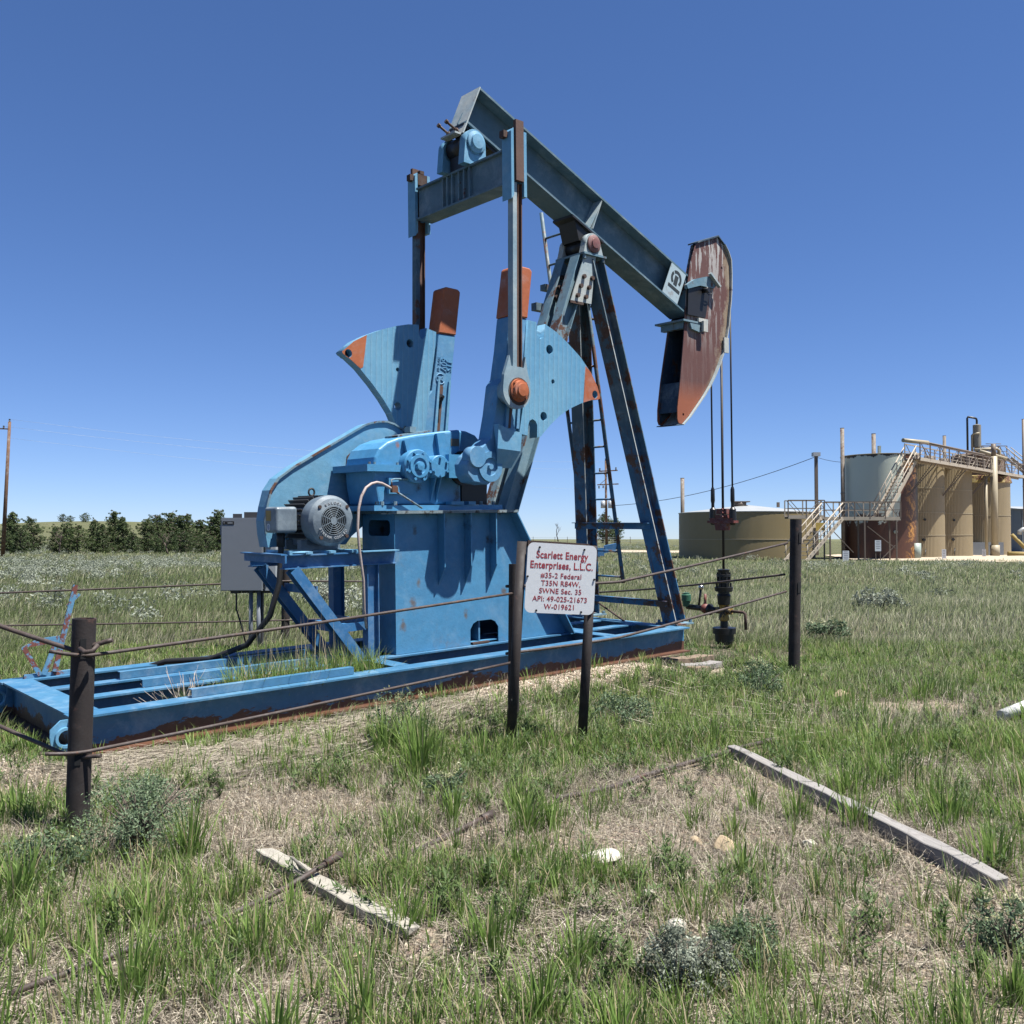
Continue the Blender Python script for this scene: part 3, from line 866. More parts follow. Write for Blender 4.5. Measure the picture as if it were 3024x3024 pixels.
cap_near = [(4.605, 3.862), (4.862, 3.862), (4.937, 4.39), (4.90, 4.42), (4.72, 4.425), (4.69, 4.40)]


def wmat(): return M['crank']


for side in (0, 1):
    if side == 0:
        ya, yb = 0.345, 0.565
        yo = ya                                      # face seen from the camera
        outl = c_near
    else:
        ya, yb = mir(0.545), mir(0.345)
        yo = ya
        outl = c_near
    cr = MB()
    cr.prism(outl, ya, yb)
    co = cr.build('crank', M['crankd'], jack)
    bv = co.modifiers.new('b', 'BEVEL'); bv.width = 0.012; bv.segments = 2; bv.limit_method = 'ANGLE'
    cp = MB(); cp.prism(cap_near, ya - 0.012, yb + 0.012)
    cpo = cp.build('crank_tip', M['orange'], co)
    bv = cpo.modifiers.new('b', 'BEVEL'); bv.width = 0.015; bv.segments = 2; bv.limit_method = 'ANGLE'
    # hub boss, raised rails and slot on the side facing the camera
    h = MB()
    yh = ya if side == 0 else ya
    h.lathe([(0.0, 0.16), (0.02, 0.16), (0.02, 0.095), (-0.01, 0.09), (-0.01, 0.03), (0.03, 0.03), (0.03, 0)], (4.30, yh - 0.001, 2.23), (0, -1, 0), 32)
    h.build('crank_hub', M['crankd'], co)
    h = MB()
    h.cyl((4.12, ya - 0.03, 2.33), (4.12, ya + 0.10, 2.33), 0.11, 24)
    h.build('hub_boss', M['crankd'], co)
    def ax(t, s0): # along crank axis from hub
        return (4.35 + 0.137 * t + s0, 2.30 + t)
    h = MB()
    for s0 in (0.105, 0.265):
        p, q = ax(0.35, s0 + 0.02), ax(1.0, s0)
        h.prism([(p[0] - 0.02, p[1]), (p[0] + 0.02, p[1]), (q[0] + 0.012, q[1]), (q[0], q[1] + 0.03), (q[0] - 0.015, q[1])], yo - 0.028, yo - 0.001)
    h.build('crank_rail', M['crankd'] if side == 0 else M['crank'], co)
    h = MB()
    p, q = ax(0.35, 0.155), ax(0.93, 0.145)
    h.prism([(p[0] - 0.04, p[1]), (p[0] + 0.045, p[1]), (q[0] + 0.042, q[1]), (q[0] + 0.02, q[1] + 0.04), (q[0] - 0.02, q[1] + 0.04), (q[0] - 0.04, q[1])], yo - 0.006, yo - 0.001)
    h.build('pin_slot', M['pitr'], co)
    h = MB()
    q = ax(0.80, 0.15)
    h.lathe([(0, 0.05), (0.015, 0.048), (0.02, 0.03), (0.028, 0.0)], (q[0], yo - 0.006, q[1]), (0, -1, 0), 14)
    h.hexbolt((q[0] + 0.02, yo - 0.03, q[1] + 0.01), (0, -1, 0), 0.02, 0.02)
    q = ax(0.62, 0.135)
    h.prism([(q[0] - 0.03, q[1] - 0.09), (q[0] + 0.02, q[1] - 0.11), (q[0] + 0.035, q[1] + 0.12), (q[0] - 0.02, q[1] + 0.12)], yo - 0.009, yo - 0.0065)
    h.build('crank_pin_nut', M['oil'], co)
    if side == 0:
        h = MB()
        h.add([(4.36, 0.26, 2.68), (4.52, 0.26, 2.625), (4.69, 0.26, 2.60), (4.665, 0.26, 2.40), (4.34, 0.26, 2.42),
               (4.36, 0.344, 2.68), (4.52, 0.344, 2.625), (4.69, 0.344, 2.60), (4.60, 0.344, 2.22), (4.40, 0.344, 2.22)],
              [(0, 1, 6, 5), (1, 2, 7, 6), (2, 3, 8, 7), (3, 4, 9, 8), (4, 0, 5, 9), (4, 3, 2, 1, 0), (5, 6, 7, 8, 9)])
        h.build('clamp_lug', M['crank'], co)
        wo_ = w_near
        holes = [circ(5.17, 3.555, 0.052), circ(5.218, 3.201, 0.026), circ(5.068, 2.805, 0.050), circ(5.898, 3.108, 0.045)]
        y0, y1 = 0.315, 0.44
        tri = [(5.746, 3.425), (5.83, 3.362), (5.942, 3.203), (5.984, 3.10), (5.981, 3.066), (5.955, 3.053), (5.839, 3.0405), (5.702, 3.001)]
        th = [circ(5.898, 3.108, 0.046)]
    else:
        wo_ = w_far
        holes = [circ(3.399, 3.505 - 0.01, 0.045), circ(4.221, 3.695, 0.048), circ(4.046, 3.379, 0.024), circ(4.043, 2.962, 0.048)]
        y0, y1 = 1.60, 1.725
        wo_ = [(x - 0.03, z) for x, z in wo_]
        holes = [[(x - 0.03, z) for x, z in hh] for hh in holes]
        tri = [(3.288, 3.506), (3.44, 3.6345), (3.608, 3.7235), (3.555, 3.365), (3.52, 3.344), (3.37, 3.449), (3.30, 3.485)]
        th = [circ(3.369, 3.495, 0.046)]
    wt = plate('counterweight', wo_, holes, y0, y1, M['weight'], co)
    plate('orange_tip', tri, th, y0 - 0.0025, y0 - 0.0005, M['orange'], wt)
    ins = MB()
    for hh in holes[:3]:
        cx = sum(p[0] for p in hh) / len(hh); cz = sum(p[1] for p in hh) / len(hh); rr = hh[0][0] - cx
        ins.cyl((cx, y1 - 0.03, cz), (cx, y1 - 0.025, cz), rr * 0.99, 20)
    ins.build('hole_bottom', M['dark'], wt)
    if side == 1:
        A = R(8)
        t1 = text('t', '60V', 0.125, M['crankd'], co, (4.672, yo - 0.003, 3.50), FRONT, 0.006, 0.0005, rot=R(-97), sx=0.8)
        t2 = text('t', '11S', 0.10, M['crankd'], co, (4.755, yo - 0.003, 3.49), FRONT, 0.006, 0.0005, rot=R(-97), sx=0.9)
        t3 = text('t', 'SEPT. 01', 0.05, M['crankd'], co, (4.60, yo - 0.003, 3.50), FRONT, 0.003, 0.0, rot=R(-97))
        rgm = MB()
        pr = [(0.062 * math.cos(2 * math.pi * k / 24), 0.062 * math.sin(2 * math.pi * k / 24)) for k in range(3, 23)]
        rgm.tube([(4.625 + a, yo - 0.004, 3.325 + c) for a, c in pr], 0.007, 5, up=(0, 1, 0))
        rgm.bar((4.58, yo - 0.004, 3.35), (4.67, yo - 0.004, 3.30), 0.012, 0.012, (0, 1, 0))
        rgm.bar((4.59, yo - 0.004, 3.29), (4.66, yo - 0.004, 3.36), 0.012, 0.012, (0, 1, 0))
        t4 = rgm.build('t', M['legm'], co)
        join_mesh([t1, t2, t3, t4], 'cast_lettering')

# ---------------------------------------------------------------- pitman arms
for side in (0, 1):
    f_ = (lambda v: v) if side == 0 else mir
    nm = 'pitman_arm'
    # column: C section, closed on the left, open recess on the right
    c_ = MB()
    bx0, bx1 = 4.49, 4.625
    tx0, tx1 = 4.518, 4.652
    za, zb = 3.26, 5.24
    y0, y1 = sorted((f_(0.17), f_(0.25)))
    def colbar(m, xa, xb, ya_, yb_, z0=za, z1=zb):
        d0 = (z0 - za) / (zb - za) * (tx0 - bx0); d1 = (z1 - za) / (zb - za) * (tx0 - bx0)
        m.add([(xa + d0, ya_, z0), (xb + d0, ya_, z0), (xb + d0, yb_, z0), (xa + d0, yb_, z0),
               (xa + d1, ya_, z1), (xb + d1, ya_, z1), (xb + d1, yb_, z1), (xa + d1, yb_, z1)],
              [(0, 3, 2, 1), (4, 5, 6, 7), (0, 1, 5, 4), (1, 2, 6, 5), (2, 3, 7, 6), (3, 0, 4, 7)])
    colbar(c_, bx0, bx0 + 0.055, y0, y1)
    colbar(c_, bx0 + 0.0555, bx1, y0 + 0.035, y0 + 0.045)
    pm = c_.build(nm, M['pit'] if side == 0 else M['legm'], jack)
    c_ = MB(); colbar(c_, bx1 - 0.012, bx1, y0 + 0.004, y0 + 0.0345)
    colbar(c_, bx1 - 0.012, bx1, y0 + 0.0455, y1)
    colbar(c_, bx0 + 0.056, bx1 - 0.013, y0 + 0.031, y0 + 0.0345)
    c_.build('column_web', M['pitr'], pm)
    # lower bearing plate (teardrop)
    tp = [(4.44, 3.40), (4.46, 3.29), (4.51, 3.285), (4.59, 3.285), (4.64, 3.28), (4.665, 3.40), (4.695, 3.24), (4.73, 3.13)] + \
         [(4.54 + 0.197 * math.cos(R(a)), 3.035 + 0.197 * math.sin(R(a))) for a in range(20, -200, -15)] + [(4.36, 3.19)]
    t_ = MB(); t_.prism(tp, *(sorted((f_(0.165), f_(0.205)))))
    t_.cyl((4.54, f_(0.206), 3.035), (4.54, f_(0.344), 3.035), 0.13, 24)
    t_.build('wrist_bearing', M['pit'], pm)
    if side == 0:
        t_ = MB()
        t_.lathe([(0, 0.125), (0.02, 0.12), (0.02, 0.105), (0.055, 0.095), (0.06, 0.07), (0.075, 0.066), (0.08, 0.0)], (4.56, 0.164, 3.035), (0, -1, 0), 30)
        for k in range(4):
            a = R(45 + 90 * k)
            t_.hexbolt((4.56 + 0.108 * math.cos(a), 0.146, 3.035 + 0.108 * math.sin(a)), (0, -1, 0), 0.015, 0.02)
        t_.build('bearing_cap', M['orange'], pm)
        t_ = MB(); t_.lathe([(0, 0.15), (0.004, 0.148), (0.004, 0.0)], (4.565, 0.1645, 3.025), (0, -1, 0), 20); t_.build('grease_ring', M['rust'], pm)
    # top bracket around the equaliser end
    k_ = MB()
    ye, yf = sorted((f_(0.145), f_(0.292)))
    k_.prism([(4.475, 5.045), (4.512, 5.09), (4.512, 5.80), (4.475, 5.76)], ye, yf)
    k_.box((4.655, ye, 5.10), (4.695, yf, 5.79))
    kb = k_.build('top_bracket', M['crank'], pm)
    k_ = MB(); k_.box((4.53, f_(0.128), 5.25), (4.64, f_(0.168), 5.89)); k_.build('bracket_plate', M['pitr'], kb)
    k_ = MB()
    k_.box((4.42, f_(0.20), 5.70), (4.474, f_(0.27), 5.77)); k_.box((4.56, f_(0.22), 5.80), (4.62, f_(0.28), 5.84))
    k_.box((4.52, f_(0.17), 5.66), (4.65, f_(0.29), 5.79))
    k_.build('bracket_clamp', M['rust'], kb)

# ---------------------------------------------------------------- equaliser beam
E0, E1 = 0.305, mir(0.305)
e = MB()
e.box((4.48, E0, 5.225), (4.71, E1, 5.247))
e.box((4.48, E0, 5.582), (4.71, E1, 5.604))
e.box((4.52, E0, 5.2475), (4.532, E1, 5.5815))
e.box((4.67, E0, 5.2475), (4.682, E1, 5.5815))
eq = e.build('equaliser_beam', M['teal'], jack)
for y in (1.345, 1.26, 1.17, 1.05, 0.955, 0.86):
    m_ = MB(); m_.box((4.484, y - 0.007, 5.248), (4.519, y + 0.007, 5.581)); m_.build('stiffener', M['tealr'], eq)
# tail bearing standing on it
t_ = MB()
tbx, tbz = 4.56, 5.86
for ya, yb in ((0.83, 0.93), (1.22, 1.32)):
    t_.lathe([(0, 0.145), (yb - ya, 0.145)], (tbx, ya, tbz), (0, 1, 0), 30)
    t_.prism([(tbx - 0.145, tbz), (tbx + 0.145, tbz), (tbx + 0.15, 5.605), (tbx - 0.17, 5.605)], ya, yb)
t_.build('tail_bearing', M['crank'], eq)
t_ = MB(); t_.cyl((tbx, 0.931, tbz), (tbx, 1.219, tbz), 0.12, 24); t_.box((4.49, 0.95, 5.605), (4.70, 1.20, 5.76))
t_.build('bearing_barrel', M['oily'], eq)
t_ = MB(); t_.lathe([(0, 0.12), (0.02, 0.12), (0.03, 0.085), (0.05, 0.08), (0.055, 0)], (tbx, 0.829, tbz), (0, -1, 0), 26); t_.build('bearing_cap', M['crank'], eq)

# ---------------------------------------------------------------- walking beam
def top(u): return 6.547 - 0.4035 * (u - 4.705)
def bot(u): return 5.915 - 0.4148 * (u - 4.946)
HB = 0.162
w_ = MB()
dn = Vector((-0.379, 0, -0.925))      # down, across the beam
def fl_(m, f, ua, ub, t, up):
    p, q = Vector((ua, 0, f(ua))), Vector((ub, 0, f(ub)))
    o = dn * (t if up else -t)
    p2, q2 = p + o, q + o
    m.add([(p.x, VC - HB, p.z), (q.x, VC - HB, q.z), (q.x, VC + HB, q.z), (p.x, VC + HB, p.z),
           (p2.x, VC - HB, p2.z), (q2.x, VC - HB, q2.z), (q2.x, VC + HB, q2.z), (p2.x, VC + HB, p2.z)],
          [(0, 1, 2, 3), (7, 6, 5, 4), (0, 4, 5, 1), (1, 5, 6, 2), (2, 6, 7, 3), (3, 7, 4, 0)] if up else
          [(3, 2, 1, 0), (4, 5, 6, 7), (1, 5, 4, 0), (2, 6, 5, 1), (3, 7, 6, 2), (0, 4, 7, 3)])
fl_(w_, top, 4.715, 8.63, 0.025, True)
fl_(w_, bot, 4.50, 8.46, 0.025, False)
w_.prism([(4.71, top(4.71) - 0.03), (8.61, top(8.61) - 0.03), (8.45, bot(8.45) + 0.03), (4.50, bot(4.50) + 0.03)], VC - 0.009, VC + 0.009)
wb = w_.build('walking_beam', M['teal'], jack)
m_ = MB()      # closing plate on the tail
m_.prism([(4.700, 6.55), (4.713, 6.545), (4.458, 5.965), (4.445, 5.97)], VC - HB - 0.004, VC + HB + 0.004)
m_.build('tail_plate', M['pale'], wb)
m_ = MB()      # slide bar under the tail
m_.prism([(4.49, bot(4.49) - 0.002), (5.02, bot(5.02) - 0.002), (5.02, bot(5.02) - 0.05), (4.49, bot(4.49) - 0.05)], VC - 0.13, VC + 0.13)
m_.prism([(4.60, bot(4.60) - 0.052), (4.88, bot(4.88) - 0.052), (4.66, 5.93), (4.52, 5.95)], VC - 0.10, VC + 0.10)
m_.build('tail_saddle', M['oily'], wb)
m_ = MB()
for y in (VC - 0.07, VC + 0.07):
    m_.tube([(4.50, y, 5.985), (4.29, y, 6.075)], 0.014, 8)
    m_.hexbolt((4.305, y, 6.068), (-0.92, 0, 0.39), 0.024, 0.03)
    m_.hexbolt((4.44, y, 6.01), (-0.92, 0, 0.39), 0.026, 0.03)
m_.build('adjusting_stud', M['rust'], wb)
m_ = MB(); m_.box((4.36, VC - 0.13, 5.955), (4.46, VC + 0.13, 5.975)); m_.build('stud_plate', M['pale'], wb)
for ys in (-1, 1):      # tapered stiffener over the centre bearing
    m_ = MB()
    ub_, ut_ = 6.48, 6.715
    a0 = VC + ys * 0.010; a1 = VC + ys * (HB - 0.004)
    zt, zb_ = top(ut_) - 0.03, bot(ub_) + 0.03
    for uu in (0.0, 0.055):
        m_.add([(ub_ + uu, a0, zb_), (ub_ + uu, a1, zb_), (ut_, a0, zt), (ut_, a1, zt),
                (ub_ + uu + 0.012, a0, zb_), (ub_ + uu + 0.012, a1, zb_), (ut_ + 0.012, a0, zt), (ut_ + 0.012, a1, zt)],
               [(0, 1, 3, 2), (4, 6, 7, 5), (0, 4, 5, 1), (2, 3, 7, 6), (0, 2, 6, 4), (1, 5, 7, 3)])
    m_.build('stiffener', M['pale'], wb)
# emblem plate near the head
ep = MB()
q4 = [(8.11, top(8.11) - 0.028), (8.42, top(8.42) - 0.028), (8.215, bot(8.215) + 0.028), (7.90, bot(7.90) + 0.028)]
ep.prism(q4, VC - HB + 0.001, VC - HB + 0.007)
ep.prism(q4, VC + HB - 0.007, VC + HB - 0.001)
ept = NT('emblem_plate_paint')
_k = ept.ramp(ept.noise(4.5, 10, 0.7), [(0.56, 0.0), (0.68, 0.8)])
emb = ep.build('emblem_plate', ept.out(ept.mix(_k, (0.40, 0.52, 0.58), (0.20, 0.11, 0.07)), 0.6), wb)
em = MB()
cx, cz = 8.20, 4.935
exx = Vector((0.925, 0, -0.379)); ezz = Vector((0.379, 0, 0.925))
def E2(a, c): p = Vector((cx, 0, cz)) + exx * a + ezz * c; return (p.x, p.z)
ring = []
for a in range(-35, 236, 15): ring.append(E2(0.115 * math.cos(R(a)), 0.115 * math.sin(R(a))))
for a in range(235, -36, -15): ring.append(E2(0.075 * math.cos(R(a)), 0.075 * math.sin(R(a))))
em.prism(ring[:12] + ring[-12:], VC - HB - 0.002, VC - HB + 0.0005)
em.prism(ring[12:-12], VC - HB - 0.002, VC - HB + 0.0005)
em.prism([E2(-0.035, 0.04), E2(0.04, 0.04), E2(0.04, -0.10), E2(-0.035, -0.10)], VC - HB - 0.002, VC - HB + 0.0005)
em.prism([E2(-0.13, -0.13), E2(0.13, -0.13), E2(0.13, -0.175), E2(-0.13, -0.175)], VC - HB - 0.002, VC - HB + 0.0005)
em.build('emblem', simple('emblem_dark', (0.02, 0.03, 0.035), 0.6), emb)

# ---------------------------------------------------------------- horse head
hs = [(9.119, 5.677), (8.635, 5.498), (8.50, 5.20), (8.40, 4.80), (8.344, 4.253), (8.244, 3.549), (8.174, 3.152), (8.172, 3.0), (8.20, 2.945), (8.271, 2.938), (8.42, 3.06), (8.557, 3.193),
      (8.73, 3.36), (8.879, 3.523), (9.0, 3.68), (9.10, 3.836), (9.20, 4.02), (9.273, 4.217), (9.33, 4.42), (9.364, 4.643), (9.395, 4.80), (9.411, 4.95), (9.42, 5.2), (9.41, 5.40), (9.35, 5.50), (9.269, 5.589)]
H0, H1 = 0.895, mir(0.895)
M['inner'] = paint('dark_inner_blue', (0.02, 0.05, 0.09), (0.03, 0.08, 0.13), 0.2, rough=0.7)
M['edge'] = paint('sunlit_worn_edge', (0.50, 0.52, 0.50), (0.28, 0.36, 0.40), 0.30, streak=0.3, rough=0.6)  # worn whitish paint, kept pale to colour in the sun on the edge
hh_ = NT('horse_head_paint')
base = hh_.mix(hh_.noise(5, 10, 0.7), (0.10, 0.040, 0.034), (0.165, 0.070, 0.055))
dro = hh_.ramp(hh_.noise(1.0, 9, 0.7, vec=hh_.vec((11, 11, 1.3))), [(0.515, 0.0), (0.54, 1.0)])
zz = hh_.xyz()[2]
upm = hh_.ramp(hh_.math('DIVIDE', hh_.math('SUBTRACT', zz, 2.9), 3.0), [(0.35, 0.05), (0.55, 0.5), (0.80, 0.7), (0.92, 1.0)])
base = hh_.mix(hh_.math('MULTIPLY', dro, upm), base, (0.55, 0.55, 0.53))
xx_ = hh_.math('SUBTRACT', hh_.xyz()[0], 6.42); zq_ = hh_.math('SUBTRACT', zz, 5.1)
rr_ = hh_.math('SQRT', hh_.math('ADD', hh_.math('MULTIPLY', xx_, xx_), hh_.math('MULTIPLY', zq_, zq_)))
rim_ = hh_.ramp(hh_.math('ADD', hh_.math('MULTIPLY', hh_.math('SUBTRACT', rr_, 2.80), 3.2), hh_.math('MULTIPLY', hh_.math('SUBTRACT', hh_.noise(4, 9, 0.7), 0.5), 1.6)), [(0.25, 0.0), (0.45, 0.8)])
rim_ = hh_.math('MULTIPLY', rim_, hh_.ramp(hh_.math('DIVIDE', hh_.math('SUBTRACT', zz, 2.9), 3.0), [(0.15, 0.2), (0.4, 1.0), (0.85, 0.9), (0.95, 0.2)]))
base = hh_.mix(rim_, base, (0.34, 0.27, 0.18))
orn = hh_.ramp(hh_.math('DIVIDE', hh_.math('SUBTRACT', zz, 2.9), 3.0), [(0.12, 1.0), (0.22, 0.0)])
base = hh_.mix(orn, base, (0.33, 0.10, 0.045))
M['head'] = hh_.out(base, 0.62, bump=hh_.noise(20, 8, 0.7), bstr=0.25, bdist=0.006)
hd = plate('horse_head', hs, [circ(8.30, 3.07, 0.02), circ(9.23, 5.25, 0.02)], H0, H0 + 0.014, M['head'], jack)
hs2 = [(9.119, 5.677), (8.98, 5.61), (8.86, 5.20), (8.68, 4.75), (8.42, 4.30)] + hs[5:]
far2 = plate('f', hs2, [circ(8.30, 3.07, 0.02)], H1 - 0.014, H1, M['head'], jack)
hd = join_mesh([hd, far2], 'horse_head')
m_ = MB()
fr = [(8.26, 2.93), (8.42, 3.05), (8.557, 3.183), (8.735, 3.352), (8.887, 3.515), (9.01, 3.675), (9.112, 3.83), (9.212, 4.015), (9.286, 4.215), (9.343, 4.418), (9.377, 4.643), (9.407, 4.80), (9.423, 4.95),
      (9.432, 5.2), (9.422, 5.40), (9.36, 5.51), (9.275, 5.60)]
for p, q in zip(fr[:-1], fr[1:]):
    m_.add([(p[0], H0 - 0.035, p[1]), (q[0], H0 - 0.035, q[1]), (q[0], H1 + 0.035, q[1]), (p[0], H1 + 0.035, p[1]),
            (p[0] + 0.016, H0 - 0.035, p[1] - 0.008), (q[0] + 0.016, H0 - 0.035, q[1] - 0.008), (q[0] + 0.016, H1 + 0.035, q[1] - 0.008), (p[0] + 0.016, H1 + 0.035, p[1] - 0.008)],
           [(0, 1, 2, 3), (7, 6, 5, 4), (0, 4, 5, 1), (2, 6, 7, 3), (0, 3, 7, 4), (1, 5, 6, 2)])
m_.build('wrap_plate', M['pale'], hd)
m_ = MB()
m_.prism([(9.119, 5.679), (9.275, 5.592), (9.26, 5.61), (9.12, 5.70), (8.95, 5.63), (8.955, 5.61)], H0 - 0.03, H1 + 0.03)
m_.prism([(9.0, 5.632), (9.0, 5.65), (8.63, 5.515), (8.635, 5.50)], H0 - 0.03, H0 + 0.03)
m_.prism([(8.18, 2.93), (8.27, 2.936), (8.27, 2.92), (8.16, 2.915)], H0 - 0.03, H1 + 0.01)
m_.prism([(8.20, 3.10), (8.28, 3.52), (8.295, 3.52), (8.215, 3.10)], H0 + 0.016, H1 - 0.016)
m_.prism([(8.98, 5.55), (8.90, 5.20), (8.72, 4.75), (8.46, 4.30), (8.255, 3.549), (8.185, 3.152), (8.22, 2.96), (8.40, 3.08), (8.9, 3.60), (9.2, 4.1), (9.3, 4.7), (9.3, 5.4), (9.1, 5.60)], H1 - 0.022, H1 - 0.0145)
m_.prism([(8.98, 5.55), (8.90, 5.20), (8.72, 4.75), (8.46, 4.30), (8.255, 3.549), (8.185, 3.152), (8.22, 2.96), (8.40, 3.08), (8.9, 3.60), (9.2, 4.1), (9.3, 4.7), (9.3, 5.4), (9.1, 5.60)], H0 + 0.0145, H0 + 0.022)
m_.build('cross_plates', M['inner'], hd)
m_ = MB()      # hinge shelf under the beam end and latch above
m_.box((8.27, 0.85, 4.36), (8.76, 1.36, 4.385))
m_.box((8.33, H0 + 0.02, 4.27), (8.42, 1.30, 4.359))
m_.prism([(8.42, 4.359), (8.70, 4.359), (8.74, 4.31), (8.66, 4.24), (8.46, 4.27)], H0 - 0.04, H0 - 0.003)
m_.build('hinge_shelf', M['tealr'], hd)
m_ = MB()
m_.box((8.60, 0.84, 4.386), (8.82, 0.87, 4.44))
m_.box((8.66, 0.80, 4.25), (8.76, 0.839, 4.40))
m_.build('shelf_clamp', M['pale'], hd)
m_ = MB()
m_.prism([(8.33, 4.86), (8.53, 4.97), (8.70, 5.02), (8.85, 5.06), (9.03, 4.965), (8.955, 4.90), (8.64, 4.895), (8.36, 4.81)], H0 - 0.06, H0 - 0.003)
m_.box((8.42, VC - 0.14, 4.50), (8.50, VC + 0.14, 4.98))
m_.build('latch_block', M['tealr'], hd)
m_ = MB()
m_.bar((8.82, H0 - 0.09, 5.09), (9.05, H0 - 0.09, 4.93), 0.05, 0.03, (0.5, 0, 0.8))
m_.build('latch_bar', M['pale'], hd)
m_ = MB()
m_.prism([(8.40, 4.82), (8.64, 4.88), (8.90, 4.88), (8.78, 4.46), (8.38, 4.46)], H0 - 0.035, H0 - 0.0035)
m_.tube([(8.80 + 0.06 * math.cos(2 * math.pi * k / 14), H0 - 0.09, 4.82 + 0.025 * math.sin(2 * math.pi * k / 14)) for k in range(15)], 0.005, 5, cap=False)
m_.cyl((8.74, H0 - 0.13, 4.84), (8.74, H0 - 0.04, 4.84), 0.035, 12)
m_.build('latch_pin', M['oily'], hd)
m_ = MB(); m_.box((9.22, H0 - 0.04, 4.02), (9.33, H0 - 0.015, 4.24)); m_.build('rope_guide', M['pale'], hd)

# ---------------------------------------------------------------- samson post
sp = MB()
sp.box((6.28, 0.82, 4.93), (6.68, mir(0.82), 4.955))
for x in (6.31, 6.65):
    for y in (0.85, mir(0.85)):
        sp.hexbolt((x, y, 4.929), (0, 0, -1), 0.022, 0.05)
samson = sp.build('samson_post', M['tealr'], jack)
for v0, v1, m0 in ((0.33, 0.945, 'tealr'), (mir(0.33), mir(0.945), 'legm')):
    l_ = MB(); l_.ibeam((7.345, v0, 0.323), (6.555, v1, 4.90), 0.205, 0.205, (1, 0, 0), 0.014, 0.012)
    lg_ = l_.build('front_leg', M['legm'], samson)
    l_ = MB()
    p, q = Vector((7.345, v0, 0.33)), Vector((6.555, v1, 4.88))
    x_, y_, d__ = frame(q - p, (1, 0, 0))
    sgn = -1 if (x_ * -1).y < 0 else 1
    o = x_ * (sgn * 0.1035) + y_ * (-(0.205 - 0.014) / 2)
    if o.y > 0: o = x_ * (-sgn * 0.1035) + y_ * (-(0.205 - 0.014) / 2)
    l_.bar(p + o, q + o, 0.002, 0.0135, (1, 0, 0))  # thin pale strip: the sun-caught line painted onto the worn flange edge
    l_.build('sunlit_worn_flange_edge', M['edge'], lg_)
for y in (0.945, mir(0.945)):
    l_ = MB()
    l_.ibeam((6.33, y, 4.88), (5.02, y, 1.62), 0.15, 0.20, (1, 0, 0), 0.012, 0.012)
    l_.build('rear_leg', M['tealr'], samson)
l_ = MB()
l_.prism([(6.32, 4.927), (6.52, 4.927), (6.43, 4.33), (6.07, 4.33), (6.14, 4.50)], 0.855, 0.868)
l_.prism([(6.32, 4.927), (6.52, 4.927), (6.43, 4.33), (6.07, 4.33), (6.14, 4.50)], mir(0.868), mir(0.855))
gs = l_.build('head_gusset', M['pale'], samson)
l_ = MB()
for i in range(3):
    for j in range(2):
        l_.hexbolt((6.175 + 0.145 * j + 0.058 * (i), 0.855, 4.40 + 0.125 * i), (0, -1, 0), 0.028, 0.035)
    l_.hexbolt((6.10 + 0.055 * i, mir(0.99), 4.42 + 0.13 * i), (0, -1, 0), 0.028, 0.04)
l_.box((6.05, 0.845, 4.295), (6.28, 0.875, 4.325))
l_.build('gusset_bolts', M['rust'], gs)
def legp(w, near=True):
    t = (w - 0.323) / (4.90 - 0.323)
    u = 7.345 + (6.555 - 7.345) * t
    v = 0.33 + (0.945 - 0.33) * t
    return u, (v if near else mir(v))
for wz, d in ((1.55, -0.11), (0.565, -0.11)):
    u, v0 = legp(wz)
    v1 = mir(v0)
    b_ = MB()
    b_.box((u + d - 0.012, v0 - 0.06, wz - 0.04), (u + d - 0.001, v1 + 0.10, wz + 0.035))
    b_.box((u + d - 0.07, v0 - 0.06, wz + 0.0355), (u + d + 0.0, v1 + 0.10, wz + 0.045))
    b_.build('cross_brace', M['legm'], samson)
b_ = MB(); b_.tube([(7.30, mir(0.42), 0.55), (7.15, 1.0, 0.30)], 0.012, 6); b_.build('tie_rod', M['rust'], samson)
# saddle bearing
s_ = MB()
s_.cyl((6.46, 0.93, 5.07), (6.46, 1.22, 5.07), 0.115, 26)
s_.add([(6.30, 0.93, 5.12), (6.62, 0.93, 5.10), (6.62, 1.22, 5.10), (6.30, 1.22, 5.12), (6.22, 0.93, bot(6.22) - 0.002), (6.66, 0.93, bot(6.66) - 0.002), (6.66, 1.22, bot(6.66) - 0.002), (6.22, 1.22, bot(6.22) - 0.002)],
       [(0, 3, 2, 1), (4, 5, 6, 7), (0, 1, 5, 4), (1, 2, 6, 5), (2, 3, 7, 6), (3, 0, 4, 7)])
s_.prism([(6.16, bot(6.16) - 0.003), (6.72, bot(6.72) - 0.003), (6.72, bot(6.72) - 0.03), (6.16, bot(6.16) - 0.03)], 0.90, 1.25)
sb = s_.build('saddle_bearing', M['oily'], samson)
for ya, yb in ((0.84, 0.925), (1.225, 1.31)):
    s_ = MB()
    s_.lathe([(0, 0.135), (yb - ya, 0.135)], (6.46, ya, 5.08), (0, 1, 0), 26)
    s_.prism([(6.325, 5.08), (6.595, 5.08), (6.64, 4.957), (6.29, 4.957)], ya, yb)
    s_.build('bearing_housing', M['pale'], sb)
s_ = MB(); s_.lathe([(0, 0.11), (0.02, 0.11), (0.03, 0.09), (0.035, 0.065), (0.05, 0.06), (0.055, 0)], (6.46, 0.839, 5.08), (0, -1, 0), 24)
s_.build('bearing_cap', paint('faded_red_paint', (0.20, 0.075, 0.07), (0.30, 0.14, 0.12), 0.1, sc=4), sb)
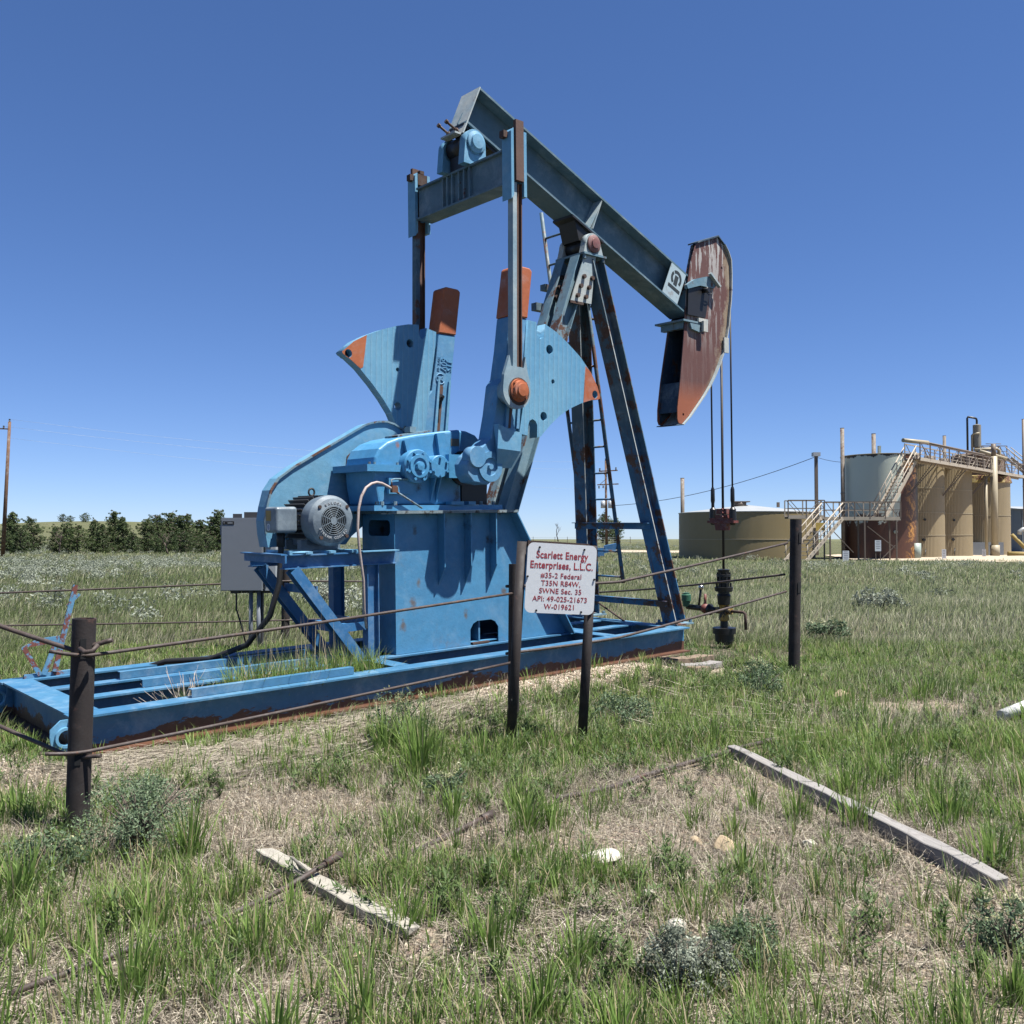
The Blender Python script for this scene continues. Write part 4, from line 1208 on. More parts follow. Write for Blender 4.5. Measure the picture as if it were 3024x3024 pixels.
# ladder on the far front leg
lad = MB()
def ladp(w): return 7.445 - 0.8 * (w - 0.3) / 4.63
for v in (1.20, 1.82):
    lad.tube([(ladp(0.78), v, 0.78), (ladp(5.72), v, 5.72)], 0.026, 8)
lo_ = lad.build('ladder', M['legm'], samson)
ws = [0.86 + 0.348 * i for i in range(14)]
for wz in ws:
    if wz > 5.7: break
    m_ = MB(); m_.tube([(ladp(wz), 1.20, wz), (ladp(wz), 1.82, wz)], 0.015, 6); m_.build('rung', M['legm'], lo_)
m_ = MB()
m_.box((ladp(4.55) - 0.30, 1.83, 4.42), (ladp(4.55) + 0.05, 1.93, 4.52))
m_.box((ladp(4.9) - 0.1, 1.80, 4.70), (ladp(4.9) + 0.05, 1.90, 4.78))
for wz, rr in ((4.55, 0.30), (4.38, 0.30)):
    hoop = [(ladp(wz) + 0.05 + 0.55 * math.sin(R(a)), 1.51 + 0.36 * math.cos(R(a)), wz) for a in range(0, 181, 15)]
    m_.tube(hoop, 0.018, 6)
m_.build('ladder_hoops', M['legm'], lo_)
m_ = MB()
m_.tube([(6.95, 1.3, 2.6), (6.95, 1.3, 2.61)], 0.01, 5)

# ================================================================== BRIDLE, POLISHED ROD, WELLHEAD
WX = 9.45
bri = empty('wire_rope_bridle', label='pair of steel ropes with sockets and red clamp hanging from the horse head', cat='wire rope bridle')
bri.matrix_world = JM
for y, ztop in ((0.905, 4.9), (1.255, 4.9)):
    m_ = MB(); m_.tube([(WX - 0.01, y, 5.0), (WX, y, 1.95)], 0.013, 8); m_.build('rope', M['cable'], bri)
    m_ = MB()
    m_.lathe([(0, 0.018), (0.04, 0.03), (0.20, 0.032), (0.24, 0.024), (0.30, 0.024), (0.33, 0.05), (0.52, 0.055), (0.56, 0.03)], (WX, y, 2.08), (0, 0, -1), 14)
    m_.build('rope_socket', M['oil'], bri)
m_ = MB()
m_.prism([(0.87, 1.62), (1.29, 1.62), (1.25, 1.55), (1.19, 1.53), (1.17, 1.44), (1.0, 1.44), (0.98, 1.53), (0.91, 1.55)], WX - 0.055, WX + 0.055, 'x')
m_.box((WX - 0.07, 0.84, 1.55), (WX + 0.05, 1.31, 1.585))
m_.build('carrier_bar', M['red'], bri)
m_ = MB()
m_.box((WX - 0.06, 0.99, 1.622), (WX + 0.06, 1.17, 1.67)); m_.box((WX - 0.05, 1.0, 1.68), (WX + 0.05, 1.16, 1.76))
for z in (1.64, 1.70, 1.75):
    m_.hexbolt((WX - 0.06, 1.02, z), (-1, 0, 0), 0.018, 0.05)
m_.build('rod_clamp', M['red'], bri)
m_ = MB(); m_.tube([(WX, VC, 3.95), (WX, VC, 0.80)], 0.0185, 12)
m_.build('polished_rod', M['cable'], bri)

well = empty('wellhead', label='black oily wellhead with yellow tee and green cap below the polished rod', cat='wellhead')
well.matrix_world = JM
m_ = MB()
m_.lathe([(-0.24, 0.12), (-0.20, 0.12), (-0.20, 0.14), (-0.09, 0.14), (-0.09, 0.12), (-0.085, 0.17), (0.0, 0.17), (0.01, 0.06), (0.10, 0.055)], (WX, VC, 0), (0, 0, 1), 26)
m_.build('casing_head', M['oil'], well)
m_ = MB(); m_.lathe([(0.10, 0.055), (0.12, 0.08), (0.20, 0.065), (0.28, 0.065), (0.34, 0.08), (0.345, 0.05)], (WX, VC, 0), (0, 0, 1), 20)
m_.cyl((WX, VC, 0.25), (WX, VC - 0.13, 0.25), 0.05, 14); m_.cyl((WX, VC, 0.25), (WX, VC + 0.13, 0.25), 0.05, 14)
m_.build('pumping_tee', M['yellow'], well)
m_ = MB()
m_.lathe([(0.346, 0.09), (0.48, 0.10), (0.50, 0.085), (0.54, 0.085), (0.545, 0.13), (0.60, 0.135), (0.605, 0.08), (0.66, 0.08), (0.665, 0.10), (0.70, 0.10), (0.705, 0.075), (0.75, 0.075), (0.755, 0.105),
          (0.79, 0.105), (0.795, 0.08), (0.86, 0.09), (0.87, 0.03)], (WX, VC, 0), (0, 0, 1), 22)
for k in range(6):
    a = R(60 * k)
    m_.hexbolt((WX + 0.10 * math.cos(a), VC + 0.10 * math.sin(a), 0.53), (0, 0, 1), 0.018, 0.13)
    m_.hexbolt((WX + 0.088 * math.cos(a), VC + 0.088 * math.sin(a), 0.66), (0, 0, 1), 0.015, 0.16)
m_.build('stuffing_box', M['oil'], well)
m_ = MB()
m_.tube([(WX, VC - 0.12, 0.25), (WX, VC - 0.34, 0.25), (WX, VC - 0.37, 0.23), (WX, VC - 0.375, 0.0)], 0.022, 10)
m_.build('drain_pipe', M['rust'], well)
m_ = MB()
m_.tube([(WX, VC + 0.12, 0.25), (WX - 0.03, VC + 0.65, 0.27)], 0.042, 12)
m_.lathe([(0, 0.05), (0.02, 0.085), (0.05, 0.085), (0.07, 0.05)], (WX, VC + 0.22, 0.25), (0, 1, 0), 16)
fp = m_.build('flow_pipe', M['oil'], well)
m_ = MB(); m_.ball((WX - 0.01, VC + 0.33, 0.26), 0.075, 12, 8); m_.cyl((WX - 0.01, VC + 0.33, 0.3), (WX - 0.01, VC + 0.33, 0.48), 0.02, 8); m_.build('check_valve', M['red'], well)
m_ = MB(); m_.lathe([(0, 0.05), (0.08, 0.06), (0.09, 0.072), (0.18, 0.072), (0.19, 0.05), (0.21, 0.05)], (WX - 0.04, VC + 0.66, 0.27), (0, 0, 1), 16); m_.build('choke_cap', M['green'], well)
m_ = MB(); m_.tube([(WX - 0.01, VC + 0.45, 0.28), (WX - 0.01, VC + 0.41, 0.54)], 0.018, 8); m_.build('gauge_stem', M['oil'], well)
m_ = MB(); m_.ball((WX - 0.01, VC + 0.405, 0.575), 0.042, 12, 8); m_.build('pressure_gauge', M['chrome'], well)
ALB[0] = 0.70
# ================================================================== TERRAIN
JRI = JM.inverted()
Un, Vn = (0.7455, 0.6660), (-0.6664, 0.7454)


def smooth(a, b, x):
    t = np.clip((x - a) / (b - a), 0, 1)
    return t * t * (3 - 2 * t)


def vnoise(x, y, seed=0):
    x = np.asarray(x, float); y = np.asarray(y, float)
    xi, yi = np.floor(x).astype(np.int64), np.floor(y).astype(np.int64)
    fx, fy = x - xi, y - yi
    fx = fx * fx * (3 - 2 * fx); fy = fy * fy * (3 - 2 * fy)
    def h(a, b):
        n = (a * 374761393 + b * 668265263 + seed * 1442695041) & 0x7fffffff
        n = ((n ^ (n >> 13)) * 1274126177) & 0x7fffffff
        return ((n ^ (n >> 16)) & 0xffff) / 65535.0
    return (h(xi, yi) * (1 - fx) + h(xi + 1, yi) * fx) * (1 - fy) + (h(xi, yi + 1) * (1 - fx) + h(xi + 1, yi + 1) * fx) * fy


def fbm(x, y, seed=0, o=4):
    s, a, t = 0, 1.0, 0
    for i in range(o):
        s = s + a * vnoise(np.asarray(x) * 2 ** i, np.asarray(y) * 2 ** i, seed + i * 17); t += a; a *= 0.5
    return s / t


def juv(x, y):
    dx, dy = x - JO.x, y - JO.y
    return dx * Un[0] + dy * Un[1], dx * Vn[0] + dy * Vn[1]


def hgt(x, y):
    x = np.asarray(x, float); y = np.asarray(y, float)
    u, v = juv(x, y)
    plane = 0.0110 * (x - JO.x) + 0.0290 * (y - JO.y)
    du = np.maximum(np.maximum(0 - u, u - 5.6), 0); dv = np.maximum(np.maximum(-v, v - 2.15), 0)
    d = np.hypot(du, dv)
    z = np.maximum(plane, -0.03) * (1 - smooth(0.25, 1.7, d)) * 0.94
    inside = (1 - smooth(0.0, 0.15, np.hypot(np.maximum(np.maximum(-u, u - 7.25), 0), dv)))
    r = np.hypot(x, y)
    bump = (fbm(x * 0.9, y * 0.9, 3) - 0.5) * 0.07 + (fbm(x * 4, y * 4, 9, 3) - 0.5) * 0.02
    z = z + bump * smooth(1.5, 3.0, r) * (1 - 0.85 * inside) - 0.015 - 0.02 * inside
    # gravel berm against the near side
    z = z + 0.05 * np.exp(-((v + 0.15) / 0.35) ** 2) * smooth(3.2, 4.0, u) * (1 - smooth(6.2, 7.0, u))
    # far land: gentle crest ahead, a hill at the left
    far = smooth(60, 210, y)
    z = z + far * 0.9 * (1 - smooth(230, 400, y))
    hill = 5.4 * np.exp(-((x + 112) / 52) ** 2 - ((y - 260) / 70) ** 2)
    z = z + hill + 0.10 * (fbm(x / 14, y / 14, 5) - 0.5) * smooth(12, 40, r)
    z = z - smooth(400, 1200, y) * 2.0
    return z


def bare(x, y):
    """0..1 bareness from the photo: sandy patches"""
    u, v = juv(x, y)
    b = np.zeros_like(x)
    def el(cx, cy, rx, ry, k=1.0):
        return k * np.exp(-(((x - cx) / rx) ** 2 + ((y - cy) / ry) ** 2) ** 1.5)
    b = np.maximum(b, el(-1.45, 5.6, 0.75, 0.7)); b = np.maximum(b, el(0.75, 5.1, 0.95, 0.45))
    b = np.maximum(b, el(1.35, 6.0, 0.55, 0.7)); b = np.maximum(b, el(-3.3, 6.3, 0.9, 0.55)); b = np.maximum(b, el(1.6, 3.7, 0.8, 1.0, 0.75))
    b = np.maximum(b, el(-0.7, 3.35, 0.25, 0.4, 0.8)); b = np.maximum(b, el(3.7, 9.0, 0.8, 0.35, 0.9)); b = np.maximum(b, el(0.9, 3.9, 0.5, 0.5, 0.7))
    g = np.exp(-((v + 0.35) / 0.30) ** 2) * smooth(2.6, 3.6, u) * (1 - smooth(7.2, 8.0, u))
    g2 = np.exp(-((v + 0.45) / 0.35) ** 2) * (u > -0.5) * (u < 3.4) * 0.8
    for (ax_, ay_), (bx_, by_), rr_, kk_ in (((-1.28, 4.80), (-0.38, 3.78), 0.10, 0.97), ((-1.75, 3.3), (-0.88, 4.44), 0.07, 0.85), ((1.60, 7.05), (2.22, 4.22), 0.10, 0.9), ((-0.7, 4.55), (-0.15, 5.25), 0.07, 0.8), ((0.26, 5.7), (1.94, 7.21), 0.08, 0.8)):
        ex, ey = bx_ - ax_, by_ - ay_
        tt = np.clip(((x - ax_) * ex + (y - ay_) * ey) / (ex * ex + ey * ey), 0, 1)
        dd_ = np.hypot(x - ax_ - tt * ex, y - ay_ - tt * ey)
        b = np.maximum(b, kk_ * 1.05 * (dd_ < rr_ * 1.3))
    return np.clip(np.maximum(b, np.maximum(g, g2)), 0, 1)



N = 700
s_ = np.linspace(-1, 1, N)
gx = 11.0 * s_ + 2989 * np.sign(s_) * np.abs(s_) ** 7
X, Y = np.meshgrid(gx, gx + 8.0)
Z = hgt(X, Y)
verts = np.stack([X.ravel(), Y.ravel(), Z.ravel()], 1).astype(np.float32)
ii = np.arange(N * N).reshape(N, N)
quads = np.stack([ii[:-1, :-1].ravel(), ii[:-1, 1:].ravel(), ii[1:, 1:].ravel(), ii[1:, :-1].ravel()], 1).astype(np.int32)


def np_mesh(name, v, sizes, loops, m, attrs=None, smooth_=False):
    me = bpy.data.meshes.new(name)
    me.vertices.add(len(v)); me.vertices.foreach_set('co', np.ascontiguousarray(v, np.float32).ravel())
    me.loops.add(len(loops)); me.loops.foreach_set('vertex_index', loops.astype(np.int32))
    st = np.concatenate([[0], np.cumsum(sizes)[:-1]]).astype(np.int32)
    me.polygons.add(len(sizes)); me.polygons.foreach_set('loop_start', st); me.polygons.foreach_set('loop_total', sizes.astype(np.int32))
    if smooth_: me.polygons.foreach_set('use_smooth', np.ones(len(sizes), bool))
    for k, a in (attrs or {}).items():
        at = me.attributes.new(k, 'FLOAT', 'POINT'); at.data.foreach_set('value', a.astype(np.float32))
    me.update(calc_edges=True)
    me.materials.append(m)
    return me


def np_obj(name, me, parent=None):
    o = bpy.data.objects.new(name, me); COL.objects.link(o)
    if parent is not None: o.parent = parent
    return o


# ground material: sandy soil with dry litter, gravel near the skid, green ground cover towards the distance
t = NT('ground_soil')
pos = t.xyz()
sand = t.mix(t.noise(1.7, 8, 0.65), (0.34, 0.285, 0.225), (0.56, 0.475, 0.375))
peb = t.t.nodes.new('ShaderNodeTexVoronoi'); peb.inputs['Scale'].default_value = 38
t.l(t.tc.outputs['Object'], peb.inputs['Vector'])
sand = t.mix(0.5, sand, t.mix(0.6, (0.75, 0.75, 0.75), peb.outputs['Color']), 'MULTIPLY')
sand = t.mix(0.35, sand, (0.50, 0.40, 0.30))
lit = t.noise(1.0, 10, 0.75, vec=t.vec((55, 7, 20)), dist=1.5)
lit2 = t.noise(1.0, 10, 0.75, vec=t.vec((9, 60, 20)), dist=1.5)
litc = t.mix(t.math('MAXIMUM', lit, lit2), (0.035, 0.032, 0.022), (0.27, 0.235, 0.17))
k = t.ramp(t.noise(0.75, 8, 0.7, dist=0.6), [(0.40, 1.0), (0.56, 0.0)])
soil = t.mix(t.math('MULTIPLY', t.ramp(t.noise(0.75, 8, 0.7, dist=0.6), [(0.34, 0.0), (0.48, 0.95)]), 1.0), sand, litc)
kb = t.ramp(t.math('ADD', t.attr('bare'), t.math('MULTIPLY', t.math('SUBTRACT', t.noise(3.5, 9, 0.75), 0.5), 1.3)), [(0.35, 0.0), (0.55, 1.0)])
soil = t.mix(kb, soil, t.mix(0.35, sand, (0.62, 0.515, 0.385)))
soil = t.mix(0.45, soil, t.ramp(t.noise(9, 9, 0.75), [(0.3, 0.45), (0.7, 1.3)]), 'MULTIPLY')
soil = t.mix(0.6, soil, t.ramp(t.noise(70, 8, 0.85), [(0.38, 0.18), (0.5, 0.9), (0.62, 1.6)]), 'MULTIPLY')
gcol = t.mix(t.noise(0.35, 10, 0.75), (0.065, 0.09, 0.032), (0.19, 0.19, 0.10))
gcol = t.mix(t.ramp(t.noise(1.0, 9, 0.8, vec=t.vec((0.12, 0.9, 1))), [(0.52, 0.0), (0.68, 0.7)]), gcol, (0.26, 0.28, 0.20))
dist = t.n('VectorMath'); dist.operation = 'LENGTH'; t.l(t.tc.outputs['Object'], dist.inputs[0])
kd = t.ramp(t.math('DIVIDE', dist.outputs['Value'], 60), [(0.15, 0.0), (0.45, 0.75), (1.0, 0.95)])
kd = t.math('MULTIPLY', kd, t.ramp(t.noise(0.5, 8, 0.7), [(0.3, 0.6), (0.6, 1.0)]))
col = t.mix(kd, soil, gcol)
M['ground'] = t.out(col, 0.95, bump=t.math('ADD', t.noise(25, 8, 0.75), t.math('MULTIPLY', peb.outputs['Distance'], 1.5)), bstr=1.0, bdist=0.03, spec=0.1)
me = np_mesh('ground', verts, np.full(len(quads), 4), quads.ravel(), M['ground'], dict(bare=bare(X.ravel(), Y.ravel())), smooth_=True)
tag(np_obj('ground', me), kind='structure')


def sheet(name, pts, lift, m, nx=40):
    """a ribbon of ground: pts = [(xa, ya, xb, yb)] across-lines, draped on the terrain"""
    P = np.array(pts, float)
    tt = np.linspace(0, len(P) - 1, nx * (len(P) - 1) + 1)
    Q = np.stack([np.interp(tt, range(len(P)), P[:, i]) for i in range(4)], 1)
    Q += (np.stack([fbm(Q[:, 0] / 3, Q[:, 1] / 3, 31 + i) for i in range(4)], 1) - 0.5) * 1.6
    K = 14
    V = []
    for a in range(K):
        f = a / (K - 1)
        x = Q[:, 0] * (1 - f) + Q[:, 2] * f; y = Q[:, 1] * (1 - f) + Q[:, 3] * f
        V.append(np.stack([x, y, hgt(x, y) + lift + 0.05 * fbm(x / 2, y / 2, 8) * math.sin(math.pi * f)], 1))
    V = np.stack(V, 1); n = V.shape[0]
    idx = np.arange(n * K).reshape(n, K)
    q = np.stack([idx[:-1, :-1].ravel(), idx[1:, :-1].ravel(), idx[1:, 1:].ravel(), idx[:-1, 1:].ravel()], 1)
    return tag(np_obj(name, np_mesh(name, V.reshape(-1, 3), np.full(len(q), 4), q.ravel(), m, smooth_=True)), kind='structure')


M['pad'] = simple('pale_sand', (0.50, 0.42, 0.32), 0.95, var=0.25, sc=1.2, spec=0.1)
sheet('gravel_pad', [(24, 66.5, 28, 84), (32, 60, 38, 95), (60, 58, 70, 110), (95, 60, 110, 120)], 0.06, M['pad'])
sheet('dirt_road', [(-2, 112, -4, 118), (8, 98, 9, 108), (15, 94, 16, 104), (26, 90, 28, 100)], 0.05, M['pad'])

# ================================================================== TANK BATTERY
def tank_mat(name, c0, c1, ribs=120, patch=None):
    t = NT(name)
    p = t.xyz()
    ang = t.math('ARCTAN2', p[1], p[0])
    wv = t.math('SINE', t.math('MULTIPLY', ang, ribs))
    col = t.mix(t.noise(0.5, 8, 0.7), c0, c1)
    col = t.mix(0.10, col, t.ramp(t.noise(1.0, 8, 0.7, vec=t.vec((4, 4, 0.25))), [(0.3, 0.6), (0.7, 1.2)]), 'MULTIPLY')
    col = t.mix(t.ramp(t.noise(1.0, 7, 0.7, vec=t.vec((3, 3, 0.6))), [(0.78, 0.0), (0.86, 0.3)]), col, (0.10, 0.07, 0.045))
    return t.out(col, 0.55, bump=wv, bstr=0.55, bdist=0.03)


M['tan'] = tank_mat('tan_ribbed_siding', (0.29, 0.225, 0.125), (0.345, 0.275, 0.165))
M['tan2'] = tank_mat('golden_ribbed_siding', (0.27, 0.205, 0.09), (0.33, 0.265, 0.145), 420)
M['tanp'] = simple('tan_paint', (0.40, 0.34, 0.23), 0.55, var=0.2, sc=2)
M['walk'] = simple('walkway_faded_tan_paint', (0.44, 0.38, 0.30), 0.6, var=0.35, sc=3)
M['walkd'] = simple('walkway_brown_steel', (0.17, 0.13, 0.10), 0.6, var=0.35, sc=3)
M['galv'] = simple('galvanised_steel', (0.42, 0.44, 0.44), 0.5, metal=0.2, var=0.3, sc=1)
# pale green tank with rusty lower shell and oil run-off
t = NT('pale_green_tank_shell')
p = t.xyz()
pg = t.mix(t.noise(0.6, 8, 0.7), (0.50, 0.57, 0.51), (0.58, 0.64, 0.57))
rustc = t.mix(t.noise(2.2, 9, 0.75), (0.030, 0.012, 0.008), (0.13, 0.045, 0.02))
ang = t.math('DIVIDE', t.math('ADD', t.math('ARCTAN2', p[1], p[0]), math.pi), 2 * math.pi)   # 0.25 faces -Y
lowm = t.math('SUBTRACT', t.math('ADD', 3.2, t.math('MULTIPLY', t.noise(0.55, 10, 0.7), 2.6)), p[2])
sidem = t.math('MULTIPLY', t.ramp(ang, [(0.275, 0.0), (0.325, 1.0)]), 9.0)
lowm = t.math('ADD', lowm, sidem)
km = t.ramp(t.math('ADD', t.math('MULTIPLY', lowm, 0.2), t.math('MULTIPLY', t.noise(1.4, 10, 0.75), 1.0)), [(0.74, 0.0), (0.76, 1.0)])
orc = t.mix(t.ramp(t.noise(1.1, 12, 0.8, dist=1.6), [(0.50, 0.0), (0.56, 1.0)]), rustc, t.mix(t.noise(2.5, 8, 0.7), (0.26, 0.10, 0.025), (0.62, 0.32, 0.07)))
oil = t.mix(t.ramp(ang, [(0.372, 0.0), (0.392, 1.0)]), orc, t.mix(t.noise(3, 9, 0.8), (0.01, 0.007, 0.005), (0.09, 0.055, 0.02)))
kk = t.ramp(ang, [(0.30, 0.0), (0.335, 1.0)])
col = t.mix(km, pg, t.mix(kk, rustc, oil))
ed = t.ramp(t.math('ADD', t.math('MULTIPLY', t.noise(1.3, 9, 0.75, vec=t.vec((1, 1, 0.4))), 1.2), t.math('SUBTRACT', p[2], 7.95)), [(0.55, 0.0), (0.60, 1.0)])
col = t.mix(ed, col, (0.03, 0.025, 0.02))
M['palet'] = t.out(col, 0.5, bump=t.noise(2, 8, 0.7), bstr=0.3, bdist=0.03)


def tank(name, x, y, r, h, m, label, roofh=0.35, rings=(), zb=0.0, cat='storage tank', group=None):
    z0 = float(hgt(x, y)) - 0.15 + zb
    e = empty(name, (x, y, z0), 0, label, cat, group)
    m_ = MB(); m_.lathe([(0, r), (h, r)], (0, 0, 0), (0, 0, 1), 72)
    m_.f = m_.f[:-2]; m_.sm = m_.sm[:-2]
    m_.build('shell', m, e)
    m_ = MB(); m_.lathe([(h, r + 0.04), (h + 0.06, r + 0.05), (h + 0.07, r), (h + roofh, 0.15), (h + roofh, 0.0)], (0, 0, 0), (0, 0, 1), 72)
    m_.build('roof', M['galv'] if 'golden' in m.name else M['tanp'], e)
    for z in rings:
        m_ = MB(); m_.lathe([(z, r + 0.004), (z, r + 0.03), (z + 0.045, r + 0.03), (z + 0.045, r + 0.004)], (0, 0, 0), (0, 0, 1), 72)
        m_.build('band', M['tanp'], e)
    return e


tk1 = tank('storage_tank', 18.95, 75.6, 5.35, 3.72, M['tan2'], 'low wide tan ribbed tank with galvanised roof left of the others', 0.7, (1.62,))
m_ = MB(); m_.cyl((-0.6, -0.5, 4.3), (-0.6, -0.5, 4.62), 0.5, 18); m_.box((-1.2, -1.0, 4.62), (0.1, -0.1, 4.70)); m_.box((2.2, -1.2, 4.2), (2.4, -1.0, 4.6)); m_.build('roof_hatch', M['walkd'], tk1)
tk2 = tank('storage_tank', 28.55, 72.6, 2.78, 8.05, M['palet'], 'pale green tank with rusty lower shell and orange oil stains', 0.3)
m_ = MB()
m_.cyl((2.05, -1.80, 0.1), (2.05, -1.80, 1.35), 0.38, 16); m_.cyl((0.1, -2.7, 2.2), (0.1, -2.95, 2.2), 0.13, 12); m_.box((-0.1, -0.3, 8.3), (0.1, -0.1, 8.9))
m_.build('pipe_fittings', simple('pale_green_paint', (0.33, 0.39, 0.35), 0.5), tk2)
tk3 = tank('storage_tank', 32.75, 76.2, 2.36, 7.75, M['tan'], 'tall tan tank next to the pale green tank under the walkway', 0.3, (1.95, 3.75, 5.7), group=None)
tk4 = tank('storage_tank', 36.95, 80.2, 2.36, 7.75, M['tan'], 'tall tan tank between the other tan tank and the separator', 0.3, (1.95, 3.75, 5.7))
for e_ in (tk3, tk4):
    m_ = MB(); m_.cyl((-0.1, -2.3, 3.2), (-0.1, -2.46, 3.2), 0.09, 10); m_.cyl((-0.2, -2.3, 1.6), (-0.2, -2.46, 1.6), 0.12, 10); m_.cyl((0, -2.3, 1.0), (-0.3, -2.7, 0.1), 0.03, 6)
    m_.build('sample_valve', M['oil'], e_)
sepx, sepy = 42.4, 84.9
sep = tank('separator_tank', sepx, sepy, 2.62, 6.6, M['tan'], 'tan separator tank with torn brown and yellow insulation near its top', 0.1, (3.7,), cat='separator')
m_ = MB(); m_.lathe([(6.72, 2.2), (9.2, 2.2), (9.35, 1.9)], (0, 0, 0), (0, 0, 1), 40)
m_.build('bare_upper_shell', paint('old_brown_steel', (0.13, 0.085, 0.055), (0.24, 0.16, 0.11), 0.25, streak=0.2, rough=0.8, sc=0.5), sep)
m_ = MB(); m_.lathe([(6.63, 2.70), (6.66, 2.78), (7.25, 2.62), (7.33, 2.25), (7.28, 2.21)], (0, 0, 0), (0, 0, 1), 40)
m_.build('torn_insulation', paint('yellow_insulation', (0.38, 0.28, 0.08), (0.22, 0.16, 0.08), 0.45, rough=0.9, sc=0.7), sep)
m_ = MB(); m_.box((-2.7, -3.2, 0.05), (0.6, -2.5, 1.35)); m_.build('corrugated_screen', M['grey'], sep)

# process pipes of the battery
pp = empty('process_piping', (42, 80, 0), 0, 'tall tan vertical pipe with black top standing before the separator', 'process pipe')
def PP(m_, *pts, r=0.1, n=12): m_.tube([(x - 42, y - 80, z) for x, y, z in pts], r, n)
m_ = MB(); PP(m_, (41.3, 79.9, 0.6), (41.3, 79.9, 8.6), r=0.29, n=20); m_.build('riser', M['tanp'], pp)
m_ = MB(); PP(m_, (41.3, 79.9, 8.61), (41.3, 79.9, 9.65), r=0.19); PP(m_, (40.65, 79.9, 9.68), (41.95, 79.9, 9.68), r=0.03); m_.build('black_stack_top', M['walkd'], pp)
m_ = MB(); PP(m_, (41.3, 79.9, 0), (41.3, 79.9, 1.0), r=0.38, n=18); PP(m_, (40.55, 79.8, 0.1), (40.55, 79.8, 6.9), r=0.13, n=14); m_.build('insulated_foot', M['tanp'], pp)
m_ = MB(); PP(m_, (43.2, 79.5, 1.9), (43.2, 79.5, 2.15), (43.5, 79.5, 2.35), (44.3, 79.5, 2.35), (44.6, 79.5, 2.1), (44.6, 79.5, 0.2), r=0.18); m_.build('white_elbow_pipe', M['galv'], pp)
m_ = MB(); PP(m_, (42.6, 79.6, 1.9), (44.0, 79.3, 0.3), r=0.16); PP(m_, (42.2, 79.5, 0.25), (45.6, 79.0, 0.12), r=0.22); m_.build('muddy_pipe', simple('dull_yellow_foam', (0.36, 0.27, 0.09), 0.8, var=0.5, sc=2), pp)
m_ = MB(); PP(m_, (41.2, 83, 9.45), (43.2, 83, 9.55), (43.4, 83, 9.4), (43.4, 83, 8.4), r=0.15); PP(m_, (40.9, 81.6, 9.25), (43.6, 82.2, 8.6), r=0.15); m_.build('vapour_line', M['tanp'], pp)
vs = empty('gas_scrubber', (41.9, 83.9, 9.0), 0, 'small grey cylinder with a black bent pipe high above the tanks', 'vessel')
m_ = MB(); m_.lathe([(0.7, 0.2), (0.8, 0.345), (2.78, 0.345), (2.85, 0.15)], (0, 0, 0), (0, 0, 1), 26); m_.build('cylinder', simple('warm_grey_paint', (0.25, 0.23, 0.19), 0.5, var=0.15), vs)
m_ = MB(); m_.tube([(0, 0, 2.8), (0, 0, 3.2), (-0.05, 0, 3.36), (-0.2, 0, 3.42), (-0.80, 0, 3.52), (-0.86, 0, 3.4), (-0.86, 0, -0.1)], 0.09, 10); m_.cyl((0, 0, 0), (0, 0, 0.72), 0.16, 12); m_.build('black_pipe', M['oil'], vs)
m_ = MB(); m_.tube([(-0.45, 0, -0.2), (-0.45, 0, 1.85), (-0.36, -0.1, 1.98), (0.05, -0.38, 2.0)], 0.10, 10); m_.build('tan_pipe', M['tanp'], vs)


def stack_pipe(x, y, z1, r, label, m=None):
    e = MB(); e.cyl((0, 0, 0), (0, 0, z1), r, 12)
    e.cyl((0, 0, z1), (0, 0, z1 + 0.02), r * 1.08, 12)
    e.cyl((0, 0, z1 * 0.5), (0, 0, z1 * 0.5 + 0.12), r * 1.15, 12)
    o = e.build('vent_stack', m or M['rust'], None); o.location = (x, y, float(hgt(x, y)) - 0.1)
    return tag(o, label, 'vent stack', 'vent stacks among the tanks')


vsm = paint('vent_stack_rust', (0.16, 0.12, 0.09), (0.33, 0.29, 0.24), 0.25, rough=0.7, sc=0.7)
stack_pipe(25.5, 71.9, 10.2, 0.15, 'tallest rusty vent pipe at the left edge of the pale green tank', vsm)
stack_pipe(29.9, 77.0, 10.3, 0.17, 'rusty vent pipe rising behind the roof of the pale green tank', vsm)
stack_pipe(39.0, 84.0, 10.9, 0.14, 'dark vent pipe rising behind the walkway over the tan tanks', vsm)
stack_pipe(14.95, 81.8, 6.9, 0.17, 'pale rusty vent pipe behind the low wide tank', vsm)
stack_pipe(49.0, 89.2, 13.0, 0.13, 'thin dark pipe at the right edge of the photo', M['walkd'])

# corrugated shed at the right edge
sh = empty('metal_shed', (58, 101, 0), R(8), 'blue grey corrugated metal shed behind the tanks at the right edge', 'shed')
t = NT('corrugated_blue_grey')
M['corr'] = t.out(t.mix(t.noise(1.5, 6, 0.6), (0.085, 0.115, 0.15), (0.12, 0.155, 0.19)), 0.5, bump=t.math('SINE', t.math('MULTIPLY', t.xyz()[0], 12.0)), bstr=1.0, bdist=0.08)
m_ = MB(); m_.box((-6.2, -4, -0.2), (7, 4, 4.6)); m_.build('wall', M['corr'], sh)
m_ = MB(); m_.prism([(-4.3, 4.61), (4.3, 4.61), (0, 5.0)], -6.5, 7.3, 'x'); m_.build('roof', M['galv'], sh)
for i in range(14):
    m_ = MB(); m_.box((-6.1 + i * 0.95, -4.06, -0.2), (-6.0 + i * 0.95, -4.005, 4.6)); m_.build('wall_rib', M['corr'], sh)


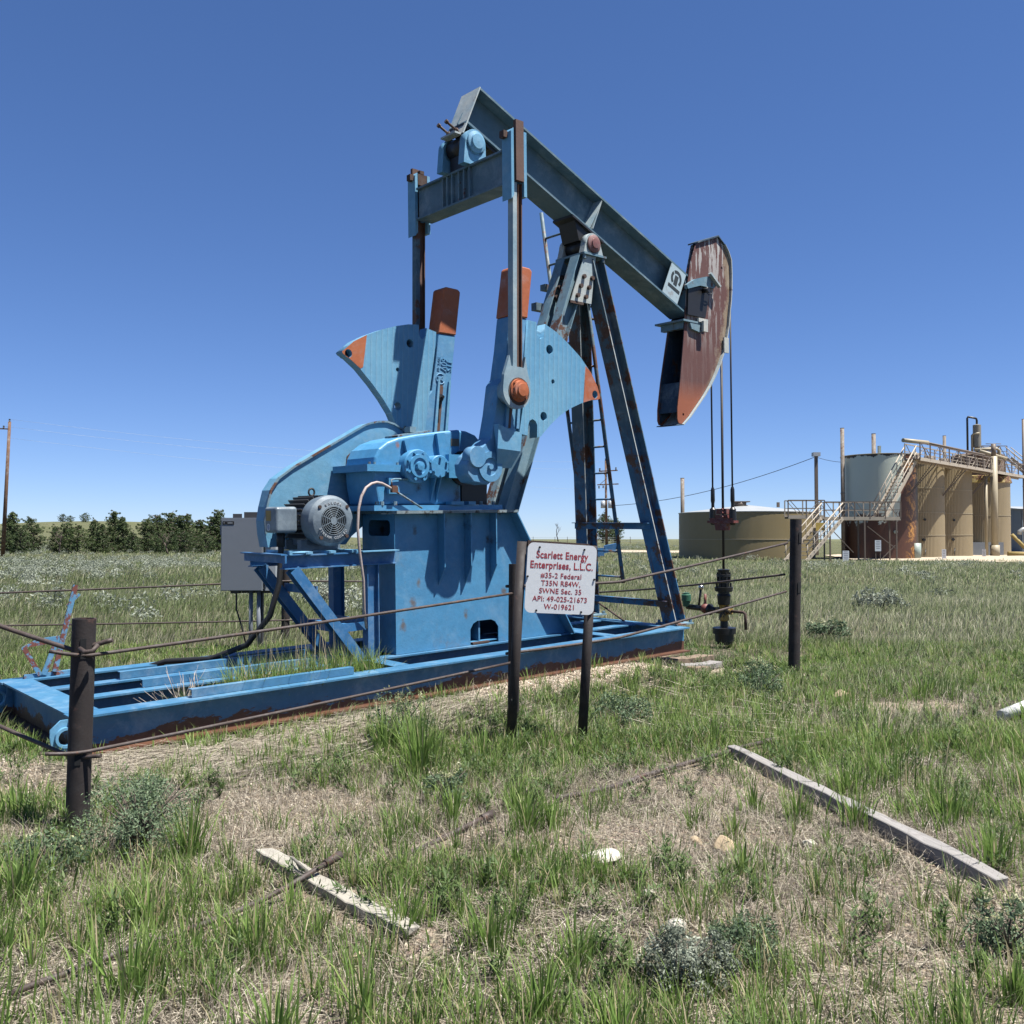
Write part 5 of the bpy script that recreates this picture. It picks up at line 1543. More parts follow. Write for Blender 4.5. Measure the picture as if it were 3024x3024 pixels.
# walkways and stairs
def stair(e, p0, p1, n, wv, m=None):
    """p0 bottom, p1 top; wv = horizontal vector across the flight"""
    p0, p1, wv = Vector(p0), Vector(p1), Vector(wv)
    for k, o in enumerate((Vector((0, 0, 0)), wv)):
        m_ = MB(); m_.bar(p0 + o, p1 + o, 0.06, 0.26, (0, 0, 1)); m_.build('stringer', M['walk'], e)
        m_ = MB()
        up = Vector((0, 0, 1.05))
        m_.tube([p0 + o + up, p1 + o + up], 0.045, 8); m_.tube([p0 + o + up * 0.55, p1 + o + up * 0.55], 0.03, 6)
        for i in range(6):
            q = p0.lerp(p1, (i + 0.2) / 5.6) + o
            m_.tube([q, q + up], 0.03, 6)
        m_.build('handrail', M['walk'], e)
    for i in range(n):
        q = p0.lerp(p1, (i + 0.5) / n)
        d = Vector((p1.x - p0.x, p1.y - p0.y, 0)).normalized()
        m_ = MB()
        a = q - d * 0.11; b_ = q + d * 0.11
        m_.bar(q, q + wv, 0.22, 0.04, (0, 0, 1)); m_.build('tread', M['walk'], e)


def deck(e, p0, p1, wv, posts, side=(1, 1), legs=True):
    p0, p1, wv = Vector(p0), Vector(p1), Vector(wv)
    m_ = MB(); m_.bar(p0 + wv / 2, p1 + wv / 2, wv.length, 0.05, (0, 0, 1)); m_.build('grating', M['walkd'], e)
    up = Vector((0, 0, 1.15))
    for k, o in enumerate((Vector((0, 0, 0)), wv)):
        m_ = MB(); m_.bar(p0 + o, p1 + o, 0.05, 0.24, (0, 0, 1)); m_.build('edge_channel', M['walk'], e)
        if not side[k]: continue
        m_ = MB()
        m_.bar(p0 + o + up, p1 + o + up, 0.07, 0.07); m_.bar(p0 + o + up * 0.52, p1 + o + up * 0.52, 0.045, 0.045)
        for i in range(posts + 1):
            q = p0.lerp(p1, i / posts) + o
            m_.bar(q, q + up, 0.07, 0.07, (0, 1, 0))
        for i in range(posts):
            a = p0.lerp(p1, (i + (0.1 if i % 2 else 0.9)) / posts) + o; b_ = p0.lerp(p1, (i + (0.9 if i % 2 else 0.1)) / posts) + o
            m_.bar(a, b_ + up, 0.04, 0.04, (0, 1, 0))
        m_.build('railing', M['walk'] if k else M['walkd'], e)


wk = empty('tank_walkway', (0, 0, 0), 0, 'long raised walkway with railings running along the tops of the tan tanks', 'walkway')
A0, A1 = Vector((29.35, 67.0, 7.3)), Vector((49.2, 88.4, 7.3))
dd = (A1 - A0).normalized(); cr_ = Vector((-dd.y, dd.x, 0)) * 1.08
deck(wk, A0, A1, cr_, 14)
m_ = MB(); m_.tube([A0 + Vector((0, 0, 1.33)) - dd * 0.9 + cr_ * 0.8, A0 + Vector((0, 0, 1.28)) + dd * 1.6], 0.15, 12); m_.build('vapour_pipe', M['tanp'], wk)
m_ = MB(); m_.tube([A0 + dd * 1.6 + Vector((0, 0, 1.27)), A0 + dd * 15 + Vector((0, 0, 1.27))], 0.075, 8); m_.build('brown_pipe', M['walkd'], wk)
for s0 in (2.5, 9.5, 16.0):
    m_ = MB(); q = A0 + dd * s0
    m_.bar(q - Vector((0, 0, 0.2)), q + cr_ * 1.5 - Vector((0, 0, 2.6)) - dd * 0.6, 0.06, 0.06); m_.bar(q + dd * 0.8 - Vector((0, 0, 0.2)), q + cr_ * 1.5 - Vector((0, 0, 2.6)) - dd * 0.6, 0.06, 0.06)
    m_.build('bracket', M['walkd'], wk)
m_ = MB()
for s0 in (5.5, 9.0, 12.5): 
    q = A0 + dd * s0 + cr_ * 2.2
    m_.cyl(q + Vector((0, 0, 0.1)), q + Vector((0, 0, 0.9)), 0.45, 14)
m_.build('hatches', M['walkd'], wk)
st1 = empty('steel_staircase', (0, 0, 0), 0, 'upper steel staircase climbing to the walkway before the pale green tank', 'staircase')
stair(st1, (26.0, 65.1, 2.95), (29.3, 67.5, 7.25), 17, (-0.55, 0.72, 0))
st2 = empty('stair_platform', (0, 0, 0), 0, 'lower steel landing with railings on thin posts below the upper staircase', 'platform')
deck(st2, (21.6, 64.6, 2.95), (26.9, 64.6, 2.95), (0, 1.2, 0), 5)
deck(st2, (19.0, 64.2, 3.05), (21.5, 64.2, 3.05), (0, 0.8, 0), 2)
m_ = MB()
for x in (22.0, 24.4, 26.6):
    for y in (64.6, 65.8): m_.bar((x, y, 0), (x, y, 2.83), 0.09, 0.09, (0, 1, 0))
m_.bar((22.1, 64.58, 2.2), (23.6, 64.58, 0.6), 0.05, 0.05, (0, 1, 0)); m_.bar((24.6, 64.58, 2.4), (26.5, 64.58, 0.9), 0.05, 0.05, (0, 1, 0)); m_.bar((25.6, 64.58, 0.2), (26.5, 64.58, 1.1), 0.05, 0.05, (0, 1, 0))
m_.build('support_posts', M['walkd'], st2)
st3 = empty('steel_staircase', (0, 0, 0), 0, 'lower steel staircase coming down to the grass from the landing', 'staircase')
stair(st3, (18.2, 62.4, 0.05), (21.3, 64.2, 2.95), 11, (1.35, -0.3, 0))
m_ = MB(); m_.box((20.7, 63.6, 2.1), (21.25, 63.62, 2.65)); m_.build('yellow_notice', simple('yellow_notice_paint', (0.5, 0.36, 0.08), 0.5), st3)
st4 = empty('steel_staircase', (0, 0, 0), 0, 'far steel stair tower beyond the walkway at the right edge', 'staircase')
stair(st4, (51.8, 88.5, 5.2), (49.0, 92.5, 9.6), 12, (0.8, 0.5, 0))
deck(st4, (46.6, 92.4, 9.6), (49.2, 92.6, 9.6), (0, 1.2, 0), 3)


# notice boards at the tanks
def notice(x, y, w_, h, z0, label, tilt=0.0, post=False):
    e = empty('notice_board', (x, y, float(hgt(x, y)) + z0), R(tilt), label, 'notice board', 'white notice boards by the tanks')
    m_ = MB(); m_.box((-w_ / 2, -0.01, 0), (w_ / 2, 0.01, h)); m_.build('board', M['signw'], e)
    m_ = MB()
    n = 5
    for i in range(n):
        ww = w_ * (0.36 if i % 2 else 0.30)
        m_.box((-ww, -0.013, h * (0.88 - 0.16 * i)), (ww, -0.0115, h * (0.92 - 0.16 * i)))
    m_.build('printed_lines', M['signk'] if h > 0.4 else M['signk'], e)
    if post:
        m_ = MB(); m_.bar((-w_ / 2 + 0.06, 0.03, -z0), (-w_ / 2 + 0.06, 0.03, h), 0.05, 0.03, (0, 1, 0)); m_.bar((w_ / 2 - 0.04, 0.03, -z0), (w_ / 2 - 0.04, 0.03, h * 0.9), 0.05, 0.03, (0, 1, 0)); m_.build('post', M['walkd'], e)
    return e


notice(21.9, 61.3, 0.42, 0.72, 0.05, 'white notice board standing in the grass at the foot of the lower stairs')
notice(23.9, 61.0, 0.40, 0.72, 0.75, 'white notice board on two posts before the pale green tank', 0, True)
notice(31.9, 69.0, 0.30, 0.75, 0.02, 'leaning white notice board at the foot of the pale green tank', -10)
notice(38.5, 76.2, 0.28, 0.65, 0.02, 'small white notice board beside the separator screen', -20)
# clutter between the low tank and the stairs
cl = MB(); cl.cyl((0, 0, 0), (0, 0, 2.6), 0.16, 10); cl.box((-0.5, -0.4, 0), (0.5, 0.4, 1.1)); cl.box((0.7, -0.3, 0), (1.4, 0.3, 1.9)); cl.cyl((-0.2, 0, 1.1), (0.9, 0, 1.6), 0.2, 10)
o = cl.build('pump_manifold', M['rust']); o.location = (22.3, 74.5, 0)
tag(o, 'rusty pump and pipe cluster between the low tank and the pale green tank', 'pump')

# ================================================================== POLES AND WIRES
wood = paint('pole_wood', (0.13, 0.065, 0.035), (0.19, 0.105, 0.06), 0.0, streak=0.4, rough=0.85, sc=0.7, rustcol=((0.03, 0.02, 0.015), (0.06, 0.035, 0.02)))
up1 = empty('utility_pole', (-43.5, 80.0, 0), 0, 'brown wooden power pole at the left edge of the photo', 'utility pole')
m_ = MB(); m_.tube([(-0.1, 0, 0), (0.32, 0, 11.6)], [0.17, 0.12], 12); m_.build('pole', wood, up1)
m_ = MB(); m_.bar((-0.9, -0.15, 11.0), (0.3, -0.15, 10.95), 0.10, 0.10, (0, 1, 0)); m_.build('crossarm', wood, up1)
m_ = MB()
for p_ in ((0.32, 0, 11.6), (-0.6, -0.15, 11.0), (-0.1, -0.15, 11.0)):
    m_.lathe([(0, 0.03), (0.08, 0.09), (0.14, 0.05), (0.20, 0.09), (0.25, 0.04)], p_, (0, 0, 1), 8)
m_.build('insulators', M['oil'], up1)
up2 = empty('utility_pole', (11.15, 110.0, float(hgt(11.15, 110))), 0, 'power pole with two crossarms and transformers seen behind the ladder', 'utility pole')
m_ = MB(); m_.tube([(0, 0, 0), (-0.1, 0, 10.5)], [0.17, 0.11], 12); m_.build('pole', wood, up2)
for zz_, xa, xb in ((9.3, -0.9, 1.3), (7.7, -1.1, 1.4)):
    m_ = MB(); m_.bar((xa, -0.15, zz_ - 0.05), (xb, -0.15, zz_ + 0.05), 0.13, 0.12, (0, 1, 0)); m_.bar((xa + 0.2, -0.15, zz_ - 0.1), (0, -0.15, zz_ + 0.7 if zz_ < 8 else zz_ - 0.6), 0.06, 0.06, (0, 1, 0)); m_.build('crossarm', wood, up2)
for x in (-0.45, 0.42):
    m_ = MB(); m_.cyl((x, -0.25, 4.9), (x, -0.25, 5.75), 0.26, 14); m_.build('transformer', M['greyl'], up2)
m_ = MB()
for p_ in ((-0.8, -0.15, 9.3), (1.1, -0.15, 9.4), (-0.1, 0, 10.45), (-0.9, -0.15, 7.2), (-0.4, -0.15, 7.25)):
    m_.lathe([(0, 0.04), (0.10, 0.11), (0.18, 0.06), (0.26, 0.11), (0.32, 0.05)], p_, (0, 0, 1), 8)
m_.build('insulators', M['oil'], up2)
up3 = empty('light_pole', (27.9, 85.5, 0), 0, 'brown steel pole with a small lamp box between the low tank and green tank', 'light pole')
m_ = MB(); m_.bar((0, 0, 0), (0, 0, 9.1), 0.26, 0.26, (0, 1, 0)); m_.build('pole', M['walkd'], up3)
m_ = MB(); m_.box((-0.32, -0.3, 9.1), (0.32, 0.3, 9.45)); m_.build('lamp_box', M['greyl'], up3)


def wire(name, p, q, sag, r, label, m=None, n=24):
    p, q = Vector(p), Vector(q)
    pts = [p.lerp(q, i / n) - Vector((0, 0, 4 * sag * (i / n) * (1 - i / n))) for i in range(n + 1)]
    m_ = MB(); m_.tube(pts, r, 5)
    return tag(m_.build(name, m or M['black']), label, 'power line', 'overhead wires')


wl1, wl2 = Vector((-43.3, 80, 0)), Vector((11.1, 110, 0))
for a_, z1, z2, sg, lb in ((0.2, 11.8, 10.6, 1.0, 'topmost thin pale wire from the left pole to the far pole'), (-0.3, 11.2, 9.7, 0.9, 'middle thin pale wire from the left pole to the far pole'), (0.1, 10.2, 7.2, 0.6, 'lowest thin pale wire from the left pole to the far pole')):
    wire('power_line', wl1 + Vector((a_, 0, z1)), wl2 + Vector((a_, 0, z2)), sg, 0.006, lb, M['galv'])
wire('power_line', (11.4, 110, 5.4), (27.7, 85.5, 9.0), 0.9, 0.03, 'dark wire sagging from the far pole to the lamp pole')
wire('power_line', (28.0, 85.5, 9.0), (30.8, 77, 8.4), 0.5, 0.02, 'short dark wire from the lamp pole to the green tank')
wire('power_line', (11.1, 110, 5.2), (7.3, 100, 0.3), 0.0, 0.02, 'stay wire slanting down left of the far pole', n=2)

# distant wire fence, road trough and dead tree are placed on the crest
fe = empty('wire_fence', (0, 0, 0), 0, 'thin distant wire fence on the horizon behind the sign', 'fence')
fx = [3.4, 6.9, 8.9, 12.0, 24.3 - 9, 19.0, 22.5]
for x in fx:
    m_ = MB(); z = float(hgt(x, 150)); m_.bar((x, 150, z), (x, 150, z + 1.25), 0.07, 0.07, (0, 1, 0)); m_.build('post', M['walkd'], fe)
m_ = MB()
for h in (0.45, 0.8, 1.1): m_.tube([(0.5, 150, float(hgt(0.5, 150)) + h), (22.5, 150, float(hgt(22.5, 150)) + h)], 0.012, 4)
m_.build('fence_wire', M['galv'], fe)
tr = MB(); tr.box((-1.6, -0.5, 0.1), (0.3, 0.5, 0.75)); tr.add([(0.31, -0.5, 0.3), (1.25, -0.5, 0.55), (1.35, -0.5, 1.15), (0.35, -0.5, 0.95), (0.31, 0.5, 0.3), (1.25, 0.5, 0.55), (1.35, 0.5, 1.15), (0.35, 0.5, 0.95)],
    [(0, 1, 2, 3), (7, 6, 5, 4), (0, 4, 5, 1), (1, 5, 6, 2), (2, 6, 7, 3), (3, 7, 4, 0)])
tr.cyl((1.3, 0, 0.85), (1.6, 0, 0.9), 0.25, 12); tr.cyl((-1.2, -0.52, 0.15), (-1.2, 0.52, 0.15), 0.18, 12); tr.cyl((-0.2, -0.52, 0.15), (-0.2, 0.52, 0.15), 0.18, 12)
o = tr.build('equipment_trailer', M['stand']); o.location = (7.35, 78.0, float(hgt(7.35, 78)))
tag(o, 'small blue machine far away beyond the ladder foot', 'machine')
# ================================================================== PIPE FENCE AROUND THE JACK
def zg(x, y): return float(hgt(x, y))


posts = {}


def fpost(key, x, y, h, r, label, lean=(0, 0), slots=()):
    z = zg(x, y)
    e = empty('fence_post', (x, y, z - 0.15), 0, label, 'fence post', 'rusty pipe fence posts')
    e.rotation_euler = (R(lean[1]), R(lean[0]), 0)
    m_ = MB()
    H = h + 0.15
    m_.lathe([(0, r), (H, r), (H, r * 0.86), (H - 0.15, r * 0.86)], (0, 0, 0), (0, 0, 1), 28)
    m_.build('pipe', M['post'], e)
    for (a, zz, w_, hh) in slots:
        m_ = MB(); m_.box((-w_ / 2, -0.002, -hh / 2), (w_ / 2, 0.002, hh / 2))
        o = m_.build('slot', M['dark'], e)
        o.location = ((r + 0.0008) * math.sin(R(a)), -(r + 0.0008) * math.cos(R(a)), zz + 0.15)
        o.rotation_euler = (0, 0, R(a))
    return e


# positions from the photograph's ground line
fpost('left', -2.385, 5.16, 1.17, 0.062, 'thick rusty pipe post with cut slots in the left foreground', (1.2, 0), ((24, 1.01, 0.03, 0.11), (16, 0.42, 0.03, 0.08)))
fpost('mid', 0.01, 7.9, 1.38, 0.048, 'thin rusty pipe post just left of the sign', (0.4, 0))
fpost('right', 3.38, 11.25, 1.84, 0.068, 'tall dark pipe post right of the wellhead', (1.2, 0), ((35, 1.62, 0.05, 0.13), (30, 1.02, 0.05, 0.13)))
fpost('far', -3.57, 14.76, 1.30, 0.065, 'rusty pipe post behind the grey control cabinet')
fpost('back', 1.33, 16.1, 1.05, 0.06, 'hidden pipe post behind the ladder leg')


def rail(pts, r, label):
    m_ = MB()
    P = [Vector(p) for p in pts]
    out = []
    for i in range(len(P) - 1):
        for k in range(8):
            out.append(P[i].lerp(P[i + 1], k / 8))
    out.append(P[-1])
    # slight irregular bend
    n = len(out)
    out = [p + Vector((0, 0, -0.03 * math.sin(math.pi * i / (n - 1)))) for i, p in enumerate(out)]
    m_.tube(out, r, 8)
    L = (out[-1] - out[0]).length
    for t_ in (0.02, 0.98):      # upset ends of the sucker rods
        q = out[0].lerp(out[-1], t_)
    return tag(m_.build('fence_rail', M['rod'], None), label, 'fence rail', 'steel rod fence rails')


rail([(-2.50, 5.06, 0.99), (-2.30, 5.12, 0.99), (0.0, 7.86, 1.135)], 0.0105, 'upper steel rod from the left foreground post to the thin middle post')
rail([(-2.50, 5.03, 0.445), (-2.30, 5.12, 0.47), (0.0, 7.84, 0.56)], 0.0105, 'lower steel rod from the left foreground post to the thin middle post')
rail([(-0.05, 7.95, 1.19), (1.0, 8.75, 1.22), (3.30, 11.2, 1.54)], 0.013, 'upper steel rod from behind the sign to the tall right post')
rail([(-0.05, 7.95, 0.62), (1.0, 8.75, 0.70), (3.28, 11.2, 0.96)], 0.013, 'lower steel rod from behind the sign to the tall right post')
rail([(-2.20, 5.16, 1.04), (-2.42, 5.14, 1.02), (-3.35, 5.35, 1.25)], 0.0135, 'upper steel rod leaving the left foreground post towards the left edge')
rail([(-2.23, 5.10, 0.42), (-2.42, 5.14, 0.44), (-3.45, 5.55, 0.68)], 0.012, 'lower steel rod leaving the left foreground post towards the left edge')
rail([(-8.4, 14.0, 0.75), (-3.57, 14.70, 0.955), (1.33, 16.05, 0.86)], 0.014, 'upper far steel rod running behind the pump jack')
rail([(-8.4, 14.0, -0.0 + 0.28), (-3.57, 14.70, 0.34), (1.33, 16.05, 0.38)], 0.013, 'lower far steel rod running behind the pump jack')
rail([(1.33, 16.05, 0.66), (3.30, 11.32, 1.16)], 0.014, 'dark steel rod from behind the ladder leg to the tall right post')

# hook ends on the left post
hk = MB()
hk.tube([(-2.345, 5.085, 1.00), (-2.30, 5.05, 0.985), (-2.265, 5.06, 0.99), (-2.25, 5.09, 1.02)], 0.013, 8)
tag(hk.build('rod_hook', M['rod']), 'bent steel rod end poking out of the left foreground post', 'rod end')

# ================================================================== SIGN
sg = empty('well_sign', (-0.015, 7.25, zg(0.06, 7.25) - 0.05), 0, 'white lease sign with red lettering on two rusty pipe legs', 'sign')
sg.rotation_euler = (0, R(3.4), R(16))
hz = 1.635
for x, z1 in ((0.0, hz + 0.012), (0.585, hz + 0.012)):
    m_ = MB(); m_.cyl((x, 0.0, -0.15), (x, 0.0, z1), 0.038, 20); m_.build('post', M['post'], sg)
m_ = MB(); m_.box((0.039, -0.035, hz - 0.025), (0.546, -0.003, hz + 0.024)); m_.build('top_rail', M['rust'], sg)
SX0, SX1, SZ0, SZ1 = 0.035, 0.607, 1.10, 1.645
bd = plate('sign_board', rrect(SX0, SZ0, SX1, SZ1, 0.05, 8), [], -0.048, -0.0455, M['signw'], sg)
m_ = MB()
for x, z in ((0.13, 1.505), (0.50, 1.505), (0.045, 1.275), (0.595, 1.275), (0.13, 1.015), (0.50, 1.015)):
    z += 0.105; m_.cyl((x, -0.03, z), (x, -0.060, z), 0.005, 8); m_.cyl((x, -0.049, z), (x, -0.058, z), 0.008, 8)
m_.build('bolts', M['dark'], bd)
scx = (SX0 + SX1) / 2
DZ = 0.105
lines = [('Scarlett Energy', 1.447, 0.079, 0.0014, 0.80), ('Enterprises, L.L.C.', 1.368, 0.079, 0.0014, 0.80),
         ('#35-2 Federal', 1.288, 0.057, 0.0004, 0.95), ('T35N R84W,', 1.228, 0.057, 0.0004, 0.95), ('SWNE Sec. 35', 1.168, 0.057, 0.0004, 0.95),
         ('API: 49-025-21673', 1.106, 0.057, 0.0004, 0.95), ('W-019621', 1.046, 0.057, 0.0004, 0.95)]
for s0, z, size, bold, sx in lines:
    text('lettering', s0, size, M['signr'], bd, (scx, -0.0492, z + DZ), FRONT, 0.0006, bold, sx=sx * 1.04, space=1.06)

# ================================================================== CONTROL CABINET
cb = empty('control_cabinet', (-3.80, 13.3, zg(-3.8, 13.3)), 0, 'grey electrical control cabinet on thin pipe legs behind the motor', 'electrical cabinet')
m_ = MB(); m_.box((-0.305, -0.12, 0.87), (0.28, 0.12, 1.90)); m_.build('enclosure', M['grey'], cb)
m_ = MB(); m_.box((-0.295, -0.132, 0.88), (0.27, -0.1215, 1.89)); dr = m_.build('door', M['grey'], cb)
m_ = MB(); m_.box((-0.28, -0.136, 1.805), (-0.12, -0.1325, 1.85)); m_.build('name_label', M['dark'], dr)
m_ = MB(); m_.box((-0.265, -0.138, 1.820), (-0.255, -0.1365, 1.834)); m_.box((-0.21, -0.138, 1.820), (-0.14, -0.1365, 1.832)); m_.build('label_print', M['greyl'], dr)
m_ = MB(); m_.box((-0.33, -0.09, 1.66), (-0.306, 0.0, 1.80)); m_.build('hinge', M['grey'], cb)
m_ = MB(); m_.box((0.10, -0.10, 1.62), (0.44, 0.10, 1.635)); m_.box((0.30, -0.06, 0.87), (0.45, 0.10, 1.60)); m_.build('side_box', M['greyl'], cb)
m_ = MB(); m_.cyl((0.30, -0.07, 1.15), (0.36, -0.075, 1.15), 0.03, 10); m_.cyl((0.32, -0.1, 1.08), (0.32, -0.06, 1.08), 0.025, 10); m_.build('knobs', M['chrome'], cb)
m_ = MB(); m_.cyl((0.325, -0.10, 0.97), (0.325, -0.06, 0.97), 0.018, 10); m_.build('red_button', M['red'], cb)
for x in (0.09, 0.20):
    m_ = MB(); m_.cyl((x, 0, -0.1), (x, 0, 0.87), 0.03, 12); m_.build('conduit', M['grey'], cb)
m_ = MB(); m_.bar((0.22, 0.06, -0.1), (0.22, 0.06, 1.95), 0.06, 0.06, (0, 1, 0)); m_.box((-0.05, 0.02, 0.83), (0.42, 0.05, 0.868)); m_.box((-0.19, -0.05, 0.83), (-0.06, 0.05, 0.868)); m_.box((-0.19, 0.04, 1.902), (-0.06, 0.05, 1.96)); m_.box((-0.03, 0.04, 1.902), (0.25, 0.05, 1.985))
m_.build('mounting_frame', M['fins'], cb)
m_ = MB(); m_.tube([(-0.12, 0, 0.84), (-0.11, -0.02, 0.6), (-0.02, -0.05, 0.35), (0.05, -0.05, 0.05)], 0.012, 6); m_.build('thin_cable', M['black'], cb)

# ================================================================== LUMBER, RODS, STONES ON THE GROUND
t = NT('weathered_grey_wood')
gr = t.noise(1.0, 9, 0.7, vec=t.vec((3, 70, 70)))
c0 = t.mix(gr, (0.13, 0.12, 0.115), (0.46, 0.44, 0.42))
c0 = t.mix(t.ramp(t.noise(6, 8, 0.7), [(0.55, 0.0), (0.7, 0.6)]), c0, (0.12, 0.10, 0.09))
M['lumber'] = t.out(c0, 0.85, bump=gr, bstr=0.6, bdist=0.006, spec=0.2)
t = NT('pale_bleached_wood')
gr = t.noise(1.0, 9, 0.7, vec=t.vec((3, 60, 60)))
M['lumberp'] = t.out(t.mix(gr, (0.20, 0.18, 0.15), (0.56, 0.53, 0.46)), 0.85, bump=gr, bstr=0.7, bdist=0.006, spec=0.2)


def timber(name, a, b, wd, th, m, label, cat, lift=0.0, group=None, roll=0.0, n=18):
    ax_, ay = a; bx_, by_ = b
    za, zb = zg(ax_, ay) + th * 0.35 + lift, zg(bx_, by_) + th * 0.35 + lift
    p, q = Vector((ax_, ay, za)), Vector((bx_, by_, zb))
    L = (q - p).length
    m_ = MB()
    prs = random.Random(int(1000 * L))
    vs, fs = [], []
    for i in range(n + 1):
        x = L * i / n
        j = lambda s_: prs.uniform(-s_, s_)
        for (yy, zz) in ((-wd / 2, -th / 2), (wd / 2, -th / 2), (wd / 2, th / 2), (-wd / 2, th / 2)):
            en_ = 1.0 if 0 < i < n else 0.8
            vs.append((x + (j(0.03) if i in (0, n) else 0), yy * en_ + j(0.005) + 0.005 * math.sin(i * 0.4), zz * en_ + j(0.005) + 0.004 * math.sin(i * 0.4 + L)))
    for i in range(n):
        for k in range(4):
            fs.append((i * 4 + k, i * 4 + (k + 1) % 4, i * 4 + 4 + (k + 1) % 4, i * 4 + 4 + k))
    fs += [(3, 2, 1, 0), (n * 4, n * 4 + 1, n * 4 + 2, n * 4 + 3)]
    m_.add(vs, fs)
    o = m_.build(name, m)
    d = (q - p).normalized()
    yv = Vector((0, 0, 1)).cross(d).normalized(); zv = d.cross(yv)
    o.matrix_world = Matrix.Translation(p) @ Matrix((d, yv, zv)).transposed().to_4x4() @ Matrix.Rotation(R(roll), 4, 'X')
    bv = o.modifiers.new('b', 'BEVEL'); bv.width = 0.004; bv.segments = 1
    return tag(o, label, cat, group)


timber('timber', (1.63, 7.00), (2.20, 4.26), 0.085, 0.085, M['lumber'], 'long weathered grey timber lying in the grass at the right', 'timber', 0.0)
timber('timber', (-1.25, 4.76), (-0.40, 3.80), 0.085, 0.045, M['lumberp'], 'short split bleached board lying under the steel rod', 'board', 0.02)
m_ = MB()
for i in range(9):
    a = R(120 + i * 9); p0 = Vector((-1.0 + 0.01 * i, 4.45 - 0.008 * i, zg(-1.0, 4.45) + 0.06))
    m_.bar(p0, p0 + Vector((0.10 * math.cos(a), 0.10 * math.sin(a), 0.03 + 0.008 * i)), 0.006, 0.003)
tag(m_.build('wood_splinters', M['lumberp']), 'splintered wood fibres sticking up from the short bleached board', 'splinters')


def ground_rod(pts, r, label):
    m_ = MB()
    P = []
    for i in range(len(pts) - 1):
        for k in range(6):
            f = k / 6
            x = pts[i][0] * (1 - f) + pts[i + 1][0] * f; y = pts[i][1] * (1 - f) + pts[i + 1][1] * f
            P.append((x, y, zg(x, y) + r * 1.2 + pts[i][2] * (1 - f) + pts[i + 1][2] * f))
    x, y, z = pts[-1]; P.append((x, y, zg(x, y) + r * 1.2 + z))
    m_.tube(P, r, 8)
    p0, p1 = Vector(P[-2]), Vector(P[-1])
    m_.tube([p1, p1 + (p1 - p0).normalized() * 0.10], r * 1.6, 8)
    return tag(m_.build('sucker_rod', M['rod']), label, 'steel rod', 'loose steel rods on the ground')


ground_rod([(0.26, 5.70, 0.01), (0.70, 6.10, 0.01), (1.2, 6.55, 0.02), (1.94, 7.21, 0.02)], 0.017, 'rusty steel rod on the ground touching the far end of the long grey timber')
ground_rod([(-0.70, 4.58, -0.01), (-0.40, 4.95, -0.01), (-0.17, 5.23, 0.02)], 0.015, 'short rusty steel rod on the ground in the middle of the foreground')
ground_rod([(-1.75, 3.30, 0.012), (-1.4, 3.75, 0.015), (-1.08, 4.17, 0.03), (-0.88, 4.44, 0.075)], 0.0125, 'rusty steel rod lying over the short bleached board')

for i, (u, v, L, wd, dz, sc_, lb, mm) in enumerate(((7.0, -0.30, 0.5, 0.16, 0.05, 20, 'short brown wood block on the gravel beside the skid end', 'lumberw'),
                                              (7.28, -0.14, 0.75, 0.17, 0.06, 5, 'split timber lying under the near corner of the skid', 'lumber'),
                                              (7.45, 0.25, 1.0, 0.2, 0.09, -4, 'brown plank under the right end of the skid', 'lumberw'),
                                              (7.55, 0.75, 0.9, 0.2, 0.06, 8, 'brown plank beneath the skid end farther back', 'lumberw'))):
    if 'lumberw' not in M: M['lumberw'] = simple('brown_old_wood', (0.24, 0.175, 0.125), 0.9, var=0.5, sc=5)
    c = JM @ Vector((u, v, 0)); a = math.atan2(Un[1], Un[0]) + R(sc_)
    dx_, dy_ = math.cos(a) * L / 2, math.sin(a) * L / 2
    timber('wood_block', (c.x - dx_, c.y - dy_), (c.x + dx_, c.y + dy_), wd, 0.07, M[mm], lb, 'wood block', dz - 0.04, 'blocking timbers under the skid')
# white pipe stub at right edge
m_ = MB(); m_.cyl((4.35, 8.35, zg(4.35, 8.35) + 0.05), (4.85, 8.55, zg(4.8, 8.5) + 0.16), 0.05, 16)
tag(m_.build('plastic_pipe', simple('white_plastic', (0.75, 0.75, 0.72), 0.5)), 'white plastic pipe stub in the grass at the right edge', 'pipe')


def stone(x, y, r, label, m, seed, flat=0.6):
    bm = bmesh.new()
    bmesh.ops.create_icosphere(bm, subdivisions=3, radius=1.0)
    rr = random.Random(seed)
    ax_ = [Vector((rr.uniform(-1, 1), rr.uniform(-1, 1), rr.uniform(-1, 1))).normalized() for _ in range(9)]
    th = [rr.uniform(0.55, 0.85) for _ in ax_]
    for v in bm.verts:
        for a, t_ in zip(ax_, th):
            d = v.co.dot(a)
            if d > t_: v.co -= a * (d - t_) * 0.9
        v.co *= 1 + 0.04 * math.sin(v.co.x * 9 + seed) * math.cos(v.co.y * 8)
    me = bpy.data.meshes.new('stone'); bm.to_mesh(me); bm.free()
    o = link('stone', me, m)
    o.scale = (r, r * rr.uniform(0.7, 1), r * flat)
    o.location = (x, y, zg(x, y) + r * flat * 0.45)
    o.rotation_euler = (rr.uniform(-0.2, 0.2), rr.uniform(-0.2, 0.2), rr.uniform(0, 6))
    return tag(o, label, 'stone', 'pale stones on the ground')


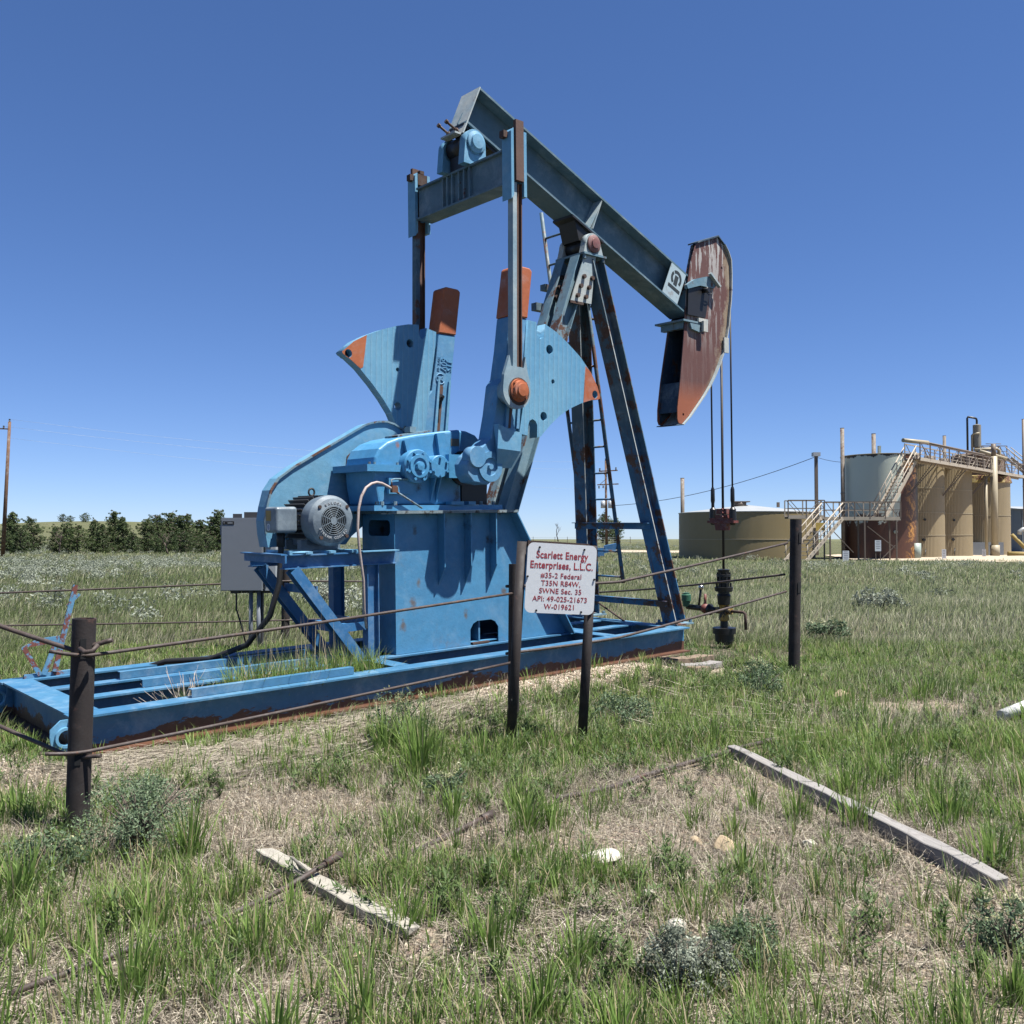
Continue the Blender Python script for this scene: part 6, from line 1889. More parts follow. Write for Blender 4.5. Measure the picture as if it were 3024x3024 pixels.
M['stonew'] = simple('white_limestone', (0.62, 0.58, 0.50), 0.9, var=0.25, sc=9, spec=0.2)
M['stonet'] = simple('tan_sandstone', (0.46, 0.36, 0.24), 0.9, var=0.3, sc=9, spec=0.2)
for i, (px, py, pr, lb, mm) in enumerate((
        (0.44, 4.72, 0.115, 'flat white stone in the middle of the foreground', 'stonew'), (1.10, 4.92, 0.075, 'pale tan stone right of the flat white stone', 'stonet'),
        (0.68, 3.90, 0.045, 'small white block-like stone in front of the grey sagebrush', 'stonew'), (0.62, 4.28, 0.03, 'small white pebble between the stones', 'stonew'),
        (-0.60, 3.66, 0.035, 'small white stone near the end of the bleached board', 'stonet'), (0.98, 5.0, 0.04, 'low tan stone just left of the pale tan stone', 'stonet'),
        (-0.23, 3.05, 0.05, 'tan stone at the bottom of the photo left of centre', 'stonet'), (1.55, 4.9, 0.04, 'whitish stone beside the long grey timber', 'stonew'),
        (3.3, 9.4, 0.10, 'brownish stone in the grass below the tall right post', 'stonet'), (0.72, 3.1, 0.03, 'tiny white stone at the bottom edge', 'stonew'))):
    stone(px, py, pr, lb, M[mm], 31 + i, 0.42 if i == 0 else 0.7)
# ================================================================== VEGETATION
def leaf_mat(name, stops, rough=0.6, trans=0.35, tip=None):
    t = NT(name)
    c = t.ramp(t.attr('rnd'), stops)
    if tip:
        c = t.mix(t.ramp(t.attr('hh'), [(tip[0], 0.0), (1.0, tip[1])]), c, tip[2])
    m = t.out(c, rough, spec=0.25)
    tr = t.t.nodes.new('ShaderNodeBsdfTranslucent')
    t.l(c, tr.inputs['Color'])
    mx = t.t.nodes.new('ShaderNodeMixShader'); mx.inputs[0].default_value = trans
    out = t.t.nodes['Material Output']
    t.l(t.b.outputs[0], mx.inputs[1]); t.l(tr.outputs[0], mx.inputs[2]); t.l(mx.outputs[0], out.inputs['Surface'])
    return m


M['grass'] = leaf_mat('grass_blades', [(0.0, (0.055, 0.11, 0.022)), (0.35, (0.12, 0.21, 0.045)), (0.65, (0.22, 0.34, 0.08)), (0.86, (0.34, 0.42, 0.14)), (0.9, (0.40, 0.33, 0.19)), (1.0, (0.55, 0.47, 0.31))], tip=(0.6, 0.35, (0.30, 0.30, 0.13)))
M['meadow'] = leaf_mat('meadow_grass', [(0.0, (0.075, 0.11, 0.038)), (0.45, (0.175, 0.225, 0.085)), (0.7, (0.27, 0.315, 0.155)), (0.85, (0.37, 0.37, 0.23)), (1.0, (0.54, 0.50, 0.38))])
M['straw'] = leaf_mat('dry_straw', [(0.0, (0.09, 0.075, 0.06)), (0.4, (0.27, 0.23, 0.18)), (0.8, (0.50, 0.44, 0.34)), (1.0, (0.72, 0.66, 0.54))], trans=0.1)
M['weed'] = leaf_mat('weed_leaves', [(0.0, (0.04, 0.075, 0.024)), (0.5, (0.09, 0.145, 0.045)), (1.0, (0.18, 0.24, 0.085))], trans=0.25)
M['sage'] = leaf_mat('sagebrush_leaves', [(0.0, (0.075, 0.09, 0.06)), (0.5, (0.22, 0.25, 0.19)), (1.0, (0.45, 0.48, 0.39))], trans=0.15)
M['bluegreen'] = leaf_mat('bluegreen_herb_leaves', [(0.0, (0.05, 0.085, 0.04)), (0.6, (0.13, 0.19, 0.105)), (1.0, (0.22, 0.29, 0.17))], trans=0.2)
M['flower'] = leaf_mat('pale_yellow_flowers', [(0.0, (0.25, 0.28, 0.12)), (0.6, (0.50, 0.50, 0.27)), (1.0, (0.68, 0.66, 0.46))], trans=0.2)
M['pine'] = leaf_mat('conifer_needles', [(0.0, (0.028, 0.050, 0.020)), (0.5, (0.075, 0.115, 0.042)), (1.0, (0.16, 0.20, 0.075))], trans=0.15)
M['pineb'] = leaf_mat('light_conifer_needles', [(0.0, (0.04, 0.065, 0.02)), (0.5, (0.085, 0.125, 0.038)), (1.0, (0.16, 0.20, 0.07))], trans=0.15)
M['twig'] = simple('bleached_twigs', (0.42, 0.37, 0.33), 0.85, var=0.3)
M['bark'] = simple('grey_bark', (0.12, 0.095, 0.075), 0.95, var=0.5, sc=4)
M['deadw'] = simple('dead_wood', (0.07, 0.055, 0.05), 0.9, var=0.4, sc=4)

TS = np.array([0.0, 0.35, 0.7, 1.0])


def blades(x, y, z, h, w_, lean, az, rv, bend=None):
    """curved tapering blades; returns verts, sizes, loops, attrs"""
    n = len(x)
    if bend is None: bend = lean
    ca, sa = np.cos(az), np.sin(az)
    fa = az + math.pi / 2 + rng.uniform(-0.7, 0.7, n)
    wx, wy = np.cos(fa), np.sin(fa)
    V = np.zeros((n, 7, 3), np.float32)
    hh = np.zeros((n, 7), np.float32)
    k = 0
    for t_ in TS:
        off = h * (lean * t_ * 0.45 + bend * t_ ** 2.2 * 0.75)
        zz = z + h * (t_ - 0.28 * bend * t_ ** 2.5)
        cx, cy = x + ca * off, y + sa * off
        hw = w_ * 0.5 * (1 - t_) ** 0.55
        if t_ < 1:
            V[:, k] = np.stack([cx - wx * hw, cy - wy * hw, zz], 1); V[:, k + 1] = np.stack([cx + wx * hw, cy + wy * hw, zz], 1)
            hh[:, k] = hh[:, k + 1] = t_
            k += 2
        else:
            V[:, k] = np.stack([cx, cy, zz], 1); hh[:, k] = t_
    base = (np.arange(n) * 7)[:, None]
    loops = (base + np.array([0, 1, 3, 2, 2, 3, 5, 4, 4, 5, 6])[None, :]).ravel()
    sizes = np.tile([4, 4, 3], n)
    return V.reshape(-1, 3), sizes, loops, dict(rnd=np.repeat(rv, 7), hh=hh.ravel())


def cat_parts(parts):
    vs, ss, ls, at, o = [], [], [], {}, 0
    for v, s, l, a in parts:
        vs.append(v); ss.append(s); ls.append(l + o); o += len(v)
        for k, q in a.items(): at.setdefault(k, []).append(q)
    return np.concatenate(vs), np.concatenate(ss), np.concatenate(ls), {k: np.concatenate(q) for k, q in at.items()}


def veg_obj(name, parts, m):
    v, s, l, a = cat_parts(parts)
    return np_obj(name, np_mesh(name, v, s, l, m, a))


def wedge(n, r0, r1, half=0.66):
    """random ground points in the field of view, uniform per area between distances r0 and r1"""
    r = np.sqrt(rng.uniform(r0 * r0, r1 * r1, n))
    q = rng.uniform(-half, half, n)
    return q * r, r          # x = tan * y


def skid_mask(x, y):
    """1 where plants may grow; 0 under steel"""
    u, v = juv(x, y)
    ins = (u > -0.05) & (u < 7.3) & (v > -0.1) & (v < 2.25)
    bay = (u > 0.9) & (u < 2.9) & (v > 0.25) & (v < 0.68)
    return ~ins | bay


parts = []
# --- individual-looking tufts, near field
def tufts(nt, r0, r1, per, hmin, hmax, wd, thr=0.0, scale=1.0, spread=0.05, dry=0.1, green=0.55):
    x, y = wedge(nt, r0, r1)
    keep = skid_mask(x, y) & (rng.uniform(0, 1, nt) > bare(x, y) * 0.95)
    dn = fbm(x * 1.3, y * 1.3, 21)
    keep &= rng.uniform(0.30, 0.62, nt) < dn * scale
    x, y = x[keep], y[keep]
    nt = len(x)
    k = rng.integers(int(per * 0.4), int(per * 1.6) + 1, nt)
    hb = rng.uniform(hmin, hmax, nt) * (0.75 + 0.5 * fbm(x * 0.7, y * 0.7, 4))
    tone = rng.normal(green - 0.14, 0.13, nt) + 0.25 * (fbm(x * 0.5, y * 0.5, 6) - 0.5)
    sp = spread * rng.uniform(0.4, 1.6, nt)
    X_, Y_ = np.repeat(x, k), np.repeat(y, k)
    n = len(X_)
    a = rng.uniform(0, 2 * math.pi, n); rr = np.abs(rng.normal(0, 1, n)) * np.repeat(sp, k)
    X_, Y_ = X_ + rr * np.cos(a), Y_ + rr * np.sin(a)
    h = np.repeat(hb, k) * rng.uniform(0.45, 1.12, n)
    rv = np.clip(np.repeat(tone, k) + rng.normal(0, 0.10, n), 0.02, 0.85)
    d = rng.uniform(0, 1, n) < dry
    rv = np.where(d, rng.uniform(0.88, 1.0, n), rv)
    return blades(X_, Y_, hgt(X_, Y_) - 0.005, h, wd * rng.uniform(0.6, 1.3, n), np.abs(rng.normal(0.22, 0.16, n)), a + rng.normal(0, 0.6, n), rv, np.abs(rng.normal(0.30, 0.28, n)))


parts.append(tufts(1900, 2.3, 4.6, 18, 0.09, 0.23, 0.0064, scale=1.08, spread=0.04, dry=0.2))
parts.append(tufts(2300, 4.2, 7.5, 18, 0.08, 0.19, 0.0070, scale=1.03, spread=0.05))
parts.append(tufts(5200, 2.3, 8.0, 12, 0.03, 0.09, 0.0045, scale=1.1, spread=0.05, dry=0.55, green=0.6))
parts.append(tufts(6500, 7.0, 14.0, 18, 0.08, 0.19, 0.010, scale=1.02, spread=0.06, dry=0.14, green=0.68))
tag(veg_obj('grass', parts, M['grass']), kind='stuff')
# thin dead wisps standing between the tufts
def wisps(n, r0, r1, h0, h1, wd):
    x, y = wedge(n, r0, r1)
    k = skid_mask(x, y) & (rng.uniform(0.15, 0.6, n) < fbm(x * 0.9, y * 0.9, 77))
    x, y = x[k], y[k]; n = len(x)
    return blades(x, y, hgt(x, y) - 0.003, rng.uniform(h0, h1, n), wd * rng.uniform(0.6, 1.3, n), np.abs(rng.normal(0.7, 0.45, n)), rng.uniform(0, 6.28, n), np.clip(rng.normal(0.45, 0.3, n), 0, 1), np.abs(rng.normal(0.7, 0.4, n)))
tag(veg_obj('dry_grass', [wisps(80000, 2.3, 6.5, 0.03, 0.13, 0.0022), wisps(42000, 6.0, 13.0, 0.04, 0.14, 0.0035)], M['straw']), kind='stuff')

# low green understorey that darkens the soil between the tufts
def under(n, r0, r1, h0, h1, wd):
    x, y = wedge(n, r0, r1)
    dn = fbm(x * 1.0, y * 1.0, 91)
    k = skid_mask(x, y) & (rng.uniform(0.30, 0.60, n) < dn) & (rng.uniform(0, 1, n) > bare(x, y))
    x, y = x[k], y[k]; n = len(x)
    return blades(x, y, hgt(x, y) - 0.003, rng.uniform(h0, h1, n), wd * rng.uniform(0.5, 1.5, n), np.abs(rng.normal(0.8, 0.5, n)), rng.uniform(0, 6.28, n), np.clip(rng.normal(0.40, 0.2, n), 0, 0.84), np.abs(rng.normal(0.7, 0.4, n)))
tag(veg_obj('understorey', [under(60000, 2.3, 6.5, 0.015, 0.06, 0.0045), under(90000, 6.0, 13.0, 0.03, 0.09, 0.007)], M['grass']), kind='stuff')

# big lush tufts read straight off the photo, tall blades
big = [(-1.35, 3.35, 0.28, 160, 0.22), (-1.5, 3.9, 0.27, 120, 0.18), (-0.75, 3.0, 0.26, 130, 0.16), (0.35, 3.0, 0.22, 90, 0.12), (1.45, 3.05, 0.22, 90, 0.12), (1.75, 3.3, 0.2, 80, 0.1), (2.35, 4.6, 0.26, 150, 0.16), (2.45, 5.3, 0.26, 150, 0.2), (2.1, 5.9, 0.25, 140, 0.2), (2.75, 4.75, 0.28, 120, 0.15), (1.2, 5.1, 0.18, 60, 0.06), (-2.2, 4.2, 0.28, 160, 0.22), (-2.9, 5.5, 0.26, 140, 0.25), (-0.2, 6.8, 0.3, 130, 0.25), (-1.62, 4.75, 0.34, 110, 0.09), (-0.62, 6.35, 0.52, 200, 0.15), (-0.95, 7.0, 0.42, 120, 0.12), (-0.72, 6.9, 0.40, 120, 0.12), (0.08, 5.10, 0.28, 120, 0.10), (-0.32, 5.3, 0.30, 60, 0.06), (0.02, 5.5, 0.28, 60, 0.06), (0.22, 5.2, 0.24, 80, 0.1),
       (-2.55, 3.9, 0.34, 150, 0.2), (-2.1, 3.55, 0.34, 150, 0.25), (-1.75, 3.1, 0.30, 150, 0.2), (-0.45, 3.9, 0.24, 110, 0.12), (-0.1, 3.75, 0.24, 110, 0.12), (0.25, 3.6, 0.22, 80, 0.12), (-0.5, 3.2, 0.26, 110, 0.14), (0.1, 3.2, 0.24, 90, 0.12),
       (1.42, 5.55, 0.22, 60, 0.05), (1.62, 5.35, 0.26, 110, 0.12), (1.9, 5.2, 0.26, 110, 0.12), (1.1, 4.5, 0.2, 60, 0.07), (2.9, 5.2, 0.3, 160, 0.25), (3.3, 5.9, 0.3, 180, 0.35), (2.5, 6.2, 0.28, 200, 0.4), (1.6, 7.6, 0.26, 120, 0.3),
       (3.9, 6.9, 0.3, 200, 0.5), (2.9, 7.4, 0.27, 200, 0.5), (2.2, 8.2, 0.25, 120, 0.4), (4.6, 8.3, 0.28, 200, 0.6), (3.1, 8.7, 0.28, 160, 0.5), (4.2, 9.6, 0.28, 200, 0.6), (2.6, 10.2, 0.26, 120, 0.4), (-2.9, 4.6, 0.3, 110, 0.2), (0.9, 2.85, 0.22, 90, 0.15), (-1.2, 2.8, 0.28, 140, 0.2), (-1.0, 3.7, 0.24, 80, 0.15)]
parts = []
for x, y, h, n, s in big:
    n = int(n * 0.85)
    a = rng.uniform(0, 6.28, n); rr = np.abs(rng.normal(0, 1, n)) * s * 0.6
    X_, Y_ = x + rr * np.cos(a), y + rr * np.sin(a)
    rv = np.clip(rng.normal(0.50, 0.16, n), 0.05, 0.85); rv = np.where(rng.uniform(0, 1, n) < 0.07, 0.95, rv)
    parts.append(blades(X_, Y_, hgt(X_, Y_) - 0.005, h * rng.uniform(0.5, 1.1, n), 0.0075 * rng.uniform(0.7, 1.4, n) * (1 + 0.03 * y), np.abs(rng.normal(0.2, 0.14, n)), a + rng.normal(0, 0.5, n), rv, np.abs(rng.normal(0.25, 0.25, n))))
# grass standing inside the skid frame, with pale dry stalks
for u0, u1, v0, v1, n, h in ((1.45, 2.9, 0.22, 0.68, 2300, 0.58), (1.9, 2.95, 0.88, 1.3, 600, 0.5), (1.0, 1.6, 0.3, 0.65, 260, 0.40), (1.6, 2.6, 1.55, 1.95, 300, 0.45)):
    u, v = rng.uniform(u0, u1, n), rng.uniform(v0, v1, n)
    X_ = JO.x + u * Un[0] + v * Vn[0]; Y_ = JO.y + u * Un[1] + v * Vn[1]
    rv = np.clip(rng.normal(0.5, 0.15, n), 0.05, 0.84); rv = np.where(rng.uniform(0, 1, n) < 0.12, 0.96, rv)
    parts.append(blades(X_, Y_, hgt(X_, Y_), h * rng.uniform(0.5, 1.1, n), 0.011 * rng.uniform(0.7, 1.3, n), np.abs(rng.normal(0.2, 0.14, n)), rng.uniform(0, 6.28, n), rv, np.abs(rng.normal(0.3, 0.25, n))))
n = 34
u, v = rng.uniform(1.75, 2.5, n), rng.uniform(0.3, 0.66, n)
X_ = JO.x + u * Un[0] + v * Vn[0]; Y_ = JO.y + u * Un[1] + v * Vn[1]
parts.append(blades(X_, Y_, hgt(X_, Y_), rng.uniform(0.7, 1.0, n), 0.008 * np.ones(n), np.abs(rng.normal(0.1, 0.08, n)), rng.uniform(0, 6.28, n), np.full(n, 0.98), np.abs(rng.normal(0.1, 0.1, n))))
tag(veg_obj('tall_grass', parts, M['grass']), kind='stuff')

# --- meadow beyond
parts = []
def meadow(n, r0, r1, h0, h1, wd, half=0.66, sc_=1.0):
    x, y = wedge(n, r0, r1, half)
    dn = fbm(x * 0.35, y * 0.5, 61) + np.where(x < -1, 0.13, 0.0)
    u, v = juv(x, y)
    keep = skid_mask(x, y) & (rng.uniform(0.25, 0.6, n) < dn * sc_) & (rng.uniform(0, 1, n) > bare(x, y))
    keep &= ~((x > 21) & (y > 64)) & ~((x > 9) & (y > 93) & (y < 110) & (x < 30))
    x, y = x[keep], y[keep]; n = len(x)
    tone = 0.50 + 0.55 * (fbm(x * 0.25, y * 0.35, 62) - 0.5) * 2 * 0.5 + rng.normal(0, 0.15, n) + np.where(x > 1, 0.07, -0.05)
    dry = rng.uniform(0, 1, n) < 0.12 + 0.30 * smooth(0.45, 0.65, fbm(x * 0.22, y * 0.5, 65))
    rv = np.where(dry, rng.uniform(0.78, 1, n), np.clip(tone, 0.03, 0.86))
    hsc = 0.7 + 0.6 * fbm(x * 0.2, y * 0.3, 63)
    lean = np.abs(rng.normal(0.35, 0.2, n))
    az = rng.normal(0.3, 0.9, n)
    return blades(x, y, hgt(x, y) - 0.01, rng.uniform(h0, h1, n) * hsc, wd * rng.uniform(0.6, 1.4, n), lean, az, rv, np.abs(rng.normal(0.4, 0.25, n)))


parts.append(meadow(90000, 7.5, 15.0, 0.08, 0.22, 0.0075, sc_=0.98))
parts.append(meadow(120000, 14.0, 30.0, 0.10, 0.28, 0.012, sc_=1.1))
parts.append(meadow(90000, 28.0, 62.0, 0.12, 0.30, 0.026, sc_=1.1))
parts.append(meadow(60000, 55.0, 150.0, 0.15, 0.35, 0.06, sc_=1.1))
tag(veg_obj('meadow_grass', parts, M['meadow']), kind='stuff')

# --- dry straw litter lying on the soil
def litter(n, r0, r1, L0, L1, wd, bias=None):
    x, y = wedge(n, r0, r1)
    keep = skid_mask(x, y)
    dn = fbm(x * 1.1, y * 1.1, 44)
    keep &= (rng.uniform(0.20, 0.58, n) < dn) & (rng.uniform(0, 1, n) > 0.6 * bare(x, y))
    x, y = x[keep], y[keep]; n = len(x)
    return flat(x, y, rng.uniform(L0, L1, n), wd, rng.uniform(0, 2 * math.pi, n))


def flat(x, y, L, wd, az, lift=0.008, rv=None):
    n = len(x)
    V = np.zeros((n, 6, 3), np.float32)
    cv = rng.normal(0, 0.15, n)
    tilt = rng.normal(0.0, 0.12, n)
    z = hgt(x, y) + lift + rng.uniform(0, 0.012, n)
    for i, t_ in enumerate((-0.5, 0.0, 0.5)):
        a2 = az + cv * t_
        cx, cy = x + np.cos(a2) * L * t_, y + np.sin(a2) * L * t_
        zz = np.maximum(z + tilt * L * t_, hgt(cx, cy) + 0.003)
        wx, wy = -np.sin(az) * wd / 2, np.cos(az) * wd / 2
        V[:, 2 * i] = np.stack([cx - wx, cy - wy, zz], 1); V[:, 2 * i + 1] = np.stack([cx + wx, cy + wy, zz], 1)
    base = (np.arange(n) * 6)[:, None]
    loops = (base + np.array([0, 1, 3, 2, 2, 3, 5, 4])[None]).ravel()
    rv = rng.uniform(0, 1, n) ** 1.3 if rv is None else rv
    return V.reshape(-1, 3), np.tile([4, 4], n), loops, dict(rnd=np.repeat(rv, 6))


parts = [litter(90000, 2.3, 6.0, 0.012, 0.08, 0.0024), litter(30000, 2.3, 7.0, 0.05, 0.22, 0.0030), litter(36000, 5.5, 11.0, 0.03, 0.16, 0.0035)]
# combed straw pile along the skid on the left
n = 9000
u = rng.uniform(-0.1, 3.6, n); v = rng.normal(-0.62, 0.30, n) - 0.05 * u
X_ = JO.x + u * Un[0] + v * Vn[0]; Y_ = JO.y + u * Un[1] + v * Vn[1]
k = v < -0.08
parts.append(flat(X_[k], Y_[k], rng.uniform(0.10, 0.42, k.sum()), 0.0055, np.arctan2(Un[1], Un[0]) + rng.normal(-0.15, 0.22, k.sum()), 0.02, np.clip(rng.normal(0.62, 0.28, k.sum()), 0, 1)))
# long pale stalks right of the sign
n = 60
X_ = rng.uniform(0.8, 2.6, n); Y_ = rng.uniform(7.2, 9.6, n)
parts.append(flat(X_, Y_, rng.uniform(0.3, 0.9, n), 0.008, rng.normal(-0.75, 0.25, n), 0.04, rng.uniform(0.8, 1, n)))
tag(veg_obj('straw_litter', parts, M['straw']), kind='stuff')

# --- leafy weeds
def herb(x, y, h, w_, nst, nlf, lw, ll, m=None, z=None):
    """upright leafy stems; returns quads"""
    P = []
    st = []
    for s in range(nst):
        a = rng.uniform(0, 6.28); r_ = abs(rng.normal(0, 0.4)) * w_
        tip = np.array([math.cos(a) * r_ * 1.6, math.sin(a) * r_ * 1.6, h * rng.uniform(0.6, 1.1)])
        b0 = np.array([math.cos(a) * r_ * 0.4, math.sin(a) * r_ * 0.4, 0])
        tt = np.sort(rng.uniform(0.05, 1.0, nlf))
        c = b0 + (tip - b0) * tt[:, None]
        c[:, 2] = tip[2] * tt
        P.append(c)
    C = np.concatenate(P)
    n = len(C)
    az = rng.uniform(0, 6.28, n); el = rng.uniform(0.15, 1.1, n)
    d = np.stack([np.cos(az) * np.cos(el), np.sin(az) * np.cos(el), np.sin(el)], 1)
    sd = np.stack([-np.sin(az), np.cos(az), rng.uniform(-0.5, 0.5, n)], 1)
    L = ll * rng.uniform(0.6, 1.3, n)[:, None]; W = lw * rng.uniform(0.6, 1.3, n)[:, None]
    z0 = hgt(x, y) if z is None else z
    o = np.array([x, y, float(z0)])
    V = np.stack([C, C + d * L * 0.45 + sd * W / 2, C + d * L, C + d * L * 0.45 - sd * W / 2], 1) + o
    base = (np.arange(n) * 4)[:, None]
    return V.reshape(-1, 3).astype(np.float32), np.full(n, 4), (base + np.arange(4)[None]).ravel(), dict(rnd=np.repeat(np.clip(rng.normal(0.5, 0.22, n), 0, 1), 4))


parts = []
spots = []
# dark leafy weeds: around sign, along the skid, scattered
for cx, cy, rx, ry, n in ((-0.15, 7.75, 0.45, 0.35, 16), (0.9, 8.6, 0.7, 0.5, 26), (2.0, 9.9, 0.8, 0.8, 26), (0.0, 6.6, 0.6, 0.5, 16), (1.0, 7.4, 0.7, 0.5, 18), (-1.9, 5.9, 0.6, 0.3, 9), (-2.6, 5.3, 0.5, 0.5, 10),
                          (-3.4, 6.0, 0.5, 0.5, 5), (2.9, 10.9, 0.6, 1.0, 14), (-0.3, 4.3, 0.8, 0.5, 10), (1.6, 6.5, 0.8, 0.6, 12), (0.2, 6.0, 1.2, 0.6, 12), (2.4, 12.6, 0.9, 0.8, 20), (-1.0, 6.2, 0.5, 0.4, 6), (0.6, 4.4, 1.0, 0.7, 8), (1.4, 4.0, 0.9, 0.7, 8)):
    for i in range(n): spots.append((cx + rng.normal(0, rx * 0.5), cy + rng.normal(0, ry * 0.5)))
xx, yy = wedge(420, 3.0, 13.0)
kk = (bare(xx, yy) < 0.4)
spots += list(zip(xx[kk], yy[kk]))
for x, y in spots:
    if not bool(skid_mask(np.array([x]), np.array([y]))[0]): continue
    s = rng.uniform(0.5, 1.2)
    parts.append(herb(x, y, 0.145 * s, 0.15 * s, int(6 * s) + 3, 13, 0.009, 0.045))
tag(veg_obj('leafy_weeds', parts, M['weed']), kind='stuff')


def clump_quads(cen, rad, n, size, flatz=1.0, tone=None):
    """random small leaf faces inside ellipsoid clumps"""
    cen = np.asarray(cen, float); m = len(cen)
    idx = np.repeat(np.arange(m), n)
    N_ = m * n
    d = rng.normal(0, 1, (N_, 3)); d /= np.linalg.norm(d, axis=1)[:, None]
    r = rng.uniform(0.35, 1.0, N_) ** 0.6
    c = cen[idx] + d * (r * np.asarray(rad)[idx])[:, None] * np.array([1, 1, flatz])
    a = rng.normal(0, 1, (N_, 3)); a /= np.linalg.norm(a, axis=1)[:, None]
    b = np.cross(a, rng.normal(0, 1, (N_, 3))); b /= np.linalg.norm(b, axis=1)[:, None]
    s = size * rng.uniform(0.5, 1.4, N_)[:, None]
    V = np.stack([c - a * s, c - b * s * 0.36, c + a * s, c + b * s * 0.36], 1)
    base = (np.arange(N_) * 4)[:, None]
    tn = rng.uniform(0.25, 0.75, m)[idx] if tone is None else tone[idx]
    return V.reshape(-1, 3).astype(np.float32), np.full(N_, 4), (base + np.arange(4)[None]).ravel(), dict(rnd=np.repeat(np.clip(tn + rng.normal(0, 0.16, N_), 0, 1), 4))


# --- sagebrush field
sx, sy = [], []
for n, r0, r1 in ((300, 17, 34), (1100, 30, 60), (2300, 50, 125), (700, 100, 200)):
    x, y = wedge(n, r0, r1, 0.62)
    dn = fbm(x * 0.09, y * 0.16, 71)
    p = np.where(x < y * -0.05, 0.85, np.where(y > 105, 0.5, 0.08)) * np.where((y < 34) , 0.6, 1.0)
    k = (rng.uniform(0, 1, len(x)) < p * smooth(0.38, 0.6, dn) * 1.6) & ~((x > 18) & (y > 60) & (y < 125))
    sx.append(x[k]); sy.append(y[k])
sx, sy = np.concatenate(sx), np.concatenate(sy)
cen, rad, tn = [], [], []
for x, y in zip(sx, sy):
    s = rng.uniform(0.30, 0.75); h = s * rng.uniform(0.4, 0.65); z = float(hgt(x, y))
    t0 = rng.uniform(0.35, 0.8)
    for k in range(6):
        a = rng.uniform(0, 6.28); r_ = s * rng.uniform(0, 0.75)
        cen.append((x + r_ * math.cos(a), y + r_ * math.sin(a), z + h * rng.uniform(0.3, 0.85))); rad.append(0.19 * s / 0.6 + 0.05); tn.append(t0 + rng.uniform(-0.15, 0.2))
tag(veg_obj('sagebrush_field', [clump_quads(cen, rad, 24, 0.042, 0.7, np.array(tn))], M['sage']), kind='stuff')


# --- individual shrubs
def shrub(name, x, y, r, h, m, label, cat='shrub', n=26, per=60, size=0.02, flowers=None, stems=9, tone=0.55, group=None):
    z = zg(x, y)
    e = empty(name, (x, y, z), 0, label, cat, group)
    m_ = MB()
    cen = []
    for i in range(stems):
        a = rng.uniform(0, 6.28); rr = r * rng.uniform(0.3, 0.9)
        top_ = Vector((math.cos(a) * rr, math.sin(a) * rr, h * rng.uniform(0.55, 0.9)))
        mid = Vector((top_.x * 0.35, top_.y * 0.35, top_.z * 0.55))
        m_.tube([(0, 0, -0.02), mid, top_], [0.008 * (h / 0.3), 0.005 * (h / 0.3), 0.002], 5)
    m_.build('stems', M['bark'], e)
    for i in range(n):
        a = rng.uniform(0, 6.28); rr = r * math.sqrt(rng.uniform(0, 1)) * 0.9
        cen.append((math.cos(a) * rr, math.sin(a) * rr, h * rng.uniform(0.25, 0.95) * (1 - 0.45 * (rr / r) ** 2)))
    v, s, l, at = clump_quads(cen, np.full(n, r * 0.26), per, size, 0.9, np.clip(rng.normal(tone, 0.12, n), 0, 1))
    np_obj('foliage', np_mesh('foliage', v, s, l, m, at), e)
    if flowers:
        c2 = [(c[0] * 0.9, c[1] * 0.9, c[2] + h * 0.18) for c in cen if c[2] > h * 0.45][:flowers]
        v, s, l, at = clump_quads(c2, np.full(len(c2), r * 0.13), 22, size * 0.6, 0.8)
        np_obj('flowers', np_mesh('flowers', v, s, l, M['flower'], at), e)
    return e


shrub('sagebrush', 0.60, 3.42, 0.145, 0.23, M['sage'], 'grey silvery sagebrush at the bottom of the photo right of centre', n=44, per=130, size=0.0075, tone=0.45)
shrub('sagebrush', 0.74, 3.46, 0.10, 0.19, M['sage'], 'smaller silvery sagebrush touching the right side of the bottom one', n=26, per=120, size=0.0075, tone=0.5)
shrub('herb_cushion', 0.92, 3.68, 0.15, 0.14, M['bluegreen'], 'low blue green cushion plant right of the silvery sagebrush', n=34, per=120, size=0.008)
shrub('rabbitbrush', 1.93, 3.68, 0.15, 0.22, M['bluegreen'], 'small bush with yellowish tips at the lower right edge', n=24, per=50, size=0.012, flowers=14, stems=16)
shrub('herb_cushion', -1.92, 4.85, 0.30, 0.40, M['bluegreen'], 'feathery grey green plant right of the left foreground post', n=60, per=110, size=0.009, tone=0.7, stems=22)
shrub('herb_cushion', -2.25, 4.55, 0.22, 0.18, M['bluegreen'], 'feathery plant with pale flowers at the foot of the left foreground post', n=22, per=70, size=0.013, flowers=8)
shrub('flowering_weed', -0.86, 7.25, 0.27, 0.42, M['bluegreen'], 'bush with pale yellow flowers against the skid left of centre', n=26, per=60, size=0.014, flowers=16)
shrub('flowering_weed', -0.40, 5.65, 0.16, 0.26, M['bluegreen'], 'small weed with creamy flowers in the middle of the foreground', n=14, per=50, size=0.013, flowers=8)
shrub('herb_cushion', 0.95, 8.15, 0.30, 0.26, M['bluegreen'], 'blue green feathery plant behind the right leg of the sign', n=28, per=70, size=0.015, flowers=4)
shrub('flowering_weed', 2.65, 10.2, 0.26, 0.30, M['bluegreen'], 'yellow flowered bush left of the tall right post', n=24, per=60, size=0.017, flowers=14)
shrub('herb_cushion', 2.55, 9.6, 0.26, 0.24, M['bluegreen'], 'dark blue green plant in front of the yellow flowered bush', n=22, per=60, size=0.016)
shrub('sagebrush', 8.3, 21.0, 0.6, 0.5, M['sage'], 'grey green sagebrush alone in the open grass at the right', n=26, per=50, size=0.04)
